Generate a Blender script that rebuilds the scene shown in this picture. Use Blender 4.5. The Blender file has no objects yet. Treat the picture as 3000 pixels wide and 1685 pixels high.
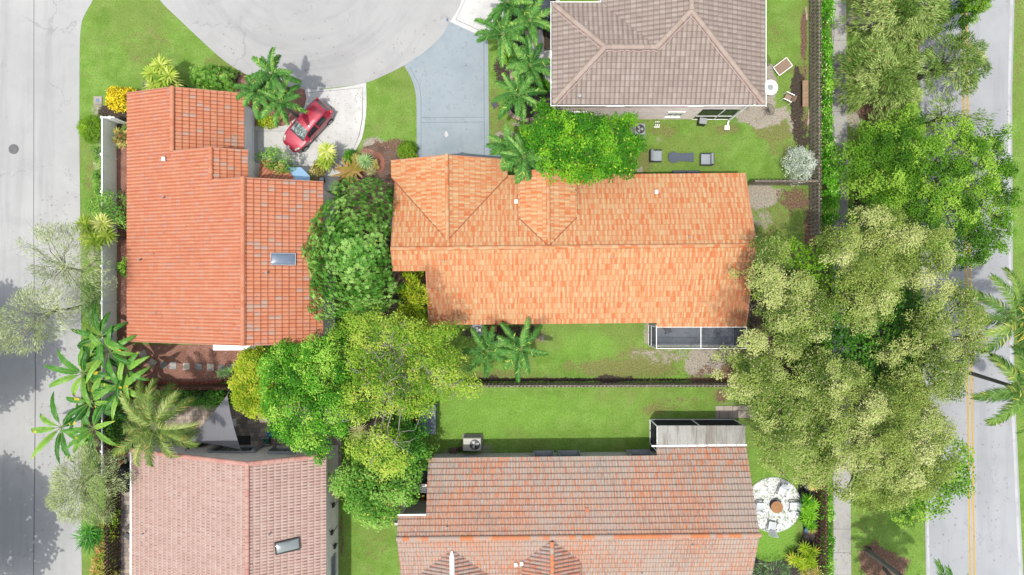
import bpy, bmesh, math, random
import numpy as np
from mathutils import Vector, Matrix
R = math.radians
C = bpy.context.scene.collection
random.seed(5); RNG = np.random.default_rng(11)
H = 50.0; FP = 2000.0
# ------------------------------------------------------------------ camera, world, sun
cam = bpy.data.cameras.new('camera'); cam.sensor_width = 36; cam.lens = 24.0
cam.clip_end = 3000; cam.clip_start = 0.5
co = bpy.data.objects.new('camera', cam); C.objects.link(co)
co.location = (0, 0, H); co.rotation_euler = (0, 0, 0)
sc = bpy.context.scene; sc.camera = co
w = bpy.data.worlds.new('World'); sc.world = w; w.use_nodes = True
nt = w.node_tree; sky = nt.nodes.new('ShaderNodeTexSky'); sky.sky_type = 'NISHITA'
sky.sun_disc = False; sky.sun_elevation = R(73); sky.sun_rotation = R(214)
sky.air_density = 1.0; sky.dust_density = 2.5; sky.ozone_density = 0.6
hs = nt.nodes.new('ShaderNodeHueSaturation'); hs.inputs['Saturation'].default_value = 0.5
nt.links.new(sky.outputs[0], hs.inputs['Color']); nt.links.new(hs.outputs[0], nt.nodes['Background'].inputs[0])
nt.nodes['Background'].inputs[1].default_value = 0.15
sun = bpy.data.lights.new('sun', 'SUN'); sun.energy = 2.0; sun.angle = R(0.9); sun.color = (1, 0.965, 0.9)
so = bpy.data.objects.new('sun', sun); C.objects.link(so)
sdir = Vector((0.15, 0.22, -1.0))            # light travels east, north and down
so.rotation_euler = sdir.to_track_quat('-Z', 'Y').to_euler(); so.location = (-10, -15, 60)
vs = sc.view_settings; vs.view_transform = 'Standard'; vs.look = 'None'; vs.exposure = 1.35; vs.gamma = 1
try:
    sc.cycles.max_bounces = 6; sc.cycles.transparent_max_bounces = 8; sc.cycles.use_denoising = True
    sc.cycles.sample_clamp_indirect = 4
except Exception: pass

# ------------------------------------------------------------------ helpers
def G(u, v, z=0.0):
    k = (H - z) / FP
    return Vector(((u - 1500) * k, -(v - 842.5) * k, z))
def GX(u, z=0.0): return (u - 1500) * (H - z) / FP
def GY(v, z=0.0): return -(v - 842.5) * (H - z) / FP
KALB = 3.2; LEAFK = 2.1
def lin(c):
    return tuple(((x / 255) / 12.92 if x / 255 <= 0.04045 else ((x / 255 + 0.055) / 1.055) ** 2.4) for x in c)
def A(r, g, b, k=KALB):                       # sunlit look of the photo -> surface albedo
    return tuple(min(0.9, x / k) for x in lin((r, g, b)))

def tag(o, label=None, cat=None, group=None, kind=None):
    if label: o['label'] = label
    if cat: o['category'] = cat
    if group: o['group'] = group
    if kind: o['kind'] = kind
    return o
def thing(name, label, cat, loc=(0, 0, 0), rz=0.0, group=None):
    o = bpy.data.objects.new(name, None); C.objects.link(o)
    o.empty_display_size = 0.3
    o.location = loc; o.rotation_euler = (0, 0, rz)
    return tag(o, label, cat, group)
def copy_tree(o, loc=None, rz=None, label=None, parent=None):
    c = o.copy(); C.objects.link(c)
    if parent is not None: c.parent = parent
    if loc is not None: c.location = loc
    if rz is not None: c.rotation_euler = (0, 0, rz)
    if label: c['label'] = label
    for ch in [x for x in o.children]: copy_tree(ch, parent=c)
    return c

class MB:
    def __init__(s): s.v = []; s.f = []; s.m = Matrix.Identity(4)
    def add(s, vs_, fs):
        n = len(s.v); s.v += [tuple(s.m @ Vector(p)) for p in vs_]; s.f += [tuple(i + n for i in f) for f in fs]; return s
    def box(s, x0, x1, y0, y1, z0, z1):
        return s.add([(x0,y0,z0),(x1,y0,z0),(x1,y1,z0),(x0,y1,z0),(x0,y0,z1),(x1,y0,z1),(x1,y1,z1),(x0,y1,z1)],
            [(0,3,2,1),(4,5,6,7),(0,1,5,4),(1,2,6,5),(2,3,7,6),(3,0,4,7)])
    def cbox(s, cx, cy, cz, sx, sy, sz, rz=0.0, rx=0.0, ry=0.0, bev=0.0):
        M = Matrix.Translation((cx, cy, cz)) @ Matrix.Rotation(rz, 4, 'Z') @ Matrix.Rotation(ry, 4, 'Y') @ Matrix.Rotation(rx, 4, 'X')
        a, b, c = sx/2, sy/2, sz/2
        if bev > 0:
            e = bev; pts = []
            for z, k in ((-c, e), (-c + e, 0), (c - e, 0), (c, e)):
                A_, B_ = a - k, b - k
                g = e * 0.6
                pts += [(-A_+g,-B_,z),(A_-g,-B_,z),(A_,-B_+g,z),(A_,B_-g,z),(A_-g,B_,z),(-A_+g,B_,z),(-A_,B_-g,z),(-A_,-B_+g,z)]
            fs = [tuple(range(7, -1, -1)), tuple(range(24, 32))]
            for l in range(3):
                for i in range(8):
                    j = (i + 1) % 8; fs.append((l*8+i, l*8+j, l*8+8+j, l*8+8+i))
            return s.add([tuple(M @ Vector(p)) for p in pts], fs)
        p = [(-a,-b,-c),(a,-b,-c),(a,b,-c),(-a,b,-c),(-a,-b,c),(a,-b,c),(a,b,c),(-a,b,c)]
        return s.add([tuple(M @ Vector(q)) for q in p], [(0,3,2,1),(4,5,6,7),(0,1,5,4),(1,2,6,5),(2,3,7,6),(3,0,4,7)])
    def beam(s, p0, p1, wx, wz):
        p0 = Vector(p0); p1 = Vector(p1); d = (p1 - p0); L = d.length
        if L < 1e-5: return s
        d.normalize(); up = Vector((0, 0, 1))
        if abs(d.z) > 0.95: up = Vector((1, 0, 0))
        a = d.cross(up).normalized() * wx/2; b = a.cross(d).normalized() * wz/2
        q = [p0-a-b, p0+a-b, p0+a+b, p0-a+b, p1-a-b, p1+a-b, p1+a+b, p1-a+b]
        return s.add([tuple(x) for x in q], [(0,1,2,3),(7,6,5,4),(0,4,5,1),(1,5,6,2),(2,6,7,3),(3,7,4,0)])
    def tube(s, pts, rad, n=8, caps=True):
        pts = [Vector(p) for p in pts]
        if not hasattr(rad, '__len__'): rad = [rad] * len(pts)
        vs_ = []; 
        for i, p in enumerate(pts):
            d = (pts[min(i+1, len(pts)-1)] - pts[max(i-1, 0)])
            d = d.normalized() if d.length > 1e-6 else Vector((0,0,1))
            a = d.cross(Vector((0,0,1)) if abs(d.z) < 0.95 else Vector((1,0,0))).normalized(); b = d.cross(a)
            for k in range(n):
                t = 2*math.pi*k/n; vs_.append(tuple(p + (a*math.cos(t) + b*math.sin(t)) * rad[i]))
        fs = []
        for i in range(len(pts)-1):
            for k in range(n):
                j = (k+1) % n; fs.append((i*n+k, i*n+j, (i+1)*n+j, (i+1)*n+k))
        if caps: fs.append(tuple(range(n-1, -1, -1))); m0 = (len(pts)-1)*n; fs.append(tuple(range(m0, m0+n)))
        return s.add(vs_, fs)
    def lathe(s, prof, cx=0, cy=0, n=24):
        vs_ = [(cx + r*math.cos(2*math.pi*k/n), cy + r*math.sin(2*math.pi*k/n), z) for r, z in prof for k in range(n)]
        fs = []
        for i in range(len(prof)-1):
            for k in range(n):
                j = (k+1) % n; fs.append((i*n+k, i*n+j, (i+1)*n+j, (i+1)*n+k))
        fs.append(tuple(range(n-1, -1, -1))); m0 = (len(prof)-1)*n; fs.append(tuple(range(m0, m0+n)))
        return s.add(vs_, fs)
    def prism(s, xy, z0, z1, bottom=False):
        n = len(xy)
        vs_ = [(x, y, z0) for x, y in xy] + [(x, y, z1) for x, y in xy]
        ar = sum(xy[i][0]*xy[(i+1)%n][1] - xy[(i+1)%n][0]*xy[i][1] for i in range(n))
        top = list(range(n, 2*n))
        if ar < 0: top.reverse()
        fs = [tuple(top)]
        if bottom:
            b = list(range(n)); 
            if ar > 0: b.reverse()
            fs.append(tuple(b))
        for i in range(n):
            j = (i+1) % n
            fs.append((i, j, n+j, n+i) if ar > 0 else (j, i, n+i, n+j))
        return s.add(vs_, fs)
    def build(s, name, mat, parent=None, smooth=False, loc=None):
        me = bpy.data.meshes.new(name); me.from_pydata(s.v, [], s.f); me.update()
        if smooth:
            me.polygons.foreach_set('use_smooth', [True]*len(me.polygons))
            try: me.set_sharp_from_angle(angle=R(40))
            except Exception: pass
        if mat: me.materials.append(mat)
        o = bpy.data.objects.new(name, me); C.objects.link(o)
        if parent is not None: o.parent = parent
        if loc is not None: o.location = loc
        return o

def spline(pts, k=6, closed=False):
    P = [Vector((p[0], p[1], 0)) for p in pts]; n = len(P); out = []
    rng = range(n if closed else n-1)
    for i in rng:
        p0 = P[(i-1) % n] if closed or i > 0 else P[i]; p1 = P[i]; p2 = P[(i+1) % n]
        p3 = P[(i+2) % n] if closed or i+2 < n else p2
        for j in range(k):
            t = j/k; q = 0.5*((2*p1) + (p2-p0)*t + (2*p0-5*p1+4*p2-p3)*t*t + (3*p1-p0-3*p2+p3)*t*t*t)
            out.append((q.x, q.y))
    if not closed: out.append((P[-1].x, P[-1].y))
    return out
def px(pts, z=0.0): return [(GX(u, z), GY(v, z)) for u, v in pts]
def sheet(name, pts, z, mat, z0=-0.05):
    o = MB().prism(px(pts), z0, z).build(name, mat); o['kind'] = 'structure'; return o

# ------------------------------------------------------------------ materials
class NB:
    def __init__(s, name, rough=0.8, spec=0.3, metal=0.0):
        s.mat = bpy.data.materials.new(name); s.mat.use_nodes = True
        s.nt = s.mat.node_tree; s.b = s.nt.nodes['Principled BSDF']; s.out = s.nt.nodes['Material Output']
        s.b.inputs['Roughness'].default_value = rough; s.b.inputs['Specular IOR Level'].default_value = spec
        s.b.inputs['Metallic'].default_value = metal
        s.geo = s.nt.nodes.new('ShaderNodeTexCoord').outputs['Object']
    def link(s, a, b): s.nt.links.new(a, b)
    def _set(s, sock, v):
        if v is None: return
        if hasattr(v, 'is_output') or isinstance(v, bpy.types.NodeSocket): s.link(v, sock)
        else:
            if isinstance(v, tuple) and len(v) == 3 and sock.type == 'RGBA': v = v + (1,)
            sock.default_value = v
    def noise(s, scale, detail=3, rough=0.6, vec=None, dist=0.0):
        n = s.nt.nodes.new('ShaderNodeTexNoise'); n.inputs['Scale'].default_value = scale
        n.inputs['Detail'].default_value = detail; n.inputs['Roughness'].default_value = rough
        n.inputs['Distortion'].default_value = dist
        s.link(vec if vec is not None else s.geo, n.inputs['Vector']); return n.outputs['Fac']
    def white(s, vec):
        n = s.nt.nodes.new('ShaderNodeTexWhiteNoise'); n.noise_dimensions = '3D'; s.link(vec, n.inputs['Vector']); return n.outputs['Value']
    def vor(s, scale, vec=None, feat='F1', out='Distance'):
        n = s.nt.nodes.new('ShaderNodeTexVoronoi'); n.feature = feat; n.inputs['Scale'].default_value = scale
        s.link(vec if vec is not None else s.geo, n.inputs['Vector']); return n.outputs[out]
    def math(s, op, a, b=0.0, c=None):
        n = s.nt.nodes.new('ShaderNodeMath'); n.operation = op; s._set(n.inputs[0], a); s._set(n.inputs[1], b)
        if c is not None: s._set(n.inputs[2], c)
        return n.outputs[0]
    def vmath(s, op, a, b):
        n = s.nt.nodes.new('ShaderNodeVectorMath'); n.operation = op; s._set(n.inputs[0], a); s._set(n.inputs[1], b); return n.outputs[0]
    def step(s, x, lo, hi):
        n = s.nt.nodes.new('ShaderNodeMapRange'); n.interpolation_type = 'SMOOTHSTEP'; s._set(n.inputs[0], x)
        n.inputs[1].default_value = lo; n.inputs[2].default_value = hi; return n.outputs[0]
    def rng(s, x, lo, hi, a, b):
        n = s.nt.nodes.new('ShaderNodeMapRange'); s._set(n.inputs[0], x)
        for i, q in enumerate((lo, hi, a, b)): n.inputs[i+1].default_value = q
        return n.outputs[0]
    def mix(s, f, a, b, mode='MIX'):
        n = s.nt.nodes.new('ShaderNodeMix'); n.data_type = 'RGBA'; n.blend_type = mode
        s._set(n.inputs[0], f); s._set(n.inputs[6], a); s._set(n.inputs[7], b); return n.outputs[2]
    def ramp(s, f, stops, interp='LINEAR'):
        n = s.nt.nodes.new('ShaderNodeValToRGB'); cr = n.color_ramp; cr.interpolation = interp
        while len(cr.elements) < len(stops): cr.elements.new(0.5)
        for e, (p, c) in zip(cr.elements, stops): e.position = p; e.color = tuple(c) + (1,)
        s.link(f, n.inputs[0]); return n.outputs[0]
    def attr(s, name, out='Fac'):
        n = s.nt.nodes.new('ShaderNodeAttribute'); n.attribute_name = name; return n.outputs[out]
    def sep(s, v, color=False):
        n = s.nt.nodes.new('ShaderNodeSeparateColor' if color else 'ShaderNodeSeparateXYZ'); s.link(v, n.inputs[0]); return n.outputs
    def comb(s, x, y, z=0.0):
        n = s.nt.nodes.new('ShaderNodeCombineXYZ'); s._set(n.inputs[0], x); s._set(n.inputs[1], y); s._set(n.inputs[2], z); return n.outputs[0]
    def scaled(s, sx, sy, sz=1.0, vec=None):
        n = s.nt.nodes.new('ShaderNodeMapping'); n.inputs['Scale'].default_value = (sx, sy, sz); s.link(vec if vec is not None else s.geo, n.inputs[0]); return n.outputs[0]
    def bump(s, h, strength=0.3, dist=0.02):
        n = s.nt.nodes.new('ShaderNodeBump'); n.inputs['Strength'].default_value = strength; n.inputs['Distance'].default_value = dist
        s.link(h, n.inputs['Height']); s.link(n.outputs[0], s.b.inputs['Normal'])
    def color(s, c): s._set(s.b.inputs['Base Color'], c); return s.mat

def plain(name, c, rough=0.6, spec=0.4, metal=0.0, var=0.18, scale=3.0):
    n = NB(name, rough, spec, metal)
    d = tuple(x*(1-var) for x in c); e = tuple(min(1, x*(1+var*0.6)) for x in c)
    f = n.math('ADD', n.math('MULTIPLY', n.noise(scale, 4), 0.6), n.math('MULTIPLY', n.noise(scale*9, 3), 0.4))
    return n.color(n.mix(n.step(f, 0.3, 0.7), d, e))

def make_grass():
    n = NB('grass', 1.0, 0.0)
    big = n.noise(0.16, 3); mid = n.noise(0.9, 4, 0.65); fine = n.noise(9, 4, 0.75); fine2 = n.noise(26, 2, 0.7)
    g1 = A(143, 187, 80); g2 = A(167, 208, 104); g3 = A(102, 144, 44)
    c = n.mix(n.step(mid, 0.35, 0.68), g1, g2)
    c = n.mix(n.math('MULTIPLY', n.step(big, 0.45, 0.62), 0.6), c, A(160, 176, 98))
    c = n.mix(n.math('MULTIPLY', n.step(n.noise(0.55, 5, 0.75, n.vmath('ADD', n.geo, (31, 7, 0))), 0.54, 0.68), 0.55), c, A(174, 176, 116))
    c = n.mix(n.math('MULTIPLY', n.step(n.noise(0.4, 4, 0.7, n.vmath('ADD', n.geo, (3, 57, 0))), 0.52, 0.68), 0.5), c, A(112, 156, 56))
    c = n.mix(n.math('MULTIPLY', n.step(fine, 0.46, 0.66), 0.75), c, g3)
    c = n.mix(n.math('MULTIPLY', n.step(fine2, 0.52, 0.7), 0.35), c, A(190, 214, 136))
    at = n.attr('wear', 'Color'); s = n.sep(at, True); dry = n.attr('dry'); soil = n.attr('soil')
    patch = n.noise(2.2, 7, 0.85, dist=0.8)
    jit = n.math('SUBTRACT', n.math('ADD', n.math('MULTIPLY', patch, 0.75), n.math('MULTIPLY', fine, 0.25)), 0.5)
    def m(x, k=1.5, lo=0.36, hi=0.6):
        return n.step(n.math('ADD', x, n.math('MULTIPLY', n.math('MULTIPLY', jit, k*1.9), n.step(x, 0.0, 0.15))), lo, hi)
    lush = n.mix(n.step(fine, 0.4, 0.62), A(168, 220, 100), A(130, 190, 64))
    c = n.mix(n.math('MULTIPLY', m(s[2], 1.0, 0.2, 0.8), 0.75), c, lush)
    dryc = n.mix(n.step(fine, 0.4, 0.62), A(176, 168, 112), A(136, 140, 82))
    c = n.mix(n.math('MULTIPLY', m(dry, 1.6), 0.8), c, dryc)
    sandc = n.mix(n.step(fine, 0.38, 0.66), A(226, 216, 198), A(176, 164, 146))
    c = n.mix(m(s[0], 2.0), c, sandc)
    mul = n.mix(n.step(fine, 0.38, 0.62), A(176, 142, 122), A(124, 98, 82))
    c = n.mix(m(s[1], 1.4), c, mul)
    so_ = n.mix(n.step(fine, 0.38, 0.62), A(118, 106, 94), A(74, 66, 56))
    c = n.mix(m(soil, 1.4), c, so_)
    n.bump(n.math('ADD', fine, fine2), 0.5, 0.04)
    return n.color(c)
def make_asphalt(name, c0, stain, ring=None, streak=0.06):
    n = NB(name, 0.92, 0.2)
    big = n.noise(0.07, 4, 0.6); mid = n.noise(0.5, 5, 0.65, dist=0.6); fine = n.noise(22, 3, 0.8); st = n.noise(0.9, 4, 0.65, n.scaled(1, streak), 0.3)
    if ring:
        q = n.nt.nodes.new('ShaderNodeVectorMath'); q.operation = 'DISTANCE'; n.link(n.geo, q.inputs[0]); q.inputs[1].default_value = ring
        pp = n.sep(n.geo); an = n.math('ARCTAN2', n.math('SUBTRACT', pp[1], ring[1]), n.math('SUBTRACT', pp[0], ring[0]))
        st = n.noise(0.75, 4, 0.65, n.comb(q.outputs['Value'], n.math('MULTIPLY', an, 0.8)), 0.3)
    c = n.mix(n.step(big, 0.35, 0.65), c0, tuple(x*1.12 for x in c0))
    c = n.mix(n.math('MULTIPLY', n.step(mid, 0.42, 0.68), 0.28), c, stain)
    c = n.mix(n.math('MULTIPLY', n.step(st, 0.48, 0.68), 0.3), c, tuple(x*0.85 for x in stain))
    c = n.mix(n.math('MULTIPLY', n.step(fine, 0.5, 0.75), 0.22), c, tuple(x*0.7 for x in c0))
    cr = n.vor(0.16, n.vmath('ADD', n.geo, n.comb(n.math('MULTIPLY', n.noise(0.6, 4, 0.7), 3.0), n.math('MULTIPLY', n.noise(0.7, 4, 0.7), 3.0))), 'DISTANCE_TO_EDGE')
    c = n.mix(n.math('MULTIPLY', n.math('MULTIPLY', n.math('LESS_THAN', cr, 0.006), n.step(n.noise(0.2, 2), 0.45, 0.55)), 0.35), c, tuple(x*0.5 for x in c0))
    ol = n.noise(1.1, 3, 0.6, n.vmath('ADD', n.geo, (5, 9, 0))); c = n.mix(n.math('MULTIPLY', n.step(ol, 0.68, 0.76), 0.3), c, tuple(x*0.5 for x in c0))
    sp = n.vor(0.42); c = n.mix(n.math('MULTIPLY', n.math('LESS_THAN', sp, 0.025), 0.4), c, tuple(x*0.35 for x in c0))
    n.bump(fine, 0.2, 0.01)
    return n.color(c)
def make_concrete(name, c0, stain, amt=0.4, rough=0.85):
    n = NB(name, rough, 0.25)
    a = n.noise(0.35, 5, 0.62); b = n.noise(2.2, 5, 0.7, dist=0.5); f = n.noise(20, 3, 0.75)
    c = n.mix(n.math('MULTIPLY', n.step(a, 0.4, 0.7), amt), c0, stain)
    c = n.mix(n.math('MULTIPLY', n.step(b, 0.52, 0.74), amt*0.8), c, tuple(x*0.8 for x in stain))
    c = n.mix(n.math('MULTIPLY', n.step(f, 0.5, 0.75), 0.14), c, tuple(x*0.6 for x in stain))
    return n.color(c)
def make_mulch(name, a, b, c2):
    n = NB(name, 0.95, 0.1)
    f = n.noise(13, 4, 0.8, n.scaled(1, 1.6), 0.6); g = n.noise(1.1, 4)
    c = n.ramp(f, [(0.3, b), (0.5, a), (0.7, c2)])
    c = n.mix(n.math('MULTIPLY', n.step(g, 0.42, 0.66), 0.5), c, b)
    n.bump(f, 0.8, 0.05); return n.color(c)
def make_tiles(name, pal, weather=None, wfac=0.0, inner=None, stain=None, seam=None, groove_shade=(0.1, 0.2), line=(0.09, 0.3), dash=None, spots=0.0, marks=()):
    n = NB(name, 0.9, 0.1)
    uv = n.nt.nodes.new('ShaderNodeUVMap').outputs[0]
    s = n.sep(uv); fx = n.math('FLOOR', s[0]); fy = n.math('FLOOR', s[1])
    frx = n.math('FRACT', s[0]); fry = n.math('FRACT', s[1])
    wv = n.white(n.comb(fx, fy, 0.0))
    c = n.ramp(wv, [(i/len(pal), p) for i, p in enumerate(pal)], 'CONSTANT')
    if inner:                                   # two-tone blend that runs inside each clay tile
        w2 = n.white(n.comb(fx, fy, 3.3)); cen = n.math('MULTIPLY', w2, 0.9)
        wob = n.math('MULTIPLY', n.noise(5.0, 2), 0.5)
        band = n.math('SUBTRACT', 1.0, n.math('MULTIPLY', n.math('ABSOLUTE', n.math('SUBTRACT', n.math('ADD', frx, n.math('SUBTRACT', wob, 0.25)), cen)), 3.0))
        c = n.mix(n.math('MULTIPLY', n.step(band, 0.0, 0.55), n.rng(n.white(n.comb(fx, fy, 9.1)), 0, 1, 0.4, 1.0)), c, inner)
    if weather:
        vec = n.comb(n.math('MULTIPLY', s[0], 1.7), n.math('ADD', n.math('MULTIPLY', s[1], 0.35), n.math('MULTIPLY', fy, 3.7)), 0.0)
        streak = n.noise(1.0, 3, 0.7, vec); bigw = n.noise(0.16, 3, 0.6)
        k = n.math('ADD', n.math('MULTIPLY', streak, 0.7), n.math('MULTIPLY', bigw, 0.3))
        c = n.mix(n.math('MULTIPLY', n.step(k, 0.45, 0.51), wfac), c, weather[0])
        s2 = n.noise(1.3, 3, 0.7, n.vmath('ADD', vec, (17.3, 4.1, 0)))
        k2 = n.math('ADD', n.math('MULTIPLY', s2, 0.7), n.math('MULTIPLY', n.noise(0.3, 3, 0.6, n.vmath('ADD', n.geo, (9, 3, 1))), 0.3))
        c = n.mix(n.math('MULTIPLY', n.step(k2, 0.53, 0.61), wfac*0.8), c, weather[1])
    if stain:
        g = n.noise(0.55, 5, 0.7, dist=0.3); h = n.noise(6, 4, 0.7)
        c = n.mix(n.math('MULTIPLY', n.step(n.math('ADD', n.math('MULTIPLY', g, 0.7), n.math('MULTIPLY', h, 0.3)), 0.5, 0.66), stain[1]), c, stain[0])
    if spots:                               # small lichen and soot marks
        sn = n.noise(2.6, 3, 0.7, dist=0.2); sm = n.noise(0.25, 2)
        c = n.mix(n.math('MULTIPLY', n.math('MULTIPLY', n.step(sn, 0.62, 0.68), n.step(sm, 0.42, 0.6)), spots), c, A(120, 84, 78))
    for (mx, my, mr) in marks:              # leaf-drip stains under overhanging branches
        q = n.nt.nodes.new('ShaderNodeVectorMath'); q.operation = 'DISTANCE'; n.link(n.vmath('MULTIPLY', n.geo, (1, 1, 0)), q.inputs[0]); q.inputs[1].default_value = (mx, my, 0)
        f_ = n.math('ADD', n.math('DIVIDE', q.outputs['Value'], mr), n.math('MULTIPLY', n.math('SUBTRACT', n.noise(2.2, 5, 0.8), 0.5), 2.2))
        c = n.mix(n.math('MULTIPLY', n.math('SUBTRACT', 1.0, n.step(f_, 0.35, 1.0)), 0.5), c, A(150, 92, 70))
    fine = n.noise(30, 2, 0.7); c = n.mix(n.math('MULTIPLY', n.step(fine, 0.4, 0.7), 0.08), c, (0.02, 0.015, 0.01))
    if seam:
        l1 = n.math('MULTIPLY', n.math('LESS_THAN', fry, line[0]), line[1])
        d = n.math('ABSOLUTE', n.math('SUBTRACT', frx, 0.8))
        l2 = n.math('MULTIPLY', n.math('MULTIPLY', n.math('SUBTRACT', 1.0, n.step(d, groove_shade[0]*0.5, groove_shade[0])), groove_shade[1]), n.rng(n.noise(1.8, 3, 0.6), 0.3, 0.7, 0.6, 1.0))  # corrugation shade painted into the colour as a darker stripe per tile
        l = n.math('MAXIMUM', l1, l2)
        if dash:                                # dirt and its shade painted together as a dash in every pan
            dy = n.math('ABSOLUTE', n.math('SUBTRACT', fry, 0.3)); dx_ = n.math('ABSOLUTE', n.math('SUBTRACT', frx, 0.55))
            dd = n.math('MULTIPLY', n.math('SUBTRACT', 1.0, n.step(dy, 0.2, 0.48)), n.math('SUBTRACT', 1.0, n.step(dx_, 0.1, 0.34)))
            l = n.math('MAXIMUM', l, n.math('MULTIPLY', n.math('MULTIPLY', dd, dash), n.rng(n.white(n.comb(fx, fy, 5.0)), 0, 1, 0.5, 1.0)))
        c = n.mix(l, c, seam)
    return n.color(c)
def make_leaf(name, dark, midc, light, accent=None, acc=0.0, trans=0.3, rough=0.5):
    dark, midc, light = [tuple(min(.75, x*LEAFK) for x in c) for c in (dark, midc, light)]
    if accent: accent = tuple(min(.75, x*LEAFK) for x in accent)
    n = NB(name, rough, 0.12)
    r = n.attr('rnd'); r2 = n.attr('grp')
    k = n.math('ADD', n.math('MULTIPLY', r, 0.42), n.math('MULTIPLY', r2, 0.58))
    c = n.ramp(k, [(0.12, dark), (0.5, midc), (0.88, light)])
    if accent: c = n.mix(n.math('MULTIPLY', n.math('GREATER_THAN', n.white(n.comb(r, r2, 1.0)), 1-acc), 0.9), c, accent)
    n.color(c)
    t = n.nt.nodes.new('ShaderNodeBsdfTranslucent'); n.link(n.mix(1.0, c, (0.95, 1.0, 0.5), 'MULTIPLY'), t.inputs[0])
    m = n.nt.nodes.new('ShaderNodeMixShader'); m.inputs[0].default_value = trans
    n.link(n.b.outputs[0], m.inputs[1]); n.link(t.outputs[0], m.inputs[2]); n.link(m.outputs[0], n.out.inputs[0])
    return n.mat
def make_glass(name, c, rough=0.08):
    n = NB(name, rough, 0.8); return n.color(n.mix(n.noise(0.8, 2), c, tuple(x*1.6 for x in c)))
def make_screen(name, c, fac):
    n = NB(name, 0.9, 0.1); n.color(c); t = n.nt.nodes.new('ShaderNodeBsdfTransparent')
    m = n.nt.nodes.new('ShaderNodeMixShader'); m.inputs[0].default_value = fac
    n.link(t.outputs[0], m.inputs[1]); n.link(n.b.outputs[0], m.inputs[2]); n.link(m.outputs[0], n.out.inputs[0]); return n.mat
def make_pavers(name, pal, sx=3.2, sy=3.2, seam=(0.05,0.045,0.04), vertical=False):
    n = NB(name, 0.9, 0.2); s = n.sep(n.scaled(sx, sy))
    yy = n.math('FLOOR', s[1]); xx = n.math('ADD', s[0], n.math('MULTIPLY', yy, 0.5))
    c = n.ramp(n.white(n.comb(n.math('FLOOR', xx), yy, 2.0)), [(i/len(pal), p) for i, p in enumerate(pal)], 'CONSTANT')
    g = n.noise(7, 4, 0.7); c = n.mix(n.math('MULTIPLY', n.step(g, 0.4, 0.7), 0.35), c, pal[0])
    l = n.math('MAXIMUM', n.math('LESS_THAN', n.math('FRACT', xx), 0.07), n.math('LESS_THAN', n.math('FRACT', s[1]), 0.07))
    return n.color(n.mix(n.math('MULTIPLY', l, 0.7), c, seam))

M = {}
M['grass'] = make_grass()
M['street'] = make_asphalt('worn_asphalt', A(216, 216, 213), A(190, 190, 188))
M['culs'] = make_asphalt('worn_asphalt_circle', A(214, 214, 211), A(186, 185, 184), ring=(-15.5, 25.0, 0))
M['road'] = make_asphalt('road_asphalt', A(204, 206, 208), A(184, 188, 190))
M['white_drive'] = make_concrete('pale_concrete', A(242, 241, 236, 2.7), A(206, 203, 196, 2.7), 0.6)
M['valley_line'] = plain('valley_strip', A(190, 104, 70), .9); M['rake'] = plain('tile_edge', A(236, 168, 138), 0.85)
M['blue_drive'] = make_concrete('blue_painted_concrete', A(194, 207, 213), A(172, 188, 196), 0.7)
M['sidewalk'] = make_concrete('sidewalk_concrete', A(222, 220, 212), A(176, 174, 168), 0.6)
M['slab'] = make_concrete('old_slab', A(214, 204, 190), A(160, 146, 134), 0.7)
M['joint'] = plain('joint', A(150, 150, 148), 0.9, 0.1)
M['bluejoint'] = plain('blue_joint', A(136, 156, 168), 0.9, 0.1)
M['mulch'] = make_mulch('red_mulch', A(200,144,126), A(152,102,86), A(240,206,190))
M['darkmulch'] = make_mulch('dark_mulch', A(150,122,106), A(98,76,66), A(196,172,156))
M['redclay'] = make_mulch('red_mulch_pile', A(196,132,112), A(158,100,84), A(214,160,140))
M['soil'] = make_mulch('dark_soil', A(96, 90, 86), A(58, 52, 48), A(150, 146, 140))
def make_gravel():
    n = NB('white_gravel', 0.9, 0.2); v = n.vor(14, out='Color'); s = n.sep(v, True)
    c = n.ramp(s[0], [(0.0, A(190, 192, 196, 2.3)), (0.2, A(238, 239, 239, 2.3)), (0.7, A(254, 254, 252, 2.3))])
    wd = n.noise(3.4, 4, 0.75); w2 = n.noise(10, 2)
    c = n.mix(n.math('MULTIPLY', n.step(n.math('ADD', n.math('MULTIPLY', wd, 0.5), n.math('MULTIPLY', w2, 0.5)), 0.5, 0.57), 0.8), c, A(138, 168, 112))
    return n.color(c)
M['gravel'] = make_gravel()
M['pavers'] = make_pavers('patio_pavers', [A(168,152,140,2.2), A(190,174,160,2.2), A(150,142,136,2.2), A(204,186,168,2.2)])
M['slabpavers'] = make_pavers('square_slabs', [A(222, 208, 190), A(206, 194, 178), A(228, 216, 202)], 1.55, 1.55, A(130, 116, 104))
M['yellow'] = make_concrete('yellow_line_paint', A(248, 202, 84), A(216, 182, 92), 0.45)
M['white_line'] = make_concrete('white_line_paint', A(240, 240, 240), A(190, 190, 190), 0.6)
M['t_red'] = make_tiles('terracotta_tiles', [A(255,178,140), A(255,172,134), A(255,184,146), A(255,176,138), A(253,168,130), A(255,180,142), A(255,174,136), A(245,184,158)], stain=(A(216,142,114), 0.3), seam=A(206,110,80), groove_shade=(0.32, 0.8), line=(0.07, 0.3), spots=0.5)
M['t_red2'] = make_tiles('mottled_terracotta_tiles', [A(255,173,133), A(254,166,125), A(255,180,140), A(255,170,129), A(251,162,122), A(255,175,135), A(232,194,172), A(248,176,144), A(255,169,129), A(255,171,131)], stain=(A(214,130,100), 0.15), seam=A(158,80,58), groove_shade=(0.2, 0.7), line=(0.10, 0.75), spots=0.3)
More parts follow.
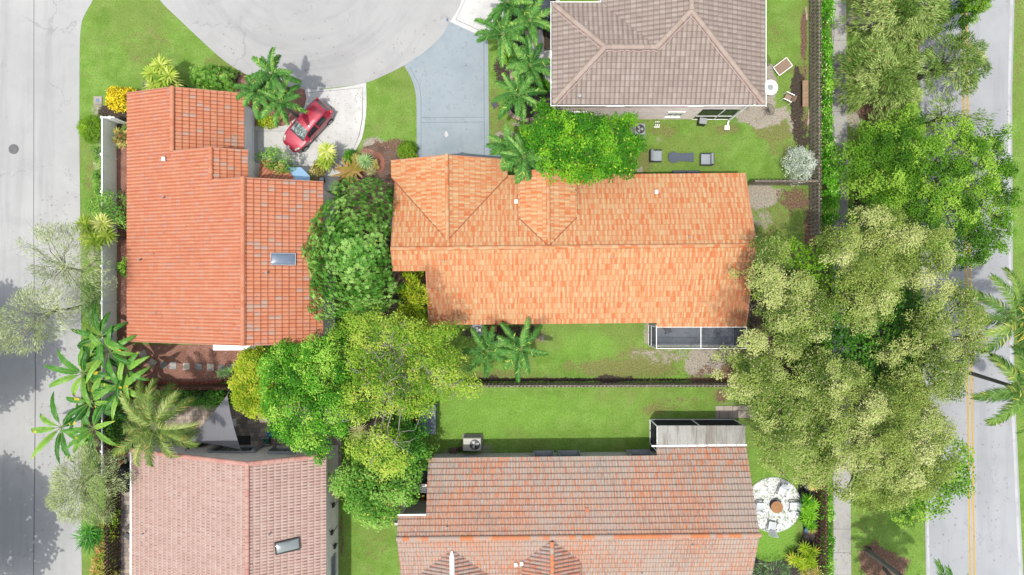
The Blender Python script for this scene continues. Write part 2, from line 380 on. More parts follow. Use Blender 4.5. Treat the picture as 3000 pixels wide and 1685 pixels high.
M['t_orange'] = make_tiles('orange_blend_tiles', [A(255,166,112), A(255,176,122), A(254,156,102), A(255,182,128), A(255,192,138)], inner=A(255,218,166), stain=(A(228,132,90), 0.15), seam=A(208,108,64), groove_shade=(0.14, 0.3), line=(0.07, 0.45), marks=[(-9.2,-4.2,2.3),(-9.6,-2.0,1.2),(11.6,-4.0,2.6),(12.1,-1.6,1.6),(-5.0,-5.2,1.0),(-2.0,-5.2,.9)])
M['t_brown'] = make_tiles('brown_tiles', [A(206,188,176), A(199,181,169), A(212,195,183), A(203,185,173), A(196,178,166)], stain=(A(176,158,146), 0.4), seam=A(134,118,108), groove_shade=(0.28, 0.65), line=(0.08, 0.8))
M['t_pink'] = make_tiles('pink_tiles', [A(248,213,198), A(245,208,193), A(251,218,203), A(246,210,195), A(242,204,189), A(249,215,200)], stain=(A(208,168,154), 0.3), seam=A(144,112,102), groove_shade=(0.16, 0.22), line=(0.08, 0.4), dash=0.8)
M['t_weather'] = make_tiles('weathered_tiles', [A(250,172,132), A(244,162,122), A(253,182,142), A(240,168,136), A(252,174,132)], weather=(A(222,210,196), A(168,164,154)), wfac=0.88, seam=A(108,76,64), groove_shade=(0.14, 0.35), line=(0.10, 0.7))
M['t_weather2'] = make_tiles('weathered_gable_tiles', [A(244,160,126), A(236,150,116), A(248,170,136)], weather=(A(208,202,194), A(160,158,152)), wfac=0.85, seam=A(110,88,80), groove_shade=(0.34, 0.85), line=(0.08, 0.4))
M['c_red'] = make_tiles('red_ridge', [A(252,168,130), A(249,160,122), A(254,176,138)], stain=(A(216,134,104), 0.3))
M['c_orange'] = make_tiles('orange_ridge', [A(253,160,106), A(255,186,136), A(250,150,96), A(254,172,120)], inner=A(255,210,160))
M['c_brown'] = make_tiles('brown_ridge', [A(214,192,176), A(208,186,170), A(219,198,183)])
M['c_pink'] = make_tiles('pink_ridge', [A(242,184,168), A(238,176,160), A(246,192,176)], stain=(A(206,150,136), 0.35))
M['c_weather'] = make_tiles('weathered_ridge', [A(252,162,112), A(253,168,118), A(248,166,126), A(240,190,162), A(224,198,180)])
M['mortar'] = plain('pink_mortar', A(226, 196, 186), 0.9)
M['white'] = plain('white_trim', A(244, 244, 240, 1.4), 0.5, var=0.08)
M['vinyl'] = plain('white_vinyl', A(238, 236, 228, 1.2), 0.45, var=0.08)
M['w_red'] = plain('cream_stucco', A(236, 232, 218, 1.5), 0.9)
M['w_orange'] = plain('tan_stucco', A(214, 198, 178, 1.8), 0.9)
M['w_brown'] = plain('pinkish_stucco', A(232, 216, 208, 1.25), 0.9, scale=1.5)
M['w_pink'] = plain('grey_stucco', A(206, 198, 190, 1.1), 0.9, scale=2)
M['w_weather'] = plain('beige_stucco', A(206, 202, 190, 1.7), 0.9)
M['glass'] = make_glass('window_glass', (0.03, 0.04, 0.045))
M['skyglass'] = make_glass('skylight_dome', A(120, 136, 156), 0.12)
M['skyglass2'] = make_glass('grey_skylight_dome', A(150, 158, 154), 0.12)
M['metal'] = plain('grey_metal', A(184, 188, 190, 2.2), 0.45, 0.5, 0.2)
M['dkmetal'] = plain('dark_metal', A(58, 60, 62), 0.5)
M['black'] = plain('black_plastic', A(34, 34, 36), 0.5)
M['bark'] = plain('bark', A(128, 116, 104), 0.95, var=0.35, scale=5)
M['palebark'] = plain('pale_bark', A(206, 198, 184), 0.9, var=0.25, scale=5)
M['palmbark'] = plain('palm_bark', A(170, 166, 154), 0.9, var=0.3, scale=6)
def make_wood(name, a, b, sc=(2, 30)):
    n = NB(name, 0.85, 0.2); f = n.noise(1.0, 4, 0.7, n.scaled(sc[0], sc[1], 3)); g = n.noise(1.3, 3)
    c = n.mix(n.step(f, 0.35, 0.65), a, b); return n.color(n.mix(n.math('MULTIPLY', n.step(g, 0.4, 0.7), 0.4), c, tuple(x*0.6 for x in a)))
M['fence_grey'] = make_wood('weathered_wood', A(180, 170, 152, 2.1), A(142, 132, 116, 2.1), (3, 12))
M['fence_brown'] = make_wood('brown_stained_wood', A(140, 104, 88, 2.2), A(110, 80, 66, 2.2), (3, 12))
M['fence_dark'] = make_wood('dark_wood', A(128, 104, 90, 2.2), A(90, 70, 60, 2.2), (3, 12))
M['tanwood'] = make_wood('tan_wood', A(208, 176, 144), A(184, 148, 118), (20, 2))
M['tablewood'] = make_wood('round_table_wood', A(222, 166, 118), A(206, 146, 100), (2, 14))
M['leaf_mango'] = make_leaf('mango_leaf', A(54,106,30), A(100,158,60), A(166,208,110), A(206,220,96), 0.012)
M['leaf_bright'] = make_leaf('bright_green_leaf', A(32,88,8), A(88,160,30), A(172,214,84), A(206,222,100), 0.03, 0.3)
M['leaf_lime'] = make_leaf('yellow_green_leaf', A(96,130,12), A(150,178,32), A(204,216,70), A(214,180,60), 0.06, 0.3)
M['leaf_spread'] = make_leaf('spreading_tree_leaf', A(66,110,14), A(126,168,42), A(192,212,88), A(214,196,90), 0.04, 0.3)
M['leaf_deep'] = make_leaf('deep_green_leaf', A(44,100,24), A(78,140,40), A(124,176,66), None, 0, 0.3)
M['leaf_front'] = make_leaf('fresh_green_leaf', A(32,86,8), A(76,144,20), A(140,194,44), A(186,206,70), 0.02, 0.3)
M['leaf_olive'] = make_leaf('olive_leaf', A(54,80,14), A(134,150,66), A(206,208,142), A(150,178,80), 0.15, 0.2)
M['leaf_olive2'] = make_leaf('olive_green_leaf', A(54,84,14), A(126,150,60), A(194,202,124), A(176,172,124), 0.12, 0.2)
M['leaf_road'] = make_leaf('street_tree_leaf', A(30,74,6), A(92,142,26), A(158,196,70), None, 0, 0.25)
M['leaf_bottle'] = make_leaf('bottlebrush_leaf', A(80,114,40), A(132,162,76), A(194,210,130), A(206,140,112), 0.008, 0.25)
M['leaf_wisp'] = make_leaf('wispy_leaf', A(120,136,86), A(166,182,122), A(208,218,166), None, 0, 0.2)
M['leaf_under'] = make_leaf('understory_leaf', A(38,80,18), A(62,116,30), A(98,150,48), None, 0, 0.3)
M['leaf_vine'] = make_leaf('bright_vine_leaf', A(88,140,20), A(128,176,34), A(164,204,60), None, 0, 0.35)
M['leaf_hedge'] = make_leaf('hedge_leaf', A(44,110,8), A(92,166,26), A(160,214,76), A(224,238,156), 0.06, 0.3)
M['leaf_ball'] = make_leaf('topiary_leaf', A(76,118,14), A(108,150,28), A(142,180,46), None, 0, 0.3)
M['leaf_shrub'] = make_leaf('shrub_leaf', A(66,118,30), A(104,158,54), A(156,198,92), A(206,200,100), 0.03, 0.3)
M['leaf_yellow'] = make_leaf('yellow_croton_leaf', A(170,140,16), A(238,206,24), A(252,232,60), A(120,130,20), 0.12, 0.3)
M['leaf_silver'] = make_leaf('silver_leaf', A(136,150,132), A(184,196,180), A(222,228,214), None, 0, 0.15)
M['leaf_varieg'] = make_leaf('variegated_leaf', A(96,138,34), A(168,190,66), A(226,226,140), None, 0, 0.3)
M['leaf_crotn'] = make_leaf('bronze_croton_leaf', A(78,74,36), A(156,148,72), A(222,206,130), A(150,76,60), 0.06, 0.25)
M['leaf_bromel'] = make_leaf('bronze_bromeliad_leaf', A(112,108,36), A(156,140,60), A(184,134,104), None, 0, 0.25)
M['leaf_spike'] = make_leaf('spiky_leaf', A(70,118,60), A(120,166,96), A(176,208,140), None, 0, 0.2)
M['leaf_palespike'] = make_leaf('pale_spiky_leaf', A(160,160,100), A(204,202,146), A(228,226,180), None, 0, 0.2)
M['leaf_dark'] = make_leaf('glossy_dark_leaf', A(30,84,26), A(60,126,40), A(108,170,70), None, 0, 0.25, 0.35)
M['frond'] = make_leaf('palm_frond', A(40,88,34), A(88,142,60), A(168,206,110), A(200,206,90), 0.02, 0.25, 0.4)
M['frond_dry'] = make_leaf('drying_palm_frond', A(70,98,36), A(128,152,70), A(204,212,136), A(196,160,96), 0.04, 0.25, 0.5)
M['frond_gold'] = make_leaf('golden_palm_frond', A(60,104,42), A(112,148,66), A(176,192,100), A(214,200,90), 0.05, 0.25, 0.4)
M['banana'] = make_leaf('banana_leaf', A(40,100,30), A(78,144,50), A(146,192,78), A(222,196,60), 0.012, 0.35, 0.35)
M['rib'] = plain('leaf_midrib', A(176, 206, 120), 0.5)
M['pinkflower'] = make_leaf('orange_green_leaf', A(110,140,30), A(160,176,60), A(224,150,110), A(206,110,90), 0.12, 0.3)
# ------------------------------------------------------------------ ground with worn patches
def build_ground():
    s = 0.25
    xs = list(np.arange(-39, 39.01, s)); ys = list(np.arange(-23, 23.01, s))
    xs = [-1500, -400, -120, -60] + xs + [60, 120, 400, 1500]; ys = [-1500, -400, -100, -40] + ys + [40, 100, 400, 1500]
    nx, ny = len(xs), len(ys)
    X, Y = np.meshgrid(xs, ys); v = np.stack([X.ravel(), Y.ravel(), np.zeros(nx*ny)], 1)
    i = np.arange(nx*ny).reshape(ny, nx)
    f = np.stack([i[:-1, :-1].ravel(), i[:-1, 1:].ravel(), i[1:, 1:].ravel(), i[1:, :-1].ravel()], 1)
    me = bpy.data.meshes.new('ground'); me.from_pydata(v.tolist(), [], f.tolist()); me.materials.append(M['grass'])
    U = 1500 + v[:, 0]*40; V = 842.5 - v[:, 1]*40
    ch = {k: np.zeros(len(v)) for k in ('sand', 'mulch', 'lush', 'dry', 'soil')}
    def vn(sc, sd):
        rg = np.random.default_rng(sd); T = rg.random((64, 64)); a = v[:, 0]*sc + 500; b = v[:, 1]*sc + 500; i0 = np.floor(a).astype(int); j0 = np.floor(b).astype(int); f = a-i0; g = b-j0; f = f*f*(3-2*f); g = g*g*(3-2*g)
        q = lambda i, j: T[i % 64, j % 64]
        return q(i0, j0)*(1-f)*(1-g)+q(i0+1, j0)*f*(1-g)+q(i0, j0+1)*(1-f)*g+q(i0+1, j0+1)*f*g
    NZ = (vn(.45, 1)*.45 + vn(1.0, 2)*.35 + vn(2.1, 3)*.3)/1.1 - .5
    def blob(k, u, vv, ru, rv, st=1.0, p=2.0):
        d = (((U-u)/ru)**2 + ((V-vv)/rv)**2)*np.exp(NZ*2.6)
        ch[k] = np.maximum(ch[k], st*(1.35 if k == 'dry' else 1.0)*np.clip(1.3 - d**(p/2)*0.7, 0, 1))
    B = [
     # front lawn left
     ('dry', 600, 60, 90, 40, .32), ('dry', 420, 140, 110, 60, .3), ('dry', 640, 180, 50, 30, .35), ('dry', 500, 60, 60, 60, .22),
     ('soil', 325, 340, 45, 45, .9), ('sand', 290, 325, 24, 40, .6), ('sand', 350, 350, 28, 16, .75), ('sand', 283, 450, 12, 60, .5), ('dry', 262, 520, 18, 60, .4),
     ('sand', 275, 740, 12, 40, .5), ('soil', 700, 235, 30, 20, .6),
     # bed by orange house
     ('sand', 1095, 425, 48, 22, .8), ('mulch', 1130, 470, 55, 60, .95), ('mulch', 1080, 520, 70, 60, .9), ('mulch', 1145, 640, 30, 160, .9), ('sand', 1155, 455, 26, 10, .55), ('mulch', 1160, 435, 40, 25, .7), ('mulch', 985, 480, 60, 60, .9),
     # palms bed
     ('soil', 1530, 300, 30, 60, .9), ('soil', 1490, 170, 40, 80, .8), ('soil', 1590, 100, 40, 60, .8), ('dry', 1450, 330, 25, 90, .4), ('sand', 1530, 363, 30, 8, .7), ('sand', 1480, 395, 25, 8, .6), ('soil', 1560, 540, 60, 30, .6),
     # brown house garden
     ('dry', 2270, 100, 40, 60, .3), ('mulch', 2355, 110, 7, 130, .85), ('soil', 2335, 300, 15, 100, 1.1), ('sand', 2326, 350, 16, 36, .8), ('dry', 2340, 205, 40, 15, .5), ('mulch', 2358, 370, 10, 60, .6), ('soil', 2345, 400, 18, 50, .7),
     ('dry', 2260, 380, 60, 40, .6), ('dry', 2130, 380, 40, 16, .6), ('mulch', 2125, 385, 16, 8, .5), ('sand', 2225, 340, 62, 26, 1.5), ('sand', 2250, 285, 20, 70, 1.4), ('sand', 2252, 220, 14, 30, 1.2), ('mulch', 2195, 365, 14, 8, .5),
     ('dry', 1940, 385, 40, 25, .45), ('sand', 1860, 378, 14, 16, .8), ('sand', 1930, 410, 14, 12, .45), ('dry', 1890, 470, 30, 50, .6), ('sand', 1875, 500, 15, 20, .5), ('mulch', 1900, 356, 40, 5, .5), ('lush', 2100, 470, 160, 60, .35), ('lush', 2040, 400, 100, 40, .3), ('dry', 2300, 440, 50, 40, .35),
     # back yard of orange house, east side
     ('sand', 2235, 575, 60, 34, .85), ('sand', 2230, 640, 30, 30, .5), ('mulch', 2330, 585, 66, 36, .62), ('mulch', 2375, 660, 20, 70, .8), ('dry', 2250, 640, 60, 60, .4), ('soil', 2250, 860, 60, 130, .8), ('mulch', 2215, 1010, 60, 50, .8),
     # back lawn south of orange house
     ('soil', 1450, 975, 110, 22, .75), ('dry', 1560, 985, 60, 25, .45), ('sand', 1600, 990, 30, 14, .45), ('dry', 1800, 1080, 160, 30, .55), ('sand', 1960, 1040, 110, 22, .5), ('sand', 2080, 1050, 55, 45, 1.3), ('sand', 2100, 1025, 70, 22, 1.2), ('sand', 1900, 960, 14, 50, .65), ('dry', 1900, 1050, 90, 40, .5), ('mulch', 2130, 1090, 30, 30, .7), ('dry', 1460, 1100, 100, 20, .45), ('lush', 1730, 1010, 100, 45, .55), ('lush', 2000, 1105, 50, 10, .7), ('lush', 1620, 1050, 80, 40, .3), ('mulch', 2070, 1085, 30, 20, .5),
     ('soil', 1480, 1112, 130, 9, .95), ('soil', 1640, 1112, 130, 9, .95), ('soil', 1800, 1112, 100, 9, .95), ('mulch', 2110, 1113, 90, 10, .95), ('soil', 1950, 1114, 60, 7, .6),  # strip along the fence: soil with the fence's shade painted in
     # lawn of weathered house
     ('lush', 1500, 1200, 260, 60, .55), ('lush', 1780, 1180, 160, 50, .4), ('lush', 1400, 1250, 120, 40, .5), ('dry', 1980, 1180, 100, 20, .35), ('dry', 1920, 1200, 40, 14, .5), ('mulch', 2112, 1160, 20, 26, .6), ('sand', 2130, 1183, 30, 8, .45),
     ('soil', 1345, 1320, 40, 12, .7), ('sand', 1310, 1325, 20, 10, .5), ('sand', 1420, 1320, 30, 14, .55), ('mulch', 1385, 1330, 60, 6, .6),
     ('dry', 1110, 1600, 40, 60, .3), ('mulch', 1000, 1560, 8, 60, .6), ('soil', 1190, 1400, 40, 60, .7), ('lush', 2240, 1340, 60, 60, .5),
     ('lush', 2270, 1570, 80, 80, .9), ('sand', 1225, 1390, 14, 25, .6),
     # verge by the right road
     ('sand', 2520, 55, 40, 32, .85), ('mulch', 2530, 20, 30, 30, .6), ('soil', 2510, 80, 50, 20, .5), ('sand', 2500, 330, 28, 60, .75), ('mulch', 2550, 320, 50, 35, .8), ('soil', 2530, 590, 25, 40, .7),
     ('mulch', 2560, 1640, 42, 50, .95), ('mulch', 2590, 1690, 60, 60, .9), ('sand', 2575, 1680, 25, 40, .5), ('soil', 2543, 1610, 14, 10, .8), ('dry', 2540, 1530, 60, 40, .3), ('mulch', 2540, 560, 20, 60, .6),
     # under big trees
     ('soil', 2480, 1000, 200, 180, .8), ('soil', 1090, 1230, 120, 120, .8), ('soil', 1190, 850, 60, 90, .8),
     # pink house garden
     ('soil', 320, 1220, 60, 110, .9), ('soil', 560, 1165, 260, 30, .8), ('mulch', 360, 1400, 30, 40, .4),
     ('dry', 2985, 120, 20, 200, .35), ('lush', 2990, 700, 20, 100, .2),
    ]
    for b in B: blob(*b)
    a = me.color_attributes.new('wear', 'FLOAT_COLOR', 'POINT')
    col = np.stack([ch['sand'], ch['mulch'], ch['lush'], np.ones(len(v))], 1).astype(np.float32).ravel()
    a.data.foreach_set('color', col)
    for k in ('dry', 'soil'):
        q = me.attributes.new(k, 'FLOAT', 'POINT'); q.data.foreach_set('value', ch[k].astype(np.float32))
    o = bpy.data.objects.new('ground', me); C.objects.link(o); o['kind'] = 'structure'
build_ground()

# ------------------------------------------------------------------ streets, drives, paths
west = spline([(320,-160),(290,-60),(272,0),(254,32),(242,58),(237,85),(234,130),(233,250),(233,400),(234,520),(236,700),(238,1000),(238,1300),(238,1450),(240,1700),(244,2000)], 4)
sheet('street', [(-2600, -160)] + [(-2600, 2000)] + west[::-1], 0.012, M['street'])
sheet('street_joint', [(99,-150),(101,-150),(100,700),(106,1100),(102,1500),(98,1900),(95,1900),(99,1500),(103,1100),(98,700)], 0.014, M['joint'])
cul = spline([(300,-420),(360,-220),(420,-80),(468,0),(520,52),(600,128),(660,180),(720,218),(780,242),(840,256),(895,262),(950,260),(1010,253),(1074,242),(1130,219),(1183,192),(1240,155),(1290,110),(1318,64),(1345,22),(1370,-60),(1380,-180),(1340,-320),(1240,-460),(900,-560),(500,-500)], 4, True)
sheet('street', cul, 0.016, M['culs'])
sheet('white_driveway', spline([(893,262),(950,262),(1010,255),(1073,243)], 4) + spline([(1073,243),(1074,300),(1071,350),(1062,400),(1048,430),(1030,460)], 4) + [(1000,500),(985,560),(700,560),(700,370),(830,370),(862,352),(890,320),(898,290)], 0.03, M['white_drive'])
for k, pl in enumerate([[(1062,258),(1063,258),(1063,345),(1054,395),(1035,440),(1034,440),(1052,395),(1061,345)], [(720,384),(848,384),(848,385),(720,385)], [(925,397),(1005,475),(1004,476),(924,398)], [(860,475),(1000,475),(1000,476),(860,476)], [(860,488),(1000,488),(1000,489),(860,489)], [(900,272),(1063,257),(1063,258),(900,273)], [(753,384),(754,384),(754,500),(753,500)]]):
    sheet('driveway_joint', pl, 0.034, M['joint'])
sheet('blue_driveway', spline([(1183,192),(1240,155),(1290,110),(1318,64)], 5) + [(1430,116),(1432,300),(1433,428),(1475,430),(1475,500),(1222,500)] + spline([(1222,500),(1221,400),(1220,300),(1215,260),(1203,225),(1183,192)], 3), 0.032, M['blue_drive'])
for pl in [[(1233,500),(1234.3,500),(1234.3,290),(1230,255),(1218,228),(1202,198),(1201,198),(1217,228),(1229,255),(1233,290)], [(1417,108),(1418.3,108),(1419.5,500),(1418.3,500)], [(1234,344.5),(1419,343.5),(1419,344.5),(1234,345.5)], [(1234,358.5),(1419,357.5),(1419,358.5),(1234,359.5)], [(1433,428),(1434,428),(1434,500),(1433,500)]]:
    sheet('driveway_joint', pl, 0.036, M['bluejoint'])
sheet('pale_driveway', spline([(1318,64),(1345,22),(1370,-60)], 3) + [(1370,-200),(1640,-200),(1640,40),(1520,80),(1440,112),(1430,116)], 0.034, M['white_drive'])
for pl in [[(1335,57),(1438,104),(1437,105),(1334,58)], [(1336,57),(1372,-20),(1373,-20),(1337,58)], [(1429,50),(1430,50),(1425,90),(1424,90)]]:
    sheet('driveway_joint', pl, 0.038, M['joint'])
sheet('paint_spot', spline([(1304,388),(1307,384),(1311,388),(1314,396),(1310,400),(1307,402),(1303,397)], 3, True), 0.036, M['white_drive'])
for q in ([(1307,54),(1308,54),(1314,61),(1313,62)], [(1313,54),(1314,55),(1308,62),(1307,61)], [(1310,53),(1311,53),(1311,64),(1310,64)]): sheet('survey_mark', q, 0.022, plain('blue_spray', A(70,120,200), .8))
sheet('entry_path', [(1550,85),(1588,85),(1594,120),(1594,150),(1620,148),(1620,260),(1600,260),(1590,180),(1548,150)], 0.05, M['white_drive'])
# road on the right with its painted lines
RW = [(2692,-300),(2693,0),(2697,272),(2700,600),(2704,900),(2708,1200),(2712,1496),(2716,1700),(2722,2000)]
RE = [(2972,-300),(2966,0),(2959,272),(2960,600),(2962,900),(2966,1120),(2974,1300),(2983,1500),(2992,1690),(3008,2000)]
def curve_at(pts, v): return float(np.interp(v, [p[1] for p in pts], [p[0] for p in pts]))
VS = list(range(-300, 2001, 50))
def band(cv, d0, d1): return [(curve_at(cv, v)+d0, v) for v in VS] + [(curve_at(cv, v)+d1, v) for v in reversed(VS)]
sheet('road', [(curve_at(RW, v)-3, v) for v in VS] + [(curve_at(RE, v)+6, v) for v in reversed(VS)], 0.012, M['road'])
sheet('white_edge_line', band(RW, 1, 8), 0.017, M['white_line'])
sheet('white_edge_line', band(RE, -7, 1), 0.017, M['white_line'])
YC = [(2816,-300),(2819,0),(2822,272),(2830,834),(2833,1000),(2836,1250),(2842,1690),(2847,2000)]
sheet('yellow_centre_line', band(YC, -2.5, 2.5), 0.017, M['yellow'])
sheet('yellow_centre_line', band(YC, 10.0, 15.0), 0.017, M['yellow'])
SWL = [(2434,-300),(2436,0),(2437,560),(2440,1100),(2441,1700),(2442,2000)]; SWR = [(2477,-300),(2478,0),(2484,600),(2489,1100),(2493,1690),(2494,2000)]
sheet('sidewalk', [(curve_at(SWL, v), v) for v in VS] + [(curve_at(SWR, v), v) for v in reversed(VS)], 0.05, M['sidewalk'])
for v in [-70,-5,63,118,193,261,327,396,462,528,595,660,1380,1445,1549,1618,1684]:
    sheet('sidewalk_joint', [(curve_at(SWL, v), v), (curve_at(SWR, v), v), (curve_at(SWR, v), v+1.2), (curve_at(SWL, v), v+1.2)], 0.053, M['joint'])
# beds and paved areas
sheet('mulch_bed', spline([(700,372),(752,371),(835,371),(862,352),(880,330),(893,300),(896,264),(850,258),(790,246),(730,222),(700,230),(690,300)], 3), 0.02, M['mulch'])
sheet('mulch_bed', [(342,436),(380,430),(380,1010),(720,1010),(720,1110),(640,1122),(440,1122),(350,1124),(345,1110)], 0.015, M['mulch'])
sheet('mulch_bed', spline([(1038,500),(1060,440),(1075,428),(1110,424),(1130,440),(1160,442),(1175,470),(1150,560),(1160,760),(1130,800),(900,800),(930,620),(985,560),(985,520)], 2, True), 0.011, M['darkmulch'])
sheet('mulch_pile', spline([(1096,452),(1108,446),(1122,458),(1127,478),(1124,497),(1112,508),(1104,500),(1108,480)], 4, True), 0.03, M['redclay'])
sheet('mulch_pile', spline([(1058,440),(1080,436),(1098,446),(1100,462),(1080,470),(1058,460)], 4, True), 0.035, M['mulch'])
sheet('palm_bed', spline([(1462,75),(1466,150),(1470,175),(1492,190),(1498,215),(1500,260),(1490,300),(1492,330),(1510,348),(1545,356),(1570,345),(1600,310),(1620,300),(1620,150),(1548,150),(1550,85),(1510,70)], 3, True), 0.02, M['soil'])
sheet('paver_patio', [(345,1180),(520,1187),(1000,1190),(1000,1380),(345,1380)], 0.03, M['pavers'])
sheet('side_pavers', [(350,1380),(410,1380),(410,2000),(350,2000)], 0.025, M['pavers'])
sheet('slab_path', [(2096,1190),(2212,1188),(2213,1224),(2097,1226)], 0.04, M['slabpavers'])
sheet('garden_bed', spline([(2345,1400),(2388,1400),(2392,1700),(2180,1700),(2200,1632),(2240,1646),(2290,1640),(2330,1610),(2350,1565),(2350,1520),(2338,1470)], 3, True), 0.012, M['soil'])
sheet('gravel_circle', [(2265.5+81*math.cos(t*math.pi/32), 1479+81*math.sin(t*math.pi/32)) for t in range(64)], 0.05, M['gravel'])
sheet('porch_slab', px and [(1901,950),(2165,950),(2165,1012),(1901,1012)], 0.06, make_concrete('dark_porch_floor', A(160,168,178,2.2), A(120,128,138,2.2), 0.7))
sheet('porch_slab', [(1905,1231),(2150,1231),(2150,1330),(1905,1330)], 0.06, make_concrete('grey_porch_floor', A(118,118,116), A(90,90,88), 0.5))
sheet('side_patio', [(1150,1380),(1262,1380),(1262,1530),(1150,1530)], 0.02, make_concrete('dark_patio', A(104,102,98), A(74,72,70), 0.6))
sheet('walled_court', [(1150,770),(1250,770),(1250,860),(1150,860)], 0.02, M['darkmulch'])

# ------------------------------------------------------------------ roof tiling
class Roof:
    """collects tiled planes of one roof into a single mesh with per-tile UVs"""
    def __init__(s): s.v = []; s.f = []; s.uv = []
    def plane(s, poly, p0, z0, down, slope, tw, course, amp=0.035, st=0.03, nseg=4, sheet_off=0.0):
        d = Vector((down[0], down[1])).normalized(); a = Vector((-d.y, d.x)); cth = 1/math.sqrt(1+slope*slope)
        ua = [a.x*p[0] + a.y*p[1] for p in poly]; ub = [-(d.x*p[0] + d.y*p[1]) for p in poly]
        b0 = -(d.x*p0[0] + d.y*p0[1]); ch = course*cth
        i0 = math.floor(min(ua)/tw) - 1; i1 = math.ceil(max(ua)/tw) + 1
        k0 = math.floor((min(ub)-b0)/ch) - 1; k1 = math.ceil((max(ub)-b0)/ch) + 1
        na = (i1-i0)*nseg + 1; AA = np.linspace(i0, i1, na)
        t = (AA - np.floor(AA)); prof = np.where(t < 0.62, np.sin(np.pi*t/0.62)*1.0, -0.28*np.sin(np.pi*(t-0.62)/0.38))*amp
        rows = []
        for k in range(k0, k1): rows += [(b0+k*ch, st, k+0.002), (b0+(k+1)*ch, 0.0, k+0.998)]
        nr = len(rows); BB = np.array([r[0] for r in rows]); HH = np.array([r[1] for r in rows]); UVb = np.array([r[2] for r in rows])
        jig = (RNG.random((nr//2, i1-i0+1))-0.5)*0.008
        tile = np.clip(np.floor(AA - i0).astype(int), 0, i1-i0)
        hx = prof[None, :] + HH[:, None] + jig[np.arange(nr)//2][:, tile]
        a_ = AA*tw
        nh = 1/math.sqrt(1+slope*slope)
        X = a.x*a_[None, :] - d.x*BB[:, None] + d.x*slope*nh*hx*1.0
        Y = a.y*a_[None, :] - d.y*BB[:, None] + d.y*slope*nh*hx*1.0
        Z = z0 + sheet_off + slope*(BB[:, None]-b0) + hx*nh
        V = np.stack([X, Y, Z], 2).reshape(-1, 3)
        idx = np.arange(nr*na).reshape(nr, na)
        F = np.stack([idx[:-1, :-1], idx[:-1, 1:], idx[1:, 1:], idx[1:, :-1]], 2).reshape(-1, 4)
        UU = np.broadcast_to(AA[None, :], (nr, na)).ravel(); UB = np.broadcast_to(UVb[:, None], (nr, na)).ravel()
        me = bpy.data.meshes.new('tmp'); me.from_pydata(V.tolist(), [], F.tolist())
        l = me.uv_layers.new(name='UVMap'); li = np.zeros(len(me.loops), dtype=np.int32); me.loops.foreach_get('vertex_index', li)
        # keep the u of each loop inside its own tile
        cen = UU[F].mean(1).repeat(4); uu = UU[li]; fl = np.floor(cen); uu = np.clip(uu, fl+0.003, fl+0.997)
        l.data.foreach_set('uv', np.stack([uu, UB[li]], 1).astype(np.float32).ravel())
        bm = bmesh.new(); bm.from_mesh(me); bpy.data.meshes.remove(me)
        n = len(poly); ar = sum(poly[i][0]*poly[(i+1)%n][1]-poly[(i+1)%n][0]*poly[i][1] for i in range(n)); sg = 1 if ar > 0 else -1
        for i in range(n):
            p = poly[i]; q = poly[(i+1) % n]; e = Vector((q[0]-p[0], q[1]-p[1], 0))
            if e.length < 1e-6: continue
            no = Vector((e.y, -e.x, 0)).normalized()*sg
            bmesh.ops.bisect_plane(bm, geom=bm.verts[:]+bm.edges[:]+bm.faces[:], plane_co=(p[0], p[1], 0), plane_no=no, clear_outer=True, dist=1e-6)
        uvl = bm.loops.layers.uv.active; base = len(s.v); bm.verts.index_update()
        s.v += [tuple(v.co) for v in bm.verts]
        for f in bm.faces:
            if f.normal.z < -0.2: f.normal_flip()
            s.f.append(tuple(base + v.index for v in f.verts)); s.uv += [tuple(lp[uvl].uv) for lp in f.loops]
        bm.free()
    def build(s, name, mat, parent):
        me = bpy.data.meshes.new(name); me.from_pydata(s.v, [], s.f)
        l = me.uv_layers.new(name='UVMap'); l.data.foreach_set('uv', np.array(s.uv, dtype=np.float32).ravel())
        me.materials.append(mat); me.update()
        o = bpy.data.objects.new(name, me); C.objects.link(o); o.parent = parent; return o
def caps(lines, r, mat, parent, name='ridge_cap', seg=0.42, rowid=1):
    if len(lines) > 1:
        return [caps([l], r, mat, parent, name, seg, rowid+i) for i, l in enumerate(lines)]
    vs_, fs, uv = [], [], []; rid = rowid*10
    for p0, p1 in lines:
        p0 = Vector(p0); p1 = Vector(p1); L = (p1-p0).length; n = max(1, round(L/seg)); d = (p1-p0)/n; rid += 1
        a = d.cross(Vector((0,0,1))).normalized(); up = a.cross(d).normalized()
        for i in range(n):
            q0 = p0 + d*i; q1 = p0 + d*(i+1.08)
            base = len(vs_)
            for q, rr, lift in ((q0, r*1.06, 0.012), (q1, r*0.94, -0.006)):
                for k in range(7):
                    t = math.pi*(-0.06 + 1.12*k/6); vs_.append(tuple(q + a*math.cos(t)*rr + up*(math.sin(t)*rr*0.85 + lift)))
            for k in range(6): fs.append((base+k, base+k+1, base+8+k, base+7+k)); uv += [(i+.1+k*.12, rid+.3), (i+.2+k*.12, rid+.3), (i+.2+k*.12, rid+.7), (i+.1+k*.12, rid+.7)]
            fs.append(tuple(base+k for k in range(7))); uv += [(i+.5, rid+.5)]*7
    me = bpy.data.meshes.new(name); me.from_pydata(vs_, [], fs); l = me.uv_layers.new(name='UVMap')
    l.data.foreach_set('uv', np.array(uv, dtype=np.float32).ravel()); me.materials.append(mat)
    o = bpy.data.objects.new(name, me); C.objects.link(o); o.parent = parent; return o
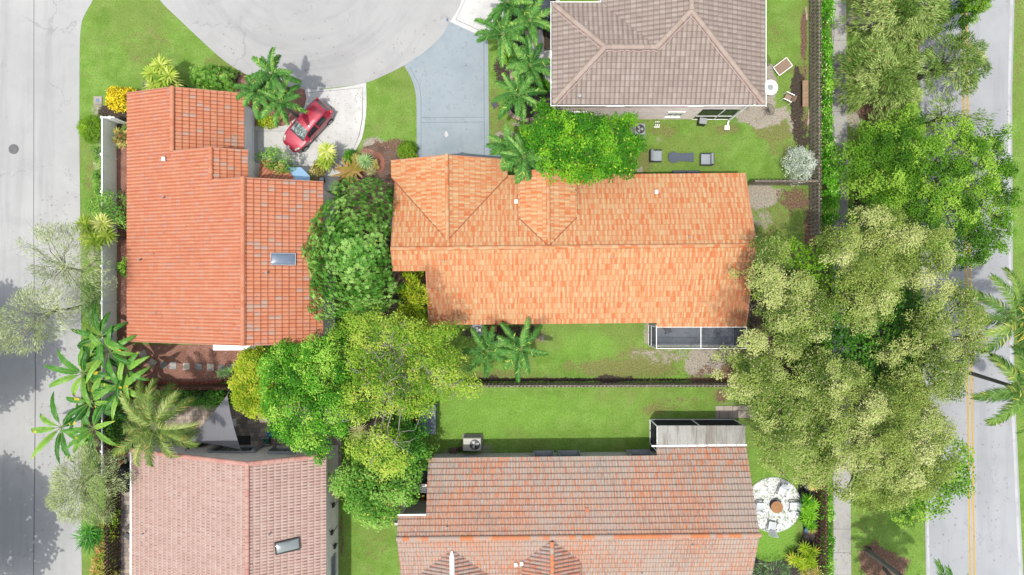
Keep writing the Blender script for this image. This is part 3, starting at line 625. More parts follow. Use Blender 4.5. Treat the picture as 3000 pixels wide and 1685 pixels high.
def wall_ring(pts, mat, parent, zb=0.0, name='wall', th=None):
    """vertical walls along a closed outline; each point (x, y, ztop)"""
    mb = MB(); n = len(pts); v = [(p[0], p[1], zb) for p in pts] + [(p[0], p[1], p[2]) for p in pts]
    mb.add(v, [(i, (i+1) % n, n+(i+1) % n, n+i) for i in range(n)])
    return mb.build(name, mat, parent)
def window(parent, p0, p1, z0, z1, out, frame='white', bars=(2, 3), hood=0.0):
    """window in a wall from p0 to p1 (2D), facing 'out' (2D unit)"""
    a = Vector((p1[0]-p0[0], p1[1]-p0[1], 0)); L = a.length; a.normalize(); o2 = Vector((out[0], out[1], 0))
    f = MB(); P = lambda t, z, d: Vector((p0[0], p0[1], 0)) + a*t + o2*d + Vector((0, 0, z))
    f.beam(P(-0.04, z0, .03), P(L+.04, z0, .03), .1, .06); f.beam(P(-.04, z1, .03), P(L+.04, z1, .03), .06, .05)
    f.beam(P(0, z0+.035, .03), P(0, z1-.03, .03), .05, .045); f.beam(P(L, z0+.035, .03), P(L, z1-.03, .03), .05, .045)
    for i in range(1, bars[0]): f.beam(P(L*i/bars[0], z0+.035, .025), P(L*i/bars[0], z1-.03, .025), .012, .022)
    for j in range(1, bars[1]): z = z0+(z1-z0)*j/bars[1]; f.beam(P(.04, z, .022), P(L-.04, z, .022), .012, .022)
    w_ = f.build('window', M[frame], parent)
    g = MB(); q = [P(.03, z0+.02, .008), P(L-.03, z0+.02, .008), P(L-.03, z1-.02, .008), P(.03, z1-.02, .008)]
    g.add([tuple(x) for x in q], [(0, 1, 2, 3)]); g.build('pane', M['glass'], w_)
    return w_
def box_part(name, mat, parent, *boxes):
    mb = MB()
    for b in boxes: mb.box(*b)
    return mb.build(name, M[mat], parent)
def vent(parent, x, y, z, kind='dark', r=0.06):
    m = MB()
    if kind == 'white': m.cbox(x, y, z+.12, .22, .26, .26, bev=.04)
    else: m.lathe([(r, z-.05), (r, z+.22), (r*.7, z+.22), (r*.7, z+.12)], x, y, 10)
    return m.build('roof_vent', M['white' if kind == 'white' else 'metal'], parent)
# ------------------------------------------------------------------ houses
# --- terracotta house on the left
def red_house():
    h = thing('terracotta_house', 'stepped terracotta tiled house beside the white vinyl fence and the red car', 'house', (-18, 4, 0))
    o = Vector((-18, 4)); L = lambda x, y, z=None: (x-o.x, y-o.y) if z is None else (x-o.x, y-o.y, z)
    sW, sE = 0.363, 0.37; xw = -26.62; zw = 2.8
    # plan: y bands with their own ridge
    bands = [(9.15, 13.45, -22.79, 4.19, -18.55), (7.05, 9.15, -19.71, 5.31, -17.56), (-3.72, 7.05, -17.26, 6.2, -12.57)]
    r = Roof(); c = []
    for y0, y1, xr, zr, xe in bands:
        r.plane([L(xw, y0), L(xr, y0), L(xr, y1), L(xw, y1)], L(xw, 0), zw, (-1, 0), sW, 0.235, 0.40, 0.035, 0.022)
    r2 = Roof()
    for y0, y1, xr, zr, xe in bands:
        r2.plane([L(xr, y0), L(xe, y0), L(xe, y1), L(xr, y1)], L(xe, 0), zr-(xe-xr)*sE, (1, 0), sE, 0.252, 0.435, 0.03, 0.03)
        c.append((L(xr, y0-.02, zr+.02), L(xr, y1+.02, zr+.02)))
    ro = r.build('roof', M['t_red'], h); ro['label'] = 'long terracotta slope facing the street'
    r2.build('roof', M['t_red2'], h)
    caps(c, 0.15, M['c_red'], h)
    # gable rake edges
    for y, b in ((13.45, 0), (9.15, 1), (7.05, 2), (-3.72, 2)):
        y0, y1, xr, zr, xe = bands[b]
        xs = xw if (b == 0 or y < 0) else bands[b-1][2]
        z_s = zw + (xs-xw)*sW
        mb = MB(); mb.beam(L(xs, y, z_s-.03), L(xr, y, zr-.03), .05, .16); mb.build('rake_trim', M['rake'], h)
        mb = MB(); mb.beam(L(xr, y, zr-.03), L(xe, y, zr-(xe-xr)*sE-.03), .05, .16); mb.build('rake_trim', M['rake'], h)
    k = .38
    ytop = {0: 13.0, 1: 8.75, 2: 6.7}
    zW = lambda x: zw + (x-xw)*sW - .12
    def zE(x, b): return bands[b][3] - (x-bands[b][2])*sE - .12
    X0 = xw+.4
    ring = [(X0, -3.3, zW(X0)), (-17.26, -3.3, 6.05), (-12.95, -3.3, zE(-12.95, 2)), (-12.95, 6.7, zE(-12.95, 2)), (-17.26, 6.7, 6.05), (-17.9, 6.7, 5.7), (-17.9, 6.7, zE(-17.9, 1)), (-17.9, 8.75, zE(-17.9, 1)), (-19.71, 8.75, 5.15), (-18.9, 8.75, 4.9), (-18.9, 8.75, zE(-18.9, 0)),
            (-18.9, 13.0, zE(-18.9, 0)), (-22.79, 13.0, 4.05), (X0, 13.0, zW(X0))]
    wall_ring([L(*p) for p in ring], M['w_red'], h)
    # garage door on the drive side, lamps
    g = MB(); 
    for i in range(4): g.cbox(-18.9-o.x+.03, 11.0-o.y, .3+.55*i, .05, 3.6, .53, bev=.012)
    g.build('garage_door', M['white'], h)
    # low entry roof with radial tiles
    e = Roof(); zc = 3.5; cx, cy = -17.2, 7.05
    e.plane([L(-17.5, 7.0), L(-14.6, 7.0), L(-17.5, 8.9)], L(-17.5, 8.9), 2.45, (0.5, 0.85), .42, .24, .4)
    e.plane([L(-17.5, 8.9), L(-16.1, 8.7), L(-14.6, 7.0)], L(-14.6, 7.0), 2.35, (0.8, 0.6), .35, .24, .4)
    eo = e.build('entry_roof', M['t_red'], h)
    # skylight, vents, white awning on the south side
    zs = lambda x: bands[2][3] - (x-bands[2][2])*sE
    xk, yk = GX(831.5, 5.3), GY(759.5, 5.3); th = -math.atan(sE)
    m = MB(); m.m = Matrix.Translation((xk-o.x, yk-o.y, zs(xk)+.07)) @ Matrix.Rotation(-th, 4, 'Y')
    for b in ((-.78,.78,-.4,-.36),(-.78,.78,.36,.4),(-.78,-.74,-.36,.36),(.74,.78,-.36,.36)): m.box(b[0], b[1], b[2], b[3], -.1, .1)
    sk = m.build('skylight', M['metal'], h)
    m2 = MB(); m2.m = m.m; n = 8; vs_ = []; fs = []
    for i in range(n+1):
        for j in range(n+1):
            a, b = i/n, j/n; vs_.append((-.74+1.48*a, -.36+.72*b, .05+.11*(math.sin(math.pi*a)*math.sin(math.pi*b))**.5))
    for i in range(n):
        for j in range(n): fs.append((i*(n+1)+j, (i+1)*(n+1)+j, (i+1)*(n+1)+j+1, i*(n+1)+j+1))
    m2.add(vs_, fs); m2.build('dome', M['skyglass'], sk, True)
    for u, v, kd in ((482, 467, 'white'), (481, 579, 'd'), (410, 761, 'd'), (782, 799, 'd')):
        z = 4.2; x = GX(u, z); z = (zw+(x-xw)*sW) if x < -17.26 else zs(x); x = GX(u, z); y = GY(v, z)
        vent(h, x-o.x, y-o.y, z, kd)
    box_part('awning', 'white', h, (GX(625,2.4)-o.x, GX(750,2.4)-o.x, GY(1026,2.4)-o.y, -3.28-o.y, 2.36, 2.44))
    for q in (((-25, -3.3), (-23.4, -3.3)), ((-20, -3.3), (-18.4, -3.3))): window(h, L(*q[0]), L(*q[1]), .9, 2.1, (0, -1))
    for yy in (0, 3, 6, 10): window(h, L(X0, yy+1.2), L(X0, yy), .9, 2.1, (-1, 0))
    for yy in (-1.5, 2.5): window(h, L(-12.95, yy), L(-12.95, yy+1.3), .9, 2.1, (1, 0))
red_house()

# --- orange house in the centre
def orange_house():
    ang = R(0.54); cx, cy = 4.0, 2.68
    h = thing('orange_house', 'long house with bright orange blend tile roof and two front gables', 'house', (cx, cy, 0), ang)
    zr = 4.87; s = 0.4; tw, co_ = 0.30, 0.40
    xl, xr_ = -8.0-cx, 16.16-cx; yN = 5.12; yS = -5.18; yR = 0.0
    z = lambda y: zr - abs(y)*s
    r = Roof()
    r.plane([(xl, 0), (xr_, 0), (xr_-.02, yN), (xl, yN)], (0, 0), zr, (0, 1), s, tw, co_, .022, .028)
    xn = -5.78-cx; xs2 = 9.95-cx
    r.plane([(xl, -1.48), (xn, -1.48), (xn, 0), (xl, 0)], (0, 0), zr, (0, -1), s, tw, co_, .022, .028)
    r.plane([(xn, yS), (xs2, yS), (xs2, 0), (xn, 0)], (0, 0), zr, (0, -1), s, tw, co_, .022, .028)
    r.plane([(xs2, yS-.36), (xr_, yS-.36), (xr_, 0), (xs2, 0)], (0, 0), zr, (0, -1), s, tw, co_, .022, .028)
    # front garage wing: ridge runs north
    wx = -4.28-cx; sw = .45; zw_ = 4.66; hw = 4.02; yT = 6.2
    yv = (zr-zw_)/s; ye = (zr-(zw_-hw*sw))/s
    r.plane([(wx-hw, yT), (wx-hw, ye), (wx, yv), (wx, yT)], (wx, 0), zw_, (-1, 0), sw, tw, co_, .022, .028, sheet_off=.005)
    r.plane([(wx+hw, yT), (wx, yT), (wx, yv), (wx+hw, ye)], (wx, 0), zw_, (1, 0), sw, tw, co_, .022, .028, sheet_off=.005)
    # small gable
    dx = 2.42-cx; hd = 1.97; zd = 4.84; sd = .4; yv2 = (zr-zd)/s; ye2 = (zr-(zd-hd*sd))/s; yD = 5.2
    r.plane([(dx-hd, yD), (dx-hd, ye2), (dx, yv2), (dx, yD)], (dx, 0), zd, (-1, 0), sd, tw, co_, .022, .028, sheet_off=.005)
    r.plane([(dx+hd, yD), (dx, yD), (dx, yv2), (dx+hd, ye2)], (dx, 0), zd, (1, 0), sd, tw, co_, .022, .028, sheet_off=.005)
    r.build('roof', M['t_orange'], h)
    caps([((xl-.02, 0, zr+.02), (xr_+.06, 0, zr+.02)), ((wx, yv, zw_+.02), (wx, yT+.03, zw_+.02)), ((dx, yv2+.1, zd+.02), (dx, yD+.03, zd+.02))], .14, M['c_orange'], h)
    m = MB()
    for p, q in (((wx-hw, ye, z(ye)+.05), (wx, yv, zw_+.03)), ((wx+hw, ye, z(ye)+.05), (wx, yv, zw_+.03)), ((dx-hd, ye2, z(ye2)+.05), (dx, yv2, zd+.03)), ((dx+hd, ye2, z(ye2)+.05), (dx, yv2, zd+.03))): m = MB(); m.beam(p, q, .06, .03); m.build('valley', M['valley_line'], h)  # thin darker strip laid along each roof valley
    # walls
    k = .4
    wall_ring([(xl+k, -1.1, z(-1.1)-.12), (xn+k, -1.1, z(-1.1)-.12), (xn+k, yS+k, z(yS+k)-.12), (xr_-k, yS+k, z(yS+k)-.12), (xr_-k, 0, zr-.12), (xr_-k, yN-k, z(yN-k)-.12), (wx+hw-k, yN-k, z(yN-k)-.12), (wx+hw-k, yT-k, 2.75), (wx, yT-k, zw_-.12), (wx-hw+k, yT-k, 2.75), (wx-hw+k, yN-k, 2.9), (xl+k, 2, z(2)-.12), (xl+k, 0, zr-.12)], M['w_orange'], h)
    wall_ring([(dx-hd+.05, ye2, zd-hd*sd-.1), (dx-hd+.05, yD-.3, zd-hd*sd-.1), (dx, yD-.3, zd-.1), (dx+hd-.05, yD-.3, zd-hd*sd-.1), (dx+hd-.05, ye2, zd-hd*sd-.1)], M['w_orange'], h, zb=2.9)
    m = MB()
    for (p, q) in (((xr_, yN, z(yN)-.03), (xr_, 0, zr-.03)), ((xr_, 0, zr-.03), (xr_, yS-.36, z(yS-.36)-.03)), ((xl, yN, z(yN)-.03), (xl, 0, zr-.03)), ((xl, 0, zr-.03), (xl, -1.48, z(1.48)-.03)), ((wx-hw, yT, zw_-hw*sw-.03), (wx, yT, zw_-.03)), ((wx, yT, zw_-.03), (wx+hw, yT, zw_-hw*sw-.03)), ((xn, yS, z(yS)-.03), (xn, -1.48, z(1.48)-.03))): m = MB(); m.beam(p, q, .05, .14); m.build('rake_trim', M['rake'], h)
    window(h, (3.0, yN-k), (4.4, yN-k), .9, 2.1, (0, 1)); window(h, (8.0, yN-k), (6.6, yN-k), .9, 2.1, (0, 1))
    window(h, (-6, yS+k), (-4.6, yS+k), .9, 2.1, (0, -1)); window(h, (0, yS+k), (1.8, yS+k), .9, 2.1, (0, -1)); window(h, (xr_-k, -2), (xr_-k, -.6), .9, 2.1, (1, 0))
    g = MB()
    for i in range(4): g.cbox(wx, yT-k+.03, .3+.55*i, 4.6, .05, .53, bev=.012)
    g.build('garage_door', M['white'], h)
    inv = (Matrix.Translation((cx, cy, 0)) @ Matrix.Rotation(ang, 4, 'Z')).inverted()
    for u, v, kd in ((1512.5, 591, 'white'), (1922, 563, 'white'), (1867, 618, 'd'), (2018, 695, 'd'), (1300, 766, 'd'), (1791, 754, 'd')):
        zz = 4.3
        for _ in range(3):
            p = inv @ G(u, v, zz); zz = z(p.y)
        vent(h, p.x, p.y, zz, kd, .05 if kd == 'd' else .1)
orange_house()

# --- brown house, two storeys, hipped
def brown_house():
    h = thing('brown_house', 'two storey house with greyish brown hipped tile roof and pinkish walls', 'house', (9.5, 15, 0))
    o = Vector((9.5, 15)); L = lambda x, y, z=None: (x-o.x, y-o.y) if z is None else (x-o.x, y-o.y, z)
    ze = 5.6; s = .38; x0, x1, x2 = 2.6, 5.85, 16.45; y0, y1 = 11.9, 18.5; y2 = 30.0
    tw, co_ = .31, .37; px_ = (x1+x2)/2; rr = (x2-x1)/2; zp = ze+rr*s; yp = y0+rr; hy = (y0+y1)/2; hr = (y1-y0)/2; zh = ze+hr*s
    xv = x1+hr
    r = Roof(); P = dict(tw=tw, course=co_, amp=.028, st=.022)
    # south slope of wing and main body
    r.plane([L(x0, y0), L(xv, y0), L(xv, hy), L(x0+hr, hy)], L(0, y0), ze, (0, -1), s, **P)
    r.plane([L(xv, y0), L(x2, y0), L(px_, yp), L(xv, hy)], L(0, y0), ze, (0, -1), s, **P)
    r.plane([L(x0, y0), L(x0+hr, hy), L(x0, y1)], L(x0, 0), ze, (-1, 0), s, **P)
    r.plane([L(x0, y1), L(x0+hr, hy), L(xv, hy), L(x1, y1)], L(0, y1), ze, (0, 1), s, **P)
    r.plane([L(x1, y1), L(xv, hy), L(px_, yp), L(px_, y2), L(x1, y2)], L(x1, 0), ze, (-1, 0), s, **P)
    r.plane([L(x2, y0), L(x2, y2), L(px_, y2), L(px_, yp)], L(x2, 0), ze, (1, 0), s, **P)
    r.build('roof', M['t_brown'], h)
    cl = [(L(x0+.1, y0+.1, ze+.06), L(x0+hr, hy, zh)), (L(x0+.1, y1-.1, ze+.06), L(x0+hr, hy, zh)), (L(x0+hr, hy, zh+.02), L(xv, hy, zh+.02)), (L(xv, hy, zh), L(px_, yp, zp)), (L(x2-.1, y0+.1, ze+.06), L(px_, yp, zp)), (L(px_, yp, zp+.02), L(px_, y2, zp+.02))]
    caps(cl, .17, M['c_brown'], h, seg=.4)
    m = MB()                                       # mortar line beside the ridge tiles
    offs = [(.12, -.12), (.12, .12), (0, -.2), (.14, -.14), (-.12, -.12)]
    for (p, q), (ox, oy) in zip(cl[:5], [(.16, -.16), (-.16, -.16), (0, -.24), (.17, -.17), (-.17, -.17)]):
        n = 24; pts = []
        for i in range(n+1):
            t = i/n; a = Vector(p).lerp(Vector(q), t); j = random.uniform(.85, 1.2)
            pts.append((a.x+ox*j, a.y+oy*j, a.z-.02))
        m.tube(pts, [random.uniform(.03, .05) for _ in pts], 6)
    m.build('mortar_bead', M['mortar'], h)
    g = MB(); gz = ze-.02
    for p, q in ((L(x0-.07, y0-.07, gz), L(x2+.07, y0-.07, gz)), (L(x0-.07, y0-.12, gz), L(x0-.07, y1+.12, gz)), (L(x2+.07, y0-.12, gz), L(x2+.07, y2, gz)), (L(x0, y1+.07, gz), L(x1-.07, y1+.07, gz)), (L(x1-.07, y1+.12, gz), L(x1-.07, y2, gz))): g.beam(p, q, .035, .09)
    g.build('gutter', M['white'], h)
    k = .42
    rng = [(x0+k, y0+k), (13.2, y0+k), (13.2, y0+1.4), (x2-k, y0+1.4), (x2-k, y2), (x1+k, y2), (x1+k, y1-k), (x0+k, y1-k)]
    wall_ring([L(x, y, ze-.02) for x, y in rng], M['w_brown'], h)
    # upper floor over the screened corner room
    wall_ring([L(13.2, y0+k, ze-.02), L(x2-k, y0+k, ze-.02), L(x2-k, y0+1.4, ze-.02)], M['w_brown'], h, zb=2.9)
    box_part('soffit', 'white', h, (13.2-o.x, x2-k-o.x, y0+k-o.y, y0+1.4-o.y, 2.8, 2.9))
    sc_ = M['screen_dark'] 
    mb = MB(); yy = y0+k-o.y
    mb.add([(13.25-o.x, yy, .02), (x2-k-o.x, yy, .02), (x2-k-o.x, yy, 2.8), (13.25-o.x, yy, 2.8)], [(0, 1, 2, 3)]); mb.build('screen_panel', sc_, h)
    box_part('screen_frame', 'white', h, (13.2-o.x, x2-k-o.x, yy-.04, yy-.01, 1.0, 1.05), (13.2-o.x, x2-k-o.x, yy-.04, yy-.01, 0.02, 0.08), (x2-k-o.x-.05, x2-k-o.x+.02, yy-.05, yy+.03, .0, 2.8), (14.7-o.x, 14.76-o.x, yy-.04, yy-.01, .08, 2.8))
    window(h, L(11.0, y0+k), L(12.1, y0+k), .8, 2.2, (0, -1), bars=(3, 3)); window(h, L(11.9, y0+k), L(13.0, y0+k), 3.7, 4.9, (0, -1), bars=(3, 3))
    window(h, L(6.4, y0+k), L(7.6, y0+k), 3.7, 4.9, (0, -1), bars=(3, 3)); window(h, L(4.0, y0+k), L(5.2, y0+k), .8, 2.2, (0, -1), bars=(3, 3))
    for y in (13.5, 16.5): window(h, L(x0+k, y+1.1), L(x0+k, y), 3.7, 4.9, (-1, 0), bars=(3, 3))
    for y in (15, 19): window(h, L(x2-k, y), L(x2-k, y+1.2), .9, 2.2, (1, 0), bars=(3, 3))
    d = MB(); X = GX(2131.5); Yd = y0+k-.12-o.y; d.beam((X-o.x, Yd-.02, .22), (X-o.x, Yd-.02, 5.4), .1, .09); d.beam((X-o.x, Yd, 5.38), (X-o.x, y0-.05-o.y, 5.56), .1, .09); d.beam((X-o.x, Yd-.02, .24), (X-.03-o.x, Yd-.35, .08), .1, .09)
    d.cbox(X-.05-o.x, Yd-.5, .04, .35, .32, .06, bev=.02)
    d.build('downspout', M['white'], h)
    vz = ze+1.1*s; vent(h, GX(1698, 6.0)-o.x, GY(282, 6.0)-o.y, 5.95, 'd', .12)
M['screen_dark'] = make_screen('dark_insect_screen', A(84,86,88), .6)
M['screen_light'] = make_screen('porch_insect_screen', A(110,116,124), .34)
brown_house()

# --- pink house bottom left
def pink_house():
    h = thing('pink_house', 'house with pale pink tile roof and grey stucco end wall facing the shaded patio', 'house', (-18, -17, 0))
    o = Vector((-18, -17)); L = lambda x, y, z=None: (x-o.x, y-o.y) if z is None else (x-o.x, y-o.y, z)
    xw, zw = -26.3, 2.8; xr, zr = -16.9, 6.4; xe, ze = -12.42, 4.3; yN = -11.2; yS = -26.0
    sW = (zr-zw)/(xr-xw); sE = (zr-ze)/(xe-xr)
    r = Roof()
    r.plane([L(xw, yS), L(xr, yS), L(xr, yN-.1), L(xw, yN-.1)], L(xw, 0), zw, (-1, 0), sW, .2, .42, .03, .022)
    r.plane([L(xr, yS), L(xe, yS), L(xe, yN-.1), L(xr, yN-.1)], L(xe, 0), ze, (1, 0), sE, .2, .42, .03, .028)
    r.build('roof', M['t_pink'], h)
    caps([(L(xr, yN, zr+.02), L(xr, yS, zr+.02))], .15, M['c_pink'], h)
    caps([(L(xw, yN-.05, zw+.03), L(xr, yN-.05, zr+.03)), (L(xe, yN-.05, ze+.03), L(xr, yN-.05, zr+.03))], .15, M['c_pink'], h, 'rake_tile', rowid=3)
    k = .3
    zf = lambda x: (zw+(x-xw)*sW if x < xr else zr-(x-xr)*sE)-.1
    a, b = xw+.4, -12.72; yw = -11.66
    # the north wall stands forward of the gable tiles at its base
    wall_ring([L(a, yS, zf(a)), L(b, yS, zf(b)), L(b, yw+.12, zf(b)), L(b-.3, yw+.12, zf(b-.3)), L(xr, yw+.12, zf(xr)), L(a, yw+.12, zf(a))], M['w_pink'], h)
    g = MB(); g.beam(L(xw-.05, yS, zw-.02), L(xw-.05, yN, zw-.02), .1, .11); g.build('gutter', M['white'], h)
    yq = yw+.12
    # large window with storm shutters
    w1 = window(h, L(GX(625,1.6), yq), L(GX(742,1.6), yq), .5, 2.1, (0, 1), 'metal', (3, 3))
    m = MB()
    for uu, ty in ((622, 1), (748, -1)):
        x = GX(uu, 1.6)-o.x
        m.box(x-.06, x+.2, yq-o.y+.03, yq-o.y+.2, .35, 2.3)
    m.box(GX(615, 2.1)-o.x, GX(752, 2.1)-o.x, yq-o.y+.03, yq-o.y+.14, 2.32, 2.4)
    m.build('shutter_track', M['metal'], h)
    w2 = window(h, L(GX(800,2), yq), L(GX(860,2), yq), 1.2, 2.6, (0, 1), 'metal', (2, 2))
    m = MB(); m.box(GX(788, 2.6)-o.x, GX(868, 2.6)-o.x, yq-o.y+.03, yq-o.y+.2, 2.68, 2.78); m.box(GX(793,2)-o.x, GX(797,2)-o.x, yq-o.y+.03, yq-o.y+.25, 1.1, 2.66); m.build('shutter_track', M['metal'], h)
    m = MB(); x = GX(548, 2)-o.x; m.tube([(x-.1, yq-o.y+.05, 2), (x-.05, yq-o.y+.2, 2.05), (x+.08, yq-o.y+.22, 2.0)], .03, 6); m.cbox(x+.1, yq-o.y+.2, 1.98, .12, .1, .1, bev=.02); m.build('floodlight', M['dkmetal'], h)
    m = MB(); x = GX(733, 1.9)-o.x; m.cbox(x, yq-o.y+.12, 1.9, .16, .18, .3, bev=.03); m.build('wall_lantern', M['black'], h)
    # east wall details
    m = MB(); X = b-o.x+.03
    for v, zz in ((1480, 1.6), (1560, 2.0), (1600, 1.2)):
        y = GY(v, zz)-o.y; m.tube([(X, y+.4, zz+.6), (X, y+.1, zz+.3), (X, y-.2, zz-.1), (X, y-.1, .3)], .018, 5); m.box(X-.02, X+.1, y-.14, y+.14, zz-.2, zz+.2)
    m.build('cable', M['dkmetal'], h)
    window(h, L(b, GY(1690, 1.5)), L(b, GY(1630, 1.5)), .9, 2.1, (1, 0), 'metal', (2, 6))
    xk, yk = GX(844, 5.3), GY(1597, 5.3); zk = zr-(xk-xr)*sE
    m = MB(); m.m = Matrix.Translation((xk-o.x, yk-o.y, zk+.08)) @ Matrix.Rotation(math.atan(sE), 4, 'Y') @ Matrix.Rotation(R(5), 4, 'Z')
    for q in ((-.78,.78,-.4,-.34),(-.78,.78,.34,.4),(-.78,-.72,-.34,.34),(.72,.78,-.34,.34)): m.box(q[0], q[1], q[2], q[3], -.1, .1)
    sk = m.build('skylight', M['dkmetal'], h)
    m2 = MB(); m2.m = m.m; n = 8; vs_ = []; fs = []
    for i in range(n+1):
        for j in range(n+1):
            p, q = i/n, j/n; vs_.append((-.72+1.44*p, -.34+.68*q, .05+.14*(math.sin(math.pi*p)*math.sin(math.pi*q))**.5))
    for i in range(n):
        for j in range(n): fs.append((i*(n+1)+j, (i+1)*(n+1)+j, (i+1)*(n+1)+j+1, i*(n+1)+j+1))
    m2.add(vs_, fs); m2.build('dome', M['skyglass2'], sk, True)
    for u, v in ((790, 1565), (420, 1563)):
        z = 5; x = GX(u, z); z = zf(x)+.1; vent(h, GX(u, z)-o.x, GY(v, z)-o.y, z, 'd', .05)
pink_house()

# --- weathered house bottom right
def weathered_house():
    ang = R(0.6); cx, cy = 4.3, -16.4
    h = thing('weathered_house', 'long house with weathered orange and grey streaked tile roof', 'house', (cx, cy, 0), ang)
    zr = 5.1; s = .47; tw, co_ = .2, .41; z = lambda y: zr-abs(y)*s
    xl, xr_ = -7.58-cx, 16.3-cx; yN = 4.75; xn = -5.72-cx; xs2 = 10.05-cx
    r = Roof(); P = dict(tw=tw, course=co_, amp=.025, st=.035)
    r.plane([(xl, 0), (xn, 0), (xn, 1.3), (xl, 1.3)], (0, 0), zr, (0, 1), s, **P)
    r.plane([(xn, 0), (xs2, 0), (xs2, yN), (xn, yN)], (0, 0), zr, (0, 1), s, **P)
    r.plane([(xs2, 0), (xr_, 0), (xr_, yN+.55), (xs2, yN+.55)], (0, 0), zr, (0, 1), s, **P)
    sS = .47; r2 = Roof()
    r.plane([(xl, -5.2), (xr_, -5.2), (xr_, 0), (xl, 0)], (0, 0), zr, (0, -1), sS, tw, .4, .025, .012)
    # south gables
    def gable(x, hw, zg, yend):
        sg = .42; yv = -(zr-zg)/sS; ye = -(zr-(zg-hw*sg))/sS
        r2.plane([(x-hw, yend), (x, yend), (x, yv), (x-hw, ye)], (x, 0), zg, (-1, 0), sg, .26, .4, .03, .02, sheet_off=.01)
        r2.plane([(x+hw, yend), (x+hw, ye), (x, yv), (x, yend)], (x, 0), zg, (1, 0), sg, .26, .4, .03, .02, sheet_off=.01)
        return ((x, yv-.1, zg+.02), (x, yend, zg+.02))
    g1 = gable(2.63-cx, 2.0, zr-.1, -7.4); g2 = gable(-4.0-cx, 2.9, zr-.42, -8)
    for gx, hw, zg, ye in ((2.63-cx, 2.0, zr-.1, -7.4), (-4.0-cx, 2.9, zr-.42, -8)):
        zz = zg-(hw-.3)*.42-.12; wall_ring([(gx-hw+.3, ye+.35, zz), (gx, ye+.35, zg-.12), (gx+hw-.3, ye+.35, zz), (gx+hw-.3, -4.6, zz), (gx-hw+.3, -4.6, zz)], M['w_weather'], h)
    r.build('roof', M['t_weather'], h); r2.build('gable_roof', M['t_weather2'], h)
    caps([((xl-.02, 0, zr+.02), (xr_+.05, 0, zr+.02)), g1], .15, M['c_weather'], h)
    m = MB(); m.tube([(g2[0][0], g2[0][1], g2[0][2]), (g2[1][0], g2[0][1]-.4, g2[1][2]), (g2[1][0], g2[1][1], g2[1][2])], [.05, .16, .16], 8)
    mo = m.build('ridge_cap', M['white'], h); mo['label'] = 'white painted ridge of the smaller south gable'
    k = .42
    wall_ring([(xl+.1, .95, z(1)-.15), (xn+.12, .95, z(1)-.15), (xn+.12, yN+.02-k, z(yN-k)-.12), (xn+.12, yN-k, z(yN-k)-.12), (xr_-k, yN-k, z(yN-k)-.12), (xr_-k, 0, zr-.15), (xr_-k, -4.8, z(4.8)-.15), (xl+k, -4.8, z(4.8)-.15), (xl+k, 0, zr-.15)], M['w_weather'], h)
    g = MB(); yy = yN+.6; g.beam((xs2-.3, yy, z(yN+.5)-.02), (xr_+.05, yy, z(yN+.5)-.02), .1, .1); g.beam((xl-.02, 1.36, z(1.3)-.02), (xn, 1.36, z(1.3)-.02), .09, .1)
    g.build('gutter', M['white'], h)
    # deep window surrounds on the north wall
    inv = (Matrix.Translation((cx, cy, 0)) @ Matrix.Rotation(ang, 4, 'Z')).inverted()
    for u0, u1 in ((1568, 1620), (1642, 1698), (1850, 1908)):
        a = inv @ G(u0, 1333, 2.0); b = inv @ G(u1, 1333, 2.0)
        w_ = window(h, (b.x, yN-k), (a.x, yN-k), .8, 2.0, (0, 1), 'metal', (2, 2))
        f = MB(); y = yN-k
        for x in (a.x-.08, b.x+.08): f.box(x-.05, x+.05, y+.07, y+.32, .6, 2.2)
        f.box(a.x-.03, b.x+.03, y+.07, y+.3, .6, .68); f.build('window_surround', M['metal'], w_)
    f = MB(); a = inv @ G(1358, 1335, 1.5); f.cbox(a.x, yN-k+.1, 1.5, .5, .14, .4, bev=.03); f.build('junction_box', M['metal'], h)
    for u, v in ((2028, 1595), (1880, 1678), (1309, 1543), (1511, 1652), (1528, 1649)):
        zz = 4.5
        for _ in range(3):
            p = inv @ G(u, v, zz); zz = (z(p.y) if p.y > 0 else zr+p.y*sS)
        vent(h, p.x, p.y, zz, 'white' if v in (1652, 1649) else 'd', .05)
    nt_ = MB(); a = inv @ G(1719, 1491, 4.2); nt_.cbox(a.x, a.y, z(a.y)+.05, .26, .3, .03, rx=-math.atan(s)); q = nt_.build('replacement_tile', M['c_red'], h)
weathered_house()
# ------------------------------------------------------------------ fences and walls
def board_fence(name, label, u0, v0, u1, v1, mat, hgt=1.83, bw=.15, pitch=.27, both=True, lean=0, side=1):
    """shadowbox fence: boards alternate on either side of the rails"""
    a = G(u0, v0); b = G(u1, v1); d = b-a; Lg = d.length; ang = math.atan2(d.y, d.x)
    t = thing(name, label, 'fence', a, ang)
    m = MB(); n = int(Lg/pitch); rr = random.Random(int(u0))
    for i in range(n):
        x = i*pitch+.05
        m.cbox(x+bw/2, .06*side, hgt/2+.02, bw, .018, hgt+rr.uniform(-.03, .03), rx=rr.uniform(-.012, .012), rz=rr.uniform(-.03, .03))
        if both: m.cbox(x+bw/2+pitch/2, -.06*side, hgt/2+.02, bw, .018, hgt+rr.uniform(-.03, .03), rx=rr.uniform(-.012, .012))
    m.build('board_panel', mat, t)
    m = MB()
    for z in (.3, .95, hgt-.25): m.box(0, Lg, -.045, .045, z-.04, z+.04)
    m.build('rail', mat, t)
    k = int(Lg/2.4)
    for i in range(k+1): m = MB(); m.cbox(min(Lg-.05, i*2.4+.05), 0, hgt/2, .1, .1, hgt+.04); m.build('post', mat, t)
    return t
board_fence('board_fence', 'long grey weathered board fence between the brown house garden and the leafy hedge', 2371, 690, 2371, -120, M['fence_grey'])
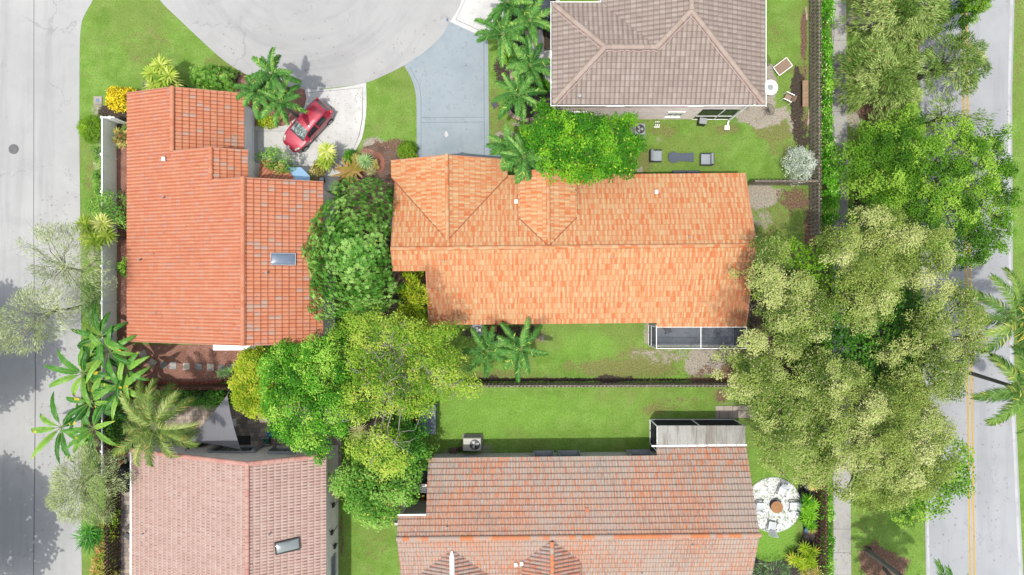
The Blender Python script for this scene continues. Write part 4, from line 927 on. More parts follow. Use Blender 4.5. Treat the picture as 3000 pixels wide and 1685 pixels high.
board_fence('board_fence', 'short grey board fence behind the orange house, meeting the long fence at a corner', 2186, 541, 2371, 541, M['fence_grey'], side=-1)
board_fence('board_fence', 'low dark board fence between the two back lawns', 1305, 1124, 2160, 1123, M['fence_grey'], hgt=1.5, side=1)
board_fence('board_fence', 'reddish brown board fence beside the white gravel circle', 2389, 1740, 2390, 1290, M['fence_brown'], bw=.15, pitch=.3)
board_fence('board_fence', 'dark brown board fence behind the red mulch bed below the terracotta house', 425, 1128, 690, 1128, M['fence_brown'], pitch=.2)
board_fence('board_fence', 'dark brown slatted fence running beside the pink house and the street', 352, 1760, 352, 1330, M['fence_dark'], pitch=.27)
board_fence('board_fence', 'dark slatted fence behind the coloured toys', 352, 1325, 352, 1185, M['fence_dark'], pitch=.27)
def vinyl():
    X = GX(342); yA, yB = GY(362), -13.2
    t = thing('vinyl_fence', 'white vinyl privacy fence between the street and the terracotta house', 'fence', (X, 0, 0))
    X1 = GX(373)-X+.1
    m = MB(); m.box(-.02, .02, yB, yA, .05, 1.75); m.box(0, X1, yA-.02, yA+.02, .05, 1.75)
    for i in range(int((yA-yB)/.2)): m.box(.02, .028, yB+i*.2, yB+i*.2+.014, .1, 1.7)
    m.build('panel', M['vinyl'], t)
    m = MB(); m.box(-.04, .04, yB, yA, 1.73, 1.82); m.box(.04, X1, yA-.04, yA+.04, 1.73, 1.82); m.build('top_rail', M['white'], t)
    for y in [yA] + [yA-2.62*i for i in range(1, 10)]:
        q = MB(); q.cbox(0, y, .93, .13, .13, 1.86); q.cbox(0, y, 1.88, .17, .17, .05, bev=.02); q.build('post', M['white'], t)
    q = MB(); q.cbox(X1-.3, yA, .93, .13, .13, 1.86); q.cbox(X1-.3, yA, 1.88, .17, .17, .05, bev=.02); q.build('post', M['white'], t)
vinyl()
def block_wall(name, label, pts, mat, w=.28, h=.3, gap=.01, seg=.34, cat='wall', zb=0):
    """low wall of separate blocks following a curve"""
    P = [G(u, v) for u, v in pts]; m = MB(); rr = random.Random(3)
    D = [0]
    for i in range(len(P)-1): D.append(D[-1] + (P[i+1]-P[i]).length)
    n = int(D[-1]/seg)
    for i in range(n):
        s0 = (i+.5)*seg; k = max(j for j in range(len(D)) if D[j] <= s0); k = min(k, len(P)-2)
        t = (s0-D[k])/(D[k+1]-D[k]); p = P[k].lerp(P[k+1], t); d = P[k+1]-P[k]
        m.cbox(p.x, p.y, h/2+zb, seg-gap-.02, w*rr.uniform(.9, 1.05), h*rr.uniform(.92, 1.05), rz=math.atan2(d.y, d.x)+rr.uniform(-.06, .06), bev=.025)
    o = m.build(name, mat); return tag(o, label, cat)
M['peachblock'] = plain('peach_block', A(226, 196, 178), 0.9, var=.2)
M['redbrick'] = plain('red_brick', A(186, 104, 84), 0.9, var=.3)
block_wall('block_border', 'pinkish block edging curving around the palm bed by the blue driveway', spline([(1462,110),(1466,150),(1476,175),(1494,190),(1499,225),(1500,260)], 3) , M['peachblock'])
block_wall('block_border', 'pinkish block edging at the lower end of the palm bed beside the bright green tree', spline([(1491,328),(1505,343),(1530,352),(1552,353),(1575,345)], 3), M['peachblock'])
block_wall('block_border', 'short run of pinkish blocks beside the narrow entry path of the brown house', [(1543,92),(1544,112),(1543,145)], M['peachblock'])
block_wall('brick_border', 'low red brick border along the foot of the mulch bed', spline([(425,1120),(520,1122),(620,1121),(664,1112)], 3), M['redbrick'], w=.2, h=.22)
block_wall('stone_border', 'broken line of pale stones at the foot of the grey fence', [(2360,20),(2363,60)], M['peachblock'], w=.15, h=.1, seg=.5)
block_wall('stone_border', 'pale stones beside the wooden bench at the foot of the grey fence', [(2370,320),(2366,370)], M['peachblock'], w=.14, h=.1, seg=.6)

# ------------------------------------------------------------------ cars
def car(name, label, loc, rz, paint, Lc=4.0, W=.86, Hr=1.5, hide=()):
    t = thing(name, label, 'car', loc, rz)
    n = 41; X = np.linspace(0, Lc, n)          # x: 0 = nose
    k = Lc/4.0
    zt = np.interp(X/k, [0, .08, .25, .6, 1.0, 1.12, 1.8, 2.1, 2.7, 3.4, 3.66, 3.72, 3.86, 3.95, 4.0], [.62, .72, .80, .9, .98, 1.02, Hr-.09, Hr-.02, Hr, Hr-.04, Hr-.09, 1.34, 1.0, .88, .72])
    hw = np.interp(X/k, [0, .06, .2, .5, .9, 3.2, 3.6, 3.85, 3.96, 4.0], [.46, .58, .70, .79, .84, .85, .82, .74, .66, .58])*W/.86
    rw = np.interp(X/k, [1.1, 1.8, 2.4, 3.3, 3.7, 3.9], [.68, .60, .60, .57, .53, .55])*W/.86
    V = []; ns = 9
    for i in range(n):
        z = zt[i]; b = min(.93+.03*(X[i]/k > 1.5), z-.06); cabin = z > 1.06; w_ = hw[i]
        r_ = rw[i] if cabin else w_*.86
        zb = .26 if .15 < X[i]/k < 3.85 else .34
        prof = [(w_*.93, zb), (w_*.995, .42), (w_*1.0, .62), (w_*.98, b), (w_*.945, b+.02), (r_+.015, max(b+.03, z-.085)), (r_*.90, z-.018), (r_*.45, z), (0, z+.006)]
        for y, zz in prof: V.append((Lc/2-X[i], y, zz))
        for y, zz in prof[:-1][::-1]: V.append((Lc/2-X[i], -y, zz))
    m_ = 2*ns-1; groups = {'body': [], 'windshield': [], 'rear_window': [], 'side_window': []}
    for i in range(n-1):
        xm = (X[i]+X[i+1])/2/k
        for j in range(m_-1):
            f = (i*m_+j, i*m_+j+1, (i+1)*m_+j+1, (i+1)*m_+j); jj = min(j, m_-2-j)
            g = 'body'
            if 1.15 < xm < 1.78 and jj >= 6: g = 'windshield'
            elif 3.72 < xm < 3.86 and jj >= 6: g = 'rear_window'
            elif jj == 4 and (1.55 < xm < 2.42 or 2.52 < xm < 3.3): g = 'side_window'
            groups[g].append(f)
    groups['body'].append(tuple(range(m_-1, -1, -1))); groups['body'].append(tuple((n-1)*m_+q for q in range(m_)))
    groups['body'] += [((i)*m_, (i+1)*m_, (i+1)*m_+m_-1, (i)*m_+m_-1) for i in range(n-1)]
    for g, fs in groups.items():
        used = sorted({q for f in fs for q in f}); ix = {q: c for c, q in enumerate(used)}
        mb = MB(); mb.v = [V[q] for q in used]; mb.f = [tuple(ix[q] for q in f) for f in fs]
        o = mb.build(g, paint if g == 'body' else (M['windshield'] if g == 'windshield' else M['carglass']), t, True)
    for y in (-.42, .42):
        mb = MB(); mb.tube([(Lc/2-1.95, y*W, Hr-.035), (Lc/2-3.4, y*W, Hr-.035)], .012, 6); mb.build('roof_seam', paint, t)
    for sx in (Lc/2-.72*k, Lc/2-3.28*k):
        for sy in (-1, 1):
            mb = MB(); mb.m = Matrix.Translation((sx, sy*(W-.09), .31)) @ Matrix.Rotation(R(90), 4, 'X')
            mb.lathe([(.2, -.12), (.29, -.1), (.31, -.06), (.31, .06), (.29, .1), (.2, .115), (.2, .07)], n=20); w_ = mb.build('wheel', M['tyre'], t, True)
            mb = MB(); mb.m = Matrix.Translation((sx, sy*(W+.012), .31)) @ Matrix.Rotation(R(90), 4, 'X')
            mb.lathe([(.05, -.02), (.2, -.02), (.2, .02), (.06, .015)], n=20)
            mb.build('rim', M['metal'], w_, True)
    for sy in (-1, 1):
        mb = MB(); mb.cbox(Lc/2-.36, sy*.6*W/.86, .815, .42, .15, .07, rz=sy*R(-28), ry=R(14), bev=.03); mb.build('headlight', M['lamp'], t, True)
        mb = MB(); mb.cbox(-Lc/2+.15, sy*.66*W/.86, 1.0, .16, .13, .26, ry=R(-20), bev=.03); mb.build('tail_light', M['redlamp'], t, True)
        mb = MB(); mb.cbox(Lc/2-1.45, sy*(W+.09), .98, .13, .22, .14, bev=.03); mb.build('mirror', paint, t, True)
    mb = MB(); mb.add([(Lc/2-1.16*k, -.6, 1.035), (Lc/2-1.16*k, .6, 1.035), (Lc/2-1.02*k, .66, .995), (Lc/2-1.02*k, -.66, .995)], [(0, 1, 2, 3)]); mb.beam((Lc/2-1.1, -.5, 1.05), (Lc/2-1.28, .1, 1.1), .03, .02); mb.beam((Lc/2-1.1, .1, 1.05), (Lc/2-1.28, .55, 1.1), .03, .02)
    mb.build('wiper_panel', M['black'], t)
    mb = MB(); mb.cbox(Lc/2-.02, 0, .5, .05, .95, .16, bev=.02); mb.build('grille', M['black'], t)
    mb = MB(); mb.cbox(Lc/2-.1, 0, .735, .1, .2, .02, bev=.008); mb.build('badge', M['metal'], t)
    mb = MB(); mb.cbox(Lc/2+.02, 0, .44, .02, .32, .14); mb.build('number_plate', M['white'], t)
    return t
def paint(name, c, rough=.25):
    n = NB(name, rough, .5, .25); n.b.inputs['Coat Weight'].default_value = .6; n.b.inputs['Coat Roughness'].default_value = .08
    return n.color(n.mix(n.noise(1.5, 3), c, tuple(x*.85 for x in c)))
M['redpaint'] = paint('red_car_paint', (.27, .012, .03), .36); M['darkpaint'] = paint('black_car_paint', (.02, .025, .032), .2)
M['carglass'] = make_glass('car_glass', (.012, .014, .016), .06); M['tyre'] = plain('tyre', A(52, 52, 54), .8)
def mkws():
    n = NB('windshield_glass', .08, .8); f = n.noise(3, 3, .6, n.scaled(1, 3, 1)); return n.color(n.mix(n.step(f, .4, .62), A(110, 126, 126, 2.4), A(196, 212, 208, 2.4)))
M['windshield'] = mkws(); M['lamp'] = plain('lamp_cover', A(228, 226, 206), .2, .6); M['redlamp'] = plain('tail_lamp', (.5, .01, .02), .2, .6)
car('hatchback_car', 'red hatchback parked diagonally on the white driveway', (GX(902, .6), GY(371, .6), .03), R(-132.5), M['redpaint'], 4.12, .88, 1.6)
car('parked_car', 'dark car with red tail lamps showing between the palm crowns at the top edge', (GX(1514, .6), GY(-16, .6), .03), R(90), M['darkpaint'], 4.3, .86)
car('parked_car', 'black car partly hidden by palms beside the brown house roof', (GX(1590, .8), GY(-10, .8), .03), R(90), M['darkpaint'], 4.4, .9, 1.65)

# ------------------------------------------------------------------ street and garden pieces
def flat(name, label, cat, u, v, w_, d_, h_, mat, rz=0.0, bev=.02, z=0.0, extra=None):
    m = MB(); p = G(u, v, h_); m.cbox(0, 0, h_/2, w_, d_, h_, bev=min(bev, h_*.4))
    o = m.build(name, M[mat] if isinstance(mat, str) else mat); o.location = (p.x, p.y, z); o.rotation_euler = (0, 0, rz); return tag(o, label, cat)
mh = MB(); mh.lathe([(.36, .013), (.36, .022), (.33, .026), (.31, .02)], 0, 0, 28)
o = mh.build('manhole_cover', plain('manhole_iron', A(132, 134, 136), .8, var=.35, scale=14)); o.location = G(40, 437, .02); tag(o, 'round dark manhole cover in the street beside the lawn', 'manhole cover')
t = thing('meter_box', 'square concrete meter box with round blue lid near the yellow bush', 'meter box', G(287.5, 295))
m = MB(); m.cbox(0, 0, .03, .62, .62, .08, bev=.02); m.build('frame', M['slab'], t)
m = MB(); m.lathe([(.14, .07), (.14, .085), (.1, .09)], 0, 0, 16); m.build('lid', plain('blue_lid', A(140, 170, 200), .6), t)
flat('utility_cover', 'dark slate utility cover in the lawn beside the variegated bush', 'utility cover', 429, 247, .5, .46, .04, plain('slate_cover', A(104, 112, 126), .7), R(6))
flat('utility_cover', 'dark rectangular utility cover in the grass beside the blue driveway', 'utility cover', 1449.5, 306, .42, .5, .04, plain('slate_cover', A(92, 94, 100), .7), R(28))
for i, (u, v, a) in enumerate([(420,1038,28),(447,1063,-36),(480,1069,2),(507.5,1071,0),(547,1074,2),(583,1075,-3),(618,1076,0),(649,1079,-8),(682,1077,0)]):
    sh = ('pale', 'weathered', 'dark mottled', 'pale grey', 'light sandy', 'dark speckled', 'clean pale', 'dull dark grey', 'bluish grey')[i]
    where = ('tilted at the banana end of the row', 'turned to a diamond, second from the banana end', 'third from the banana end', 'fourth from the banana end', 'middle of the row', 'sixth from the banana end', 'third from the yellow shrub', 'second from the yellow shrub', 'touching the yellow shrub')[i]
    m = MB(); m.cbox(0, 0, .03, .52, .52, .06, bev=.015)
    kk = [(200,192,180),(206,198,184),(150,148,144),(190,188,184),(206,198,184),(136,138,138),(208,200,186),(132,130,128),(158,160,164)][i]
    o = m.build('stepping_stone', make_concrete('stone_%s' % sh.replace(' ', '_'), A(*kk, 2.2), A(*[int(x*.7) for x in kk], 2.2), .7)); o.location = (*px([(u, v)])[0], .01); o.rotation_euler = (0, 0, R(a))
    tag(o, '%s square stepping stone in red mulch, %s' % (sh, where), 'stepping stone', 'stepping stones in the mulch bed')
def ac_unit(label, u, v, w_, d_, h_, mat, two=False, rz=0.0, fan=.32, off=0.0, pad=True):
    p = G(u, v, h_); t = thing('air_conditioner', label, 'air conditioner', (p.x, p.y, 0), rz)
    if pad: m = MB(); m.cbox(0, 0, .04, w_+.2, d_+.2, .08, bev=.02); m.build('pad', M['slab'], t)
    m = MB(); m.cbox(0, 0, .08+h_/2, w_, d_, h_, bev=.05)
    for i in range(10): m.box(-w_/2-.008, w_/2+.008, -d_/2-.008, d_/2+.008, .14+i*(h_-.2)/10, .155+i*(h_-.2)/10)
    m.build('case', M[mat], t)
    z = h_+.08
    m = MB(); m.lathe([(fan, z+.002), (fan, z+.02), (fan-.05, z+.025), (fan-.05, z+.004)], off, 0, 24); m.build('fan_opening', M['dkmetal'], t)
    m = MB()
    for k in range(3):
        a = 2*math.pi*k/3; c_, s_ = math.cos(a), math.sin(a); r_ = fan-.08
        pts = [(.03, -.03), (r_*.9, -.12), (r_, .1), (.05, .07)]
        m.add([(off+x*c_-y*s_, x*s_+y*c_, z+.012+.01*(q > 1)) for q, (x, y) in enumerate(pts)], [(0, 1, 2, 3)])
    m.build('fan_blade', M['metal'], t)
    m = MB()
    for r_ in np.linspace(.1, fan-.03, 4):
        pts = [(off+r_*math.cos(2*math.pi*k/24), r_*math.sin(2*math.pi*k/24), z+.035) for k in range(25)]; m.tube(pts, .006, 4, False)
    m.tube([(off-fan+.03, 0, z+.035), (off+fan-.03, 0, z+.035)], .006, 4); m.tube([(off, -fan+.03, z+.035), (off, fan-.03, z+.035)], .006, 4)
    m.build('grille', M['dkmetal'], t); return t
M['acgrey'] = plain('grey_ac_case', A(190, 192, 192), .5, var=.1); M['acblue'] = plain('blue_grey_ac_case', A(140, 156, 166), .5, var=.15); M['acbeige'] = plain('beige_ac_case', A(214, 212, 196), .5, var=.1)
ac_unit('grey air conditioner under the edge of the bright green tree by the brown house', 1874.5, 379, .8, .85, .75, 'acgrey', fan=.33)
ac_unit('blue grey air conditioner at the south wall of the orange house beside a palm', 1400, 967, .85, .85, .75, 'acblue', fan=.31)
ac_unit('large beige air conditioner on the lawn in front of the weathered house', 1383, 1302, 1.3, .95, .8, 'acbeige', fan=.37, off=.2)

M['cushion'] = plain('light_grey_cushion', A(196, 206, 212), .85, var=.08); M['wicker'] = plain('dark_grey_wicker', A(84, 92, 100), .8); M['slate'] = make_concrete('slate_table', A(112, 124, 138), A(90, 100, 112), .4)
def garden_chair(label, u, v, rz, flip):
    p = G(u, v, .45); t = thing('garden_armchair', label, 'armchair', (p.x, p.y, 0), rz)
    m = MB(); m.cbox(0, 0, .17, .9, .86, .28, bev=.03); m.cbox(-.42, 0, .42, .07, .86, .5, bev=.02); m.cbox(0, -.42, .33, .86, .05, .26, bev=.02); m.cbox(0, .42, .33, .86, .05, .26, bev=.02); m.build('frame', M['wicker'], t)
    m = MB(); m.cbox(.07, 0, .37, .74, .76, .14, bev=.05); m.build('seat_cushion', M['cushion'], t)
    m = MB(); m.cbox(-.3, 0, .58, .17, .78, .42, ry=R(-8), bev=.06); m.build('back_cushion', M['cushion'], t)
    return t
a = garden_chair('grey cushioned garden armchair beside the bright green tree, backrest on its tree side', 1922, 456, 0, 0)
b = copy_tree(a, (*G(2072, 466, .45)[:2], 0), R(180), 'grey cushioned garden armchair at the open end of the dark keyhole shaped table')
a['group'] = b['group'] = 'pair of grey garden armchairs'
p = G(2003, 461, .4); t = thing('garden_table', 'dark grey keyhole shaped low table between the two grey armchairs', 'table', (p.x, p.y, 0))
m = MB(); out = [(-.72+.41*math.cos(q), .41*math.sin(q)) for q in np.linspace(R(42), R(318), 26)] + [(.73, -.32), (.73, .32)]; m.prism(out[::-1], .36, .42, True); m.build('tabletop', M['slate'], t)
for x, y in ((-.95, .15), (-.95, -.15), (.65, .25), (.65, -.25)):
    m = MB(); m.cbox(x, y, .18, .05, .05, .36); m.build('leg', M['dkmetal'], t)
for i, u in enumerate((1991, 2032)):
    o = flat('planter_box', ('slate grey planter box against the orange eave, end nearer the tree', 'slate grey planter box against the orange eave, end nearer the fence')[i], 'planter', u, 507, .98, .36, .5, 'slate'); 
p = G(2060, 354, .7); t = thing('hose_cabinet', 'small grey metal cabinet with pale lid against the pinkish wall', 'cabinet', (p.x, p.y, 0), R(-8))
m = MB(); m.cbox(0, 0, .35, .56, .46, .7, bev=.03); m.build('case', M['dkmetal'], t); m = MB(); m.cbox(0, -.01, .73, .54, .44, .05, rx=R(5), bev=.015); m.build('lid', M['acgrey'], t)
p = G(1924, 365); t = thing('pipe_manifold', 'small white pipe manifold standing in the grass by the pinkish wall', 'pipes', (p.x, p.y, 0))
m = MB()
for i in range(3): m.tube([(-.12+.12*i, -.2, .05), (-.12+.12*i, -.15, .28), (-.12+.12*i, .15, .28), (-.12+.12*i, .18, .05)], .03, 8)
m.tube([(-.22, -.2, .08), (.2, -.2, .08)], .035, 8); m.build('pipe', M['white'], t)
m = MB()
for i in range(3): m.cbox(-.12+.12*i, .02, .33, .05, .13, .05, bev=.01)
m.build('valve', M['dkmetal'], t)
p = G(2257, 256, .74); t = thing('round_table', 'white round table with glass centre at the corner of the brown roof', 'table', (p.x, p.y, 0))
m = MB(); m.lathe([(.3, .70), (.54, .69), (.56, .72), (.54, .75), (.28, .74), (.24, .72)], 0, 0, 32); m.build('tabletop', M['white'], t, True)
m = MB(); m.lathe([(.2, .745), (.22, .75), (.2, .757), (.0, .757)], 0, 0, 24); m.build('glass_disc', plain('pale_glass', A(206, 214, 210), .15), t)
m = MB(); m.lathe([(.3, 0), (.28, .04), (.06, .08), (.05, .69)], 0, 0, 16); m.build('pedestal', M['metal'], t, True)
M['tansling'] = plain('tan_sling_fabric', A(196, 164, 140), .85, var=.1, scale=2)
p = G(2294, 195, .4); t = thing('garden_table', 'tan slatted low table with white frame standing askew on the grass', 'table', (p.x, p.y, 0), R(37))
m = MB()
for i in range(9): m.cbox(0, -.31+.078*i, .41, 1.15, .07, .03)
m.build('tabletop', M['tansling'], t)
m = MB()
for y in (-.37, .37): m.beam((-.6, y, .38), (.6, y, .38), .04, .04)
for x in (-.6, .6): m.beam((x, -.37, .38), (x, .37, .38), .04, .04)
m.build('frame', M['white'], t)
for x in (-.56, .56):
    for y in (-.34, .34): m = MB(); m.cbox(x, y, .18, .04, .04, .36); m.build('leg', M['white'], t)
p = G(2309, 286, .45); t = thing('garden_chair', 'tan slatted chair with white arms beside the round white table', 'chair', (p.x, p.y, 0), R(155))
m = MB()
m.cbox(0, 0, .42, .46, .46, .03); m.build('seat', M['tansling'], t)
m = MB(); m.cbox(-.36, 0, .68, .04, .46, .42, ry=R(-24), bev=.01); m.build('backrest', M['tansling'], t)
for y in (-.27, .27):
    m = MB(); m.beam((-.32, y, .64), (.3, y, .64), .05, .03); m.build('armrest', M['white'], t)
    for x in (-.3, .3): m = MB(); m.beam((x*1.15, y, 0), (x, y, .64), .035, .035); m.build('leg', M['white'], t)
p = G(2360, 274, .5); t = thing('garden_bench', 'long plain wooden bench against the grey board fence', 'bench', (p.x, p.y, 0), R(90))
m = MB(); m.cbox(0, -.0, .47, 1.92, .42, .05, bev=.01); m.build('seat', M['tanwood'], t)
for x in (-.8, .8):
    m = MB(); m.cbox(x, 0, .22, .08, .38, .44); m.build('leg', M['fence_brown'], t)
def hoop(label, u, v, r_, tilt):
    p = G(u, v, .5); t = thing('wire_chair', label, 'chair', (p.x, p.y, 0), R(20))
    m = MB(); n = 26; rim = [(r_*math.cos(2*math.pi*k/n), r_*math.sin(2*math.pi*k/n), .62-.22*math.cos(2*math.pi*k/n)) for k in range(n+1)]
    m.tube(rim, .014, 6, False)
    for k in range(0, n, 1):
        q = rim[k]; m.tube([q, (q[0]*.55, q[1]*.55, q[2]*.75-.02), (q[0]*.12, q[1]*.12, .36)], .006, 4)
    m.build('wire_basket', M['black'], t)
    for k in range(4): a_ = math.pi/4+k*math.pi/2; m = MB(); m.tube([(0, 0, .36), (.32*math.cos(a_), .32*math.sin(a_), 0)], .012, 5); m.build('leg', M['black'], t)
hoop('black round wire chair on the sandy patch at the roof corner', 2253, 322, .42, 0); hoop('black round wire chair half hidden behind the edge of the brown roof', 2240, 177, .46, 0)
o = flat('wood_plank', 'loose weathered plank lying on the sandy patch near the black wire chair', 'plank', 2229, 347.5, .85, .12, .05, 'fence_grey', R(35))
# orange house back wall things
o = flat('spare_tiles', 'small stack of spare orange roof tiles beside the air conditioner', 'roof tiles', 1444.5, 965, .52, .4, .22, M['c_red'], R(2))
o = flat('spare_tiles', 'brown tiles left on the ground between lawn and beige air conditioner', 'roof tiles', 1328, 1322, .48, .46, .12, plain('brown_tile', A(140, 110, 98), .9, var=.3), 0)
o = flat('plank', 'grey board lying aslant on the ground between the two back garden palms', 'plank', 1453, 1003, 1.0, .16, .04, M['metal'], R(38))

# screened porches
def beams(m, lst, w_=.038):
    for p, q in lst: m.beam(p, q, w_, w_)
def porch_a():
    x0, x1, y0, y1, z = 10.0, 16.25, -4.22, -2.75, 2.72
    t = thing('screened_porch', 'white framed porch with dark see-through screens behind the orange house', 'screened porch', (x0, y0, 0)); X = x1-x0; Y = y1-y0
    m = MB(); beams(m, [((0,0,z),(X,0,z)), ((0,Y,z-.02),(X,Y,z-.02)), ((0,0,z),(0,Y+.1,z)), ((X,0,z),(X,Y,z)), ((3.08,0,z),(3.08,Y,z)), ((0,0,0),(0,0,z)), ((X,0,0),(X,0,z)), ((0,0,.05),(X,0,.05)), ((0,0,.05),(0,Y,.05)), ((3.08,0,0),(3.08,0,z)), ((0,Y,0),(0,Y,z)), ((0,0,1),(X,0,1)), ((0,0,1.0),(0,Y,1.0))])
    m.build('frame', M['white'], t)
    m = MB(); m.add([(0,0,z+.01),(X,0,z+.01),(X,Y,z+.01),(0,Y,z+.01)], [(0,1,2,3)]); m.build('roof_screen', M['screen_light'], t)
    m = MB(); m.add([(0,0,.05),(0,Y,.05),(0,Y,z),(0,0,z)], [(0,1,2,3)]); m.add([(0,0,.05),(X,0,.05),(X,0,z),(0,0,z)], [(0,1,2,3)]); m.add([(X,0,.05),(X,Y,.05),(X,Y,z),(X,0,z)], [(0,1,2,3)]); m.build('side_screen', M['screen_dark'], t)
    c = thing('patio_chair', 'dark slatted chair seen through the porch screen', 'chair', (11.3, -3.1, .06), R(20))
    m = MB()
    for i in range(5): m.cbox(-.2+.1*i, 0, .42, .05, .45, .03)
    m.build('seat', M['black'], c)
    m = MB()
    for i in range(5): m.cbox(-.2+.1*i, .26, .7, .05, .03, .5)
    m.build('backrest', M['black'], c)
    for x in (-.22, .22):
        for y in (-.2, .2): m = MB(); m.cbox(x, y, .2, .03, .03, .4); m.build('leg', M['black'], c)
porch_a()
def mk_pan():
    n = NB('aluminium_roof_pan', .5, .4, .1); s = n.sep(n.geo); st = n.noise(.8, 4, .7, n.scaled(1.6, .35, 1)); f = n.noise(6, 3, .7)
    c = n.mix(n.step(st, .4, .66), A(204, 204, 194), A(160, 152, 140)); return n.color(n.mix(n.math('MULTIPLY', n.step(f, .45, .7), .3), c, A(150, 140, 126)))
M['pan'] = mk_pan()
def porch_b():
    x0, x1, y0, y1, z = 10.1, 16.2, -9.65, -11.4, 2.55
    t = thing('roofed_porch', 'screened porch with ribbed metal panel roof behind the weathered house', 'screened porch', (x0, y1, 0)); X = x1-x0; Y = y0-y1
    m = MB(); W_ = .68
    prof = []
    i = 0
    while i*W_/6 < X-.02:
        x = i*W_/6; hh = .07 if i % 6 == 0 else .012
        prof += [(x, 0), (x+.012, hh), (x+.05, hh), (x+.062, 0)]; i += 1
    prof.append((X, 0)); n = len(prof)
    v = [(x, -.25, z+.12+h_) for x, h_ in prof] + [(x, Y+.06, z+.02+h_) for x, h_ in prof]
    m.add(v, [(q, q+1, n+q+1, n+q) for q in range(n-1)])
    m.add([(0, -.25, z+.08), (X, -.25, z+.08), (X, Y+.06, z-.02), (0, Y+.06, z-.02)], [(3, 2, 1, 0)])
    m.build('roof_panel', M['pan'], t)
    m = MB(); beams(m, [((0,Y,z-.05),(X,Y,z-.05)), ((0,Y,0),(0,Y,z-.05)), ((X,Y,0),(X,Y,z-.05)), ((0,Y,.1),(X,Y,.1)), ((0,0,z-.05),(0,Y,z-.05)), ((0,0,.1),(0,Y,.1)), ((3,Y,0),(3,Y,z-.05)), ((0,0,0),(0,0,z))], .06); m.build('frame', M['white'], t)
    m = MB(); m.add([(0,Y,.1),(X,Y,.1),(X,Y,z-.05),(0,Y,z-.05)], [(0,1,2,3)]); m.add([(0,0,.1),(0,Y,.1),(0,Y,z-.05),(0,0,z-.05)], [(0,1,2,3)]); m.add([(X,0,.1),(X,Y,.1),(X,Y,z-.05),(X,0,z-.05)], [(0,1,2,3)]); m.build('side_screen', M['screen_dark'], t)
porch_b()
# storage shed with ribbed top
p = G(1252, 1230, 1.3); t = thing('storage_box', 'blue grey ribbed storage box half under the spreading tree at the lawn edge', 'storage box', (p.x, p.y, 0))
M['shed'] = plain('blue_grey_sheet', A(150, 166, 182), .6, .3, .1, .2)
m = MB(); m.cbox(0, 0, .62, 1.05, 2.0, 1.24)
m.build('body', M['shed'], t)
m = MB()
for i in range(9): m.cbox(-.52+.13*i, 0, 1.27, .035, 2.06, .06)
m.cbox(0, 0, 1.25, 1.14, 2.08, .03); m.cbox(0, -.98, 1.28, 1.14, .05, .07); m.cbox(0, -.35, 1.28, 1.14, .04, .07); m.build('lid', M['shed'], t)
# satellite dish
p = G(1141, 655, 3.0); t = thing('satellite_dish', 'grey satellite dish between the rosette leaved tree and the orange roof', 'satellite dish', (p.x, p.y, 0), R(-20))
m = MB(); m.m = Matrix.Translation((0, 0, 3.0)) @ Matrix.Rotation(R(52), 4, 'Y'); m.lathe([(.0, -.08), (.2, -.065), (.36, -.02), (.4, .0), (.36, -.01), (.2, -.05), (.0, -.07)], 0, 0, 24); m.build('dish', M['metal'], t, True)
m = MB(); m.tube([(0, 0, 0), (0, 0, 2.9)], .025, 8); m.build('mast', M['metal'], t)
m = MB(); m.tube([(.05, 0, 2.75), (.5, 0, 3.05)], .015, 6); m.cbox(.52, 0, 3.08, .1, .18, .08, bev=.02); m.tube([(.5, 0, 3.05), (.25, .3, 3.0)], .01, 5); m.build('feed_arm', M['metal'], t)
# blue parasol, lantern fountain
p = G(861, 527, 2.3); t = thing('parasol', 'light blue parasol showing beyond the terracotta roof edge', 'parasol', (p.x, p.y-.12, 0))
def cloth(name, c, rough=.8, tr=.3):
    n = NB(name, rough, .2); c_ = n.mix(n.noise(2, 3), c, tuple(x*.9 for x in c)); n.color(c_); q = n.nt.nodes.new('ShaderNodeBsdfTranslucent'); n.link(c_, q.inputs[0]); mm = n.nt.nodes.new('ShaderNodeMixShader'); mm.inputs[0].default_value = tr; n.link(n.b.outputs[0], mm.inputs[1]); n.link(q.outputs[0], mm.inputs[2]); n.link(mm.outputs[0], n.out.inputs[0]); return n.mat
m = MB(); N_ = 8; pts = [(0, 0, 2.5)] + [(1.12*math.cos(2*math.pi*(k+.5)/N_), 1.12*math.sin(2*math.pi*(k+.5)/N_), 2.08) for k in range(N_)]
m.add(pts, [(0, 1+k, 1+(k+1) % N_) for k in range(N_)]); m.add([(x, y, z) for x, y, z in pts[1:]] + [(x*1.0, y*1.0, z-.12) for x, y, z in pts[1:]], [(k, N_+k, N_+(k+1) % N_, (k+1) % N_) for k in range(N_)])
m.build('canopy', cloth('light_blue_cloth', A(166, 204, 236, 1.5)), t)
m = MB(); m.tube([(0, 0, 0), (0, 0, 2.55)], .025, 8); m.build('pole', M['white'], t)
p = G(940, 525, .9); t = thing('lantern', 'round dark metal lantern among the plants by the terracotta roof edge', 'lantern', (p.x, p.y, 0))
m = MB(); m.lathe([(.1, 0), (.1, .6), (.24, .66), (.24, .74), (.2, .78)], 0, 0, 18); m.build('base', M['dkmetal'], t, True)
m = MB(); m.lathe([(.2, .78), (.19, .86), (.1, .92), (.09, .98), (.04, 1.02)], 0, 0, 18); m.build('cap', M['metal'], t, True)
for i, (u, v) in enumerate(((914, 529), (925, 535))):
    m = MB(); m.lathe([(.12, 0), (.17, .25), (.19, .27), (.16, .27), (.14, .2)], 0, 0, 16); o = m.build('plant_pot', M['black'], None, True); o.location = (*G(u, v, .3)[:2], 0); tag(o, ('empty black plant pot beside the dark lantern, on its far side', 'empty black plant pot just below the dark lantern')[i], 'plant pot')
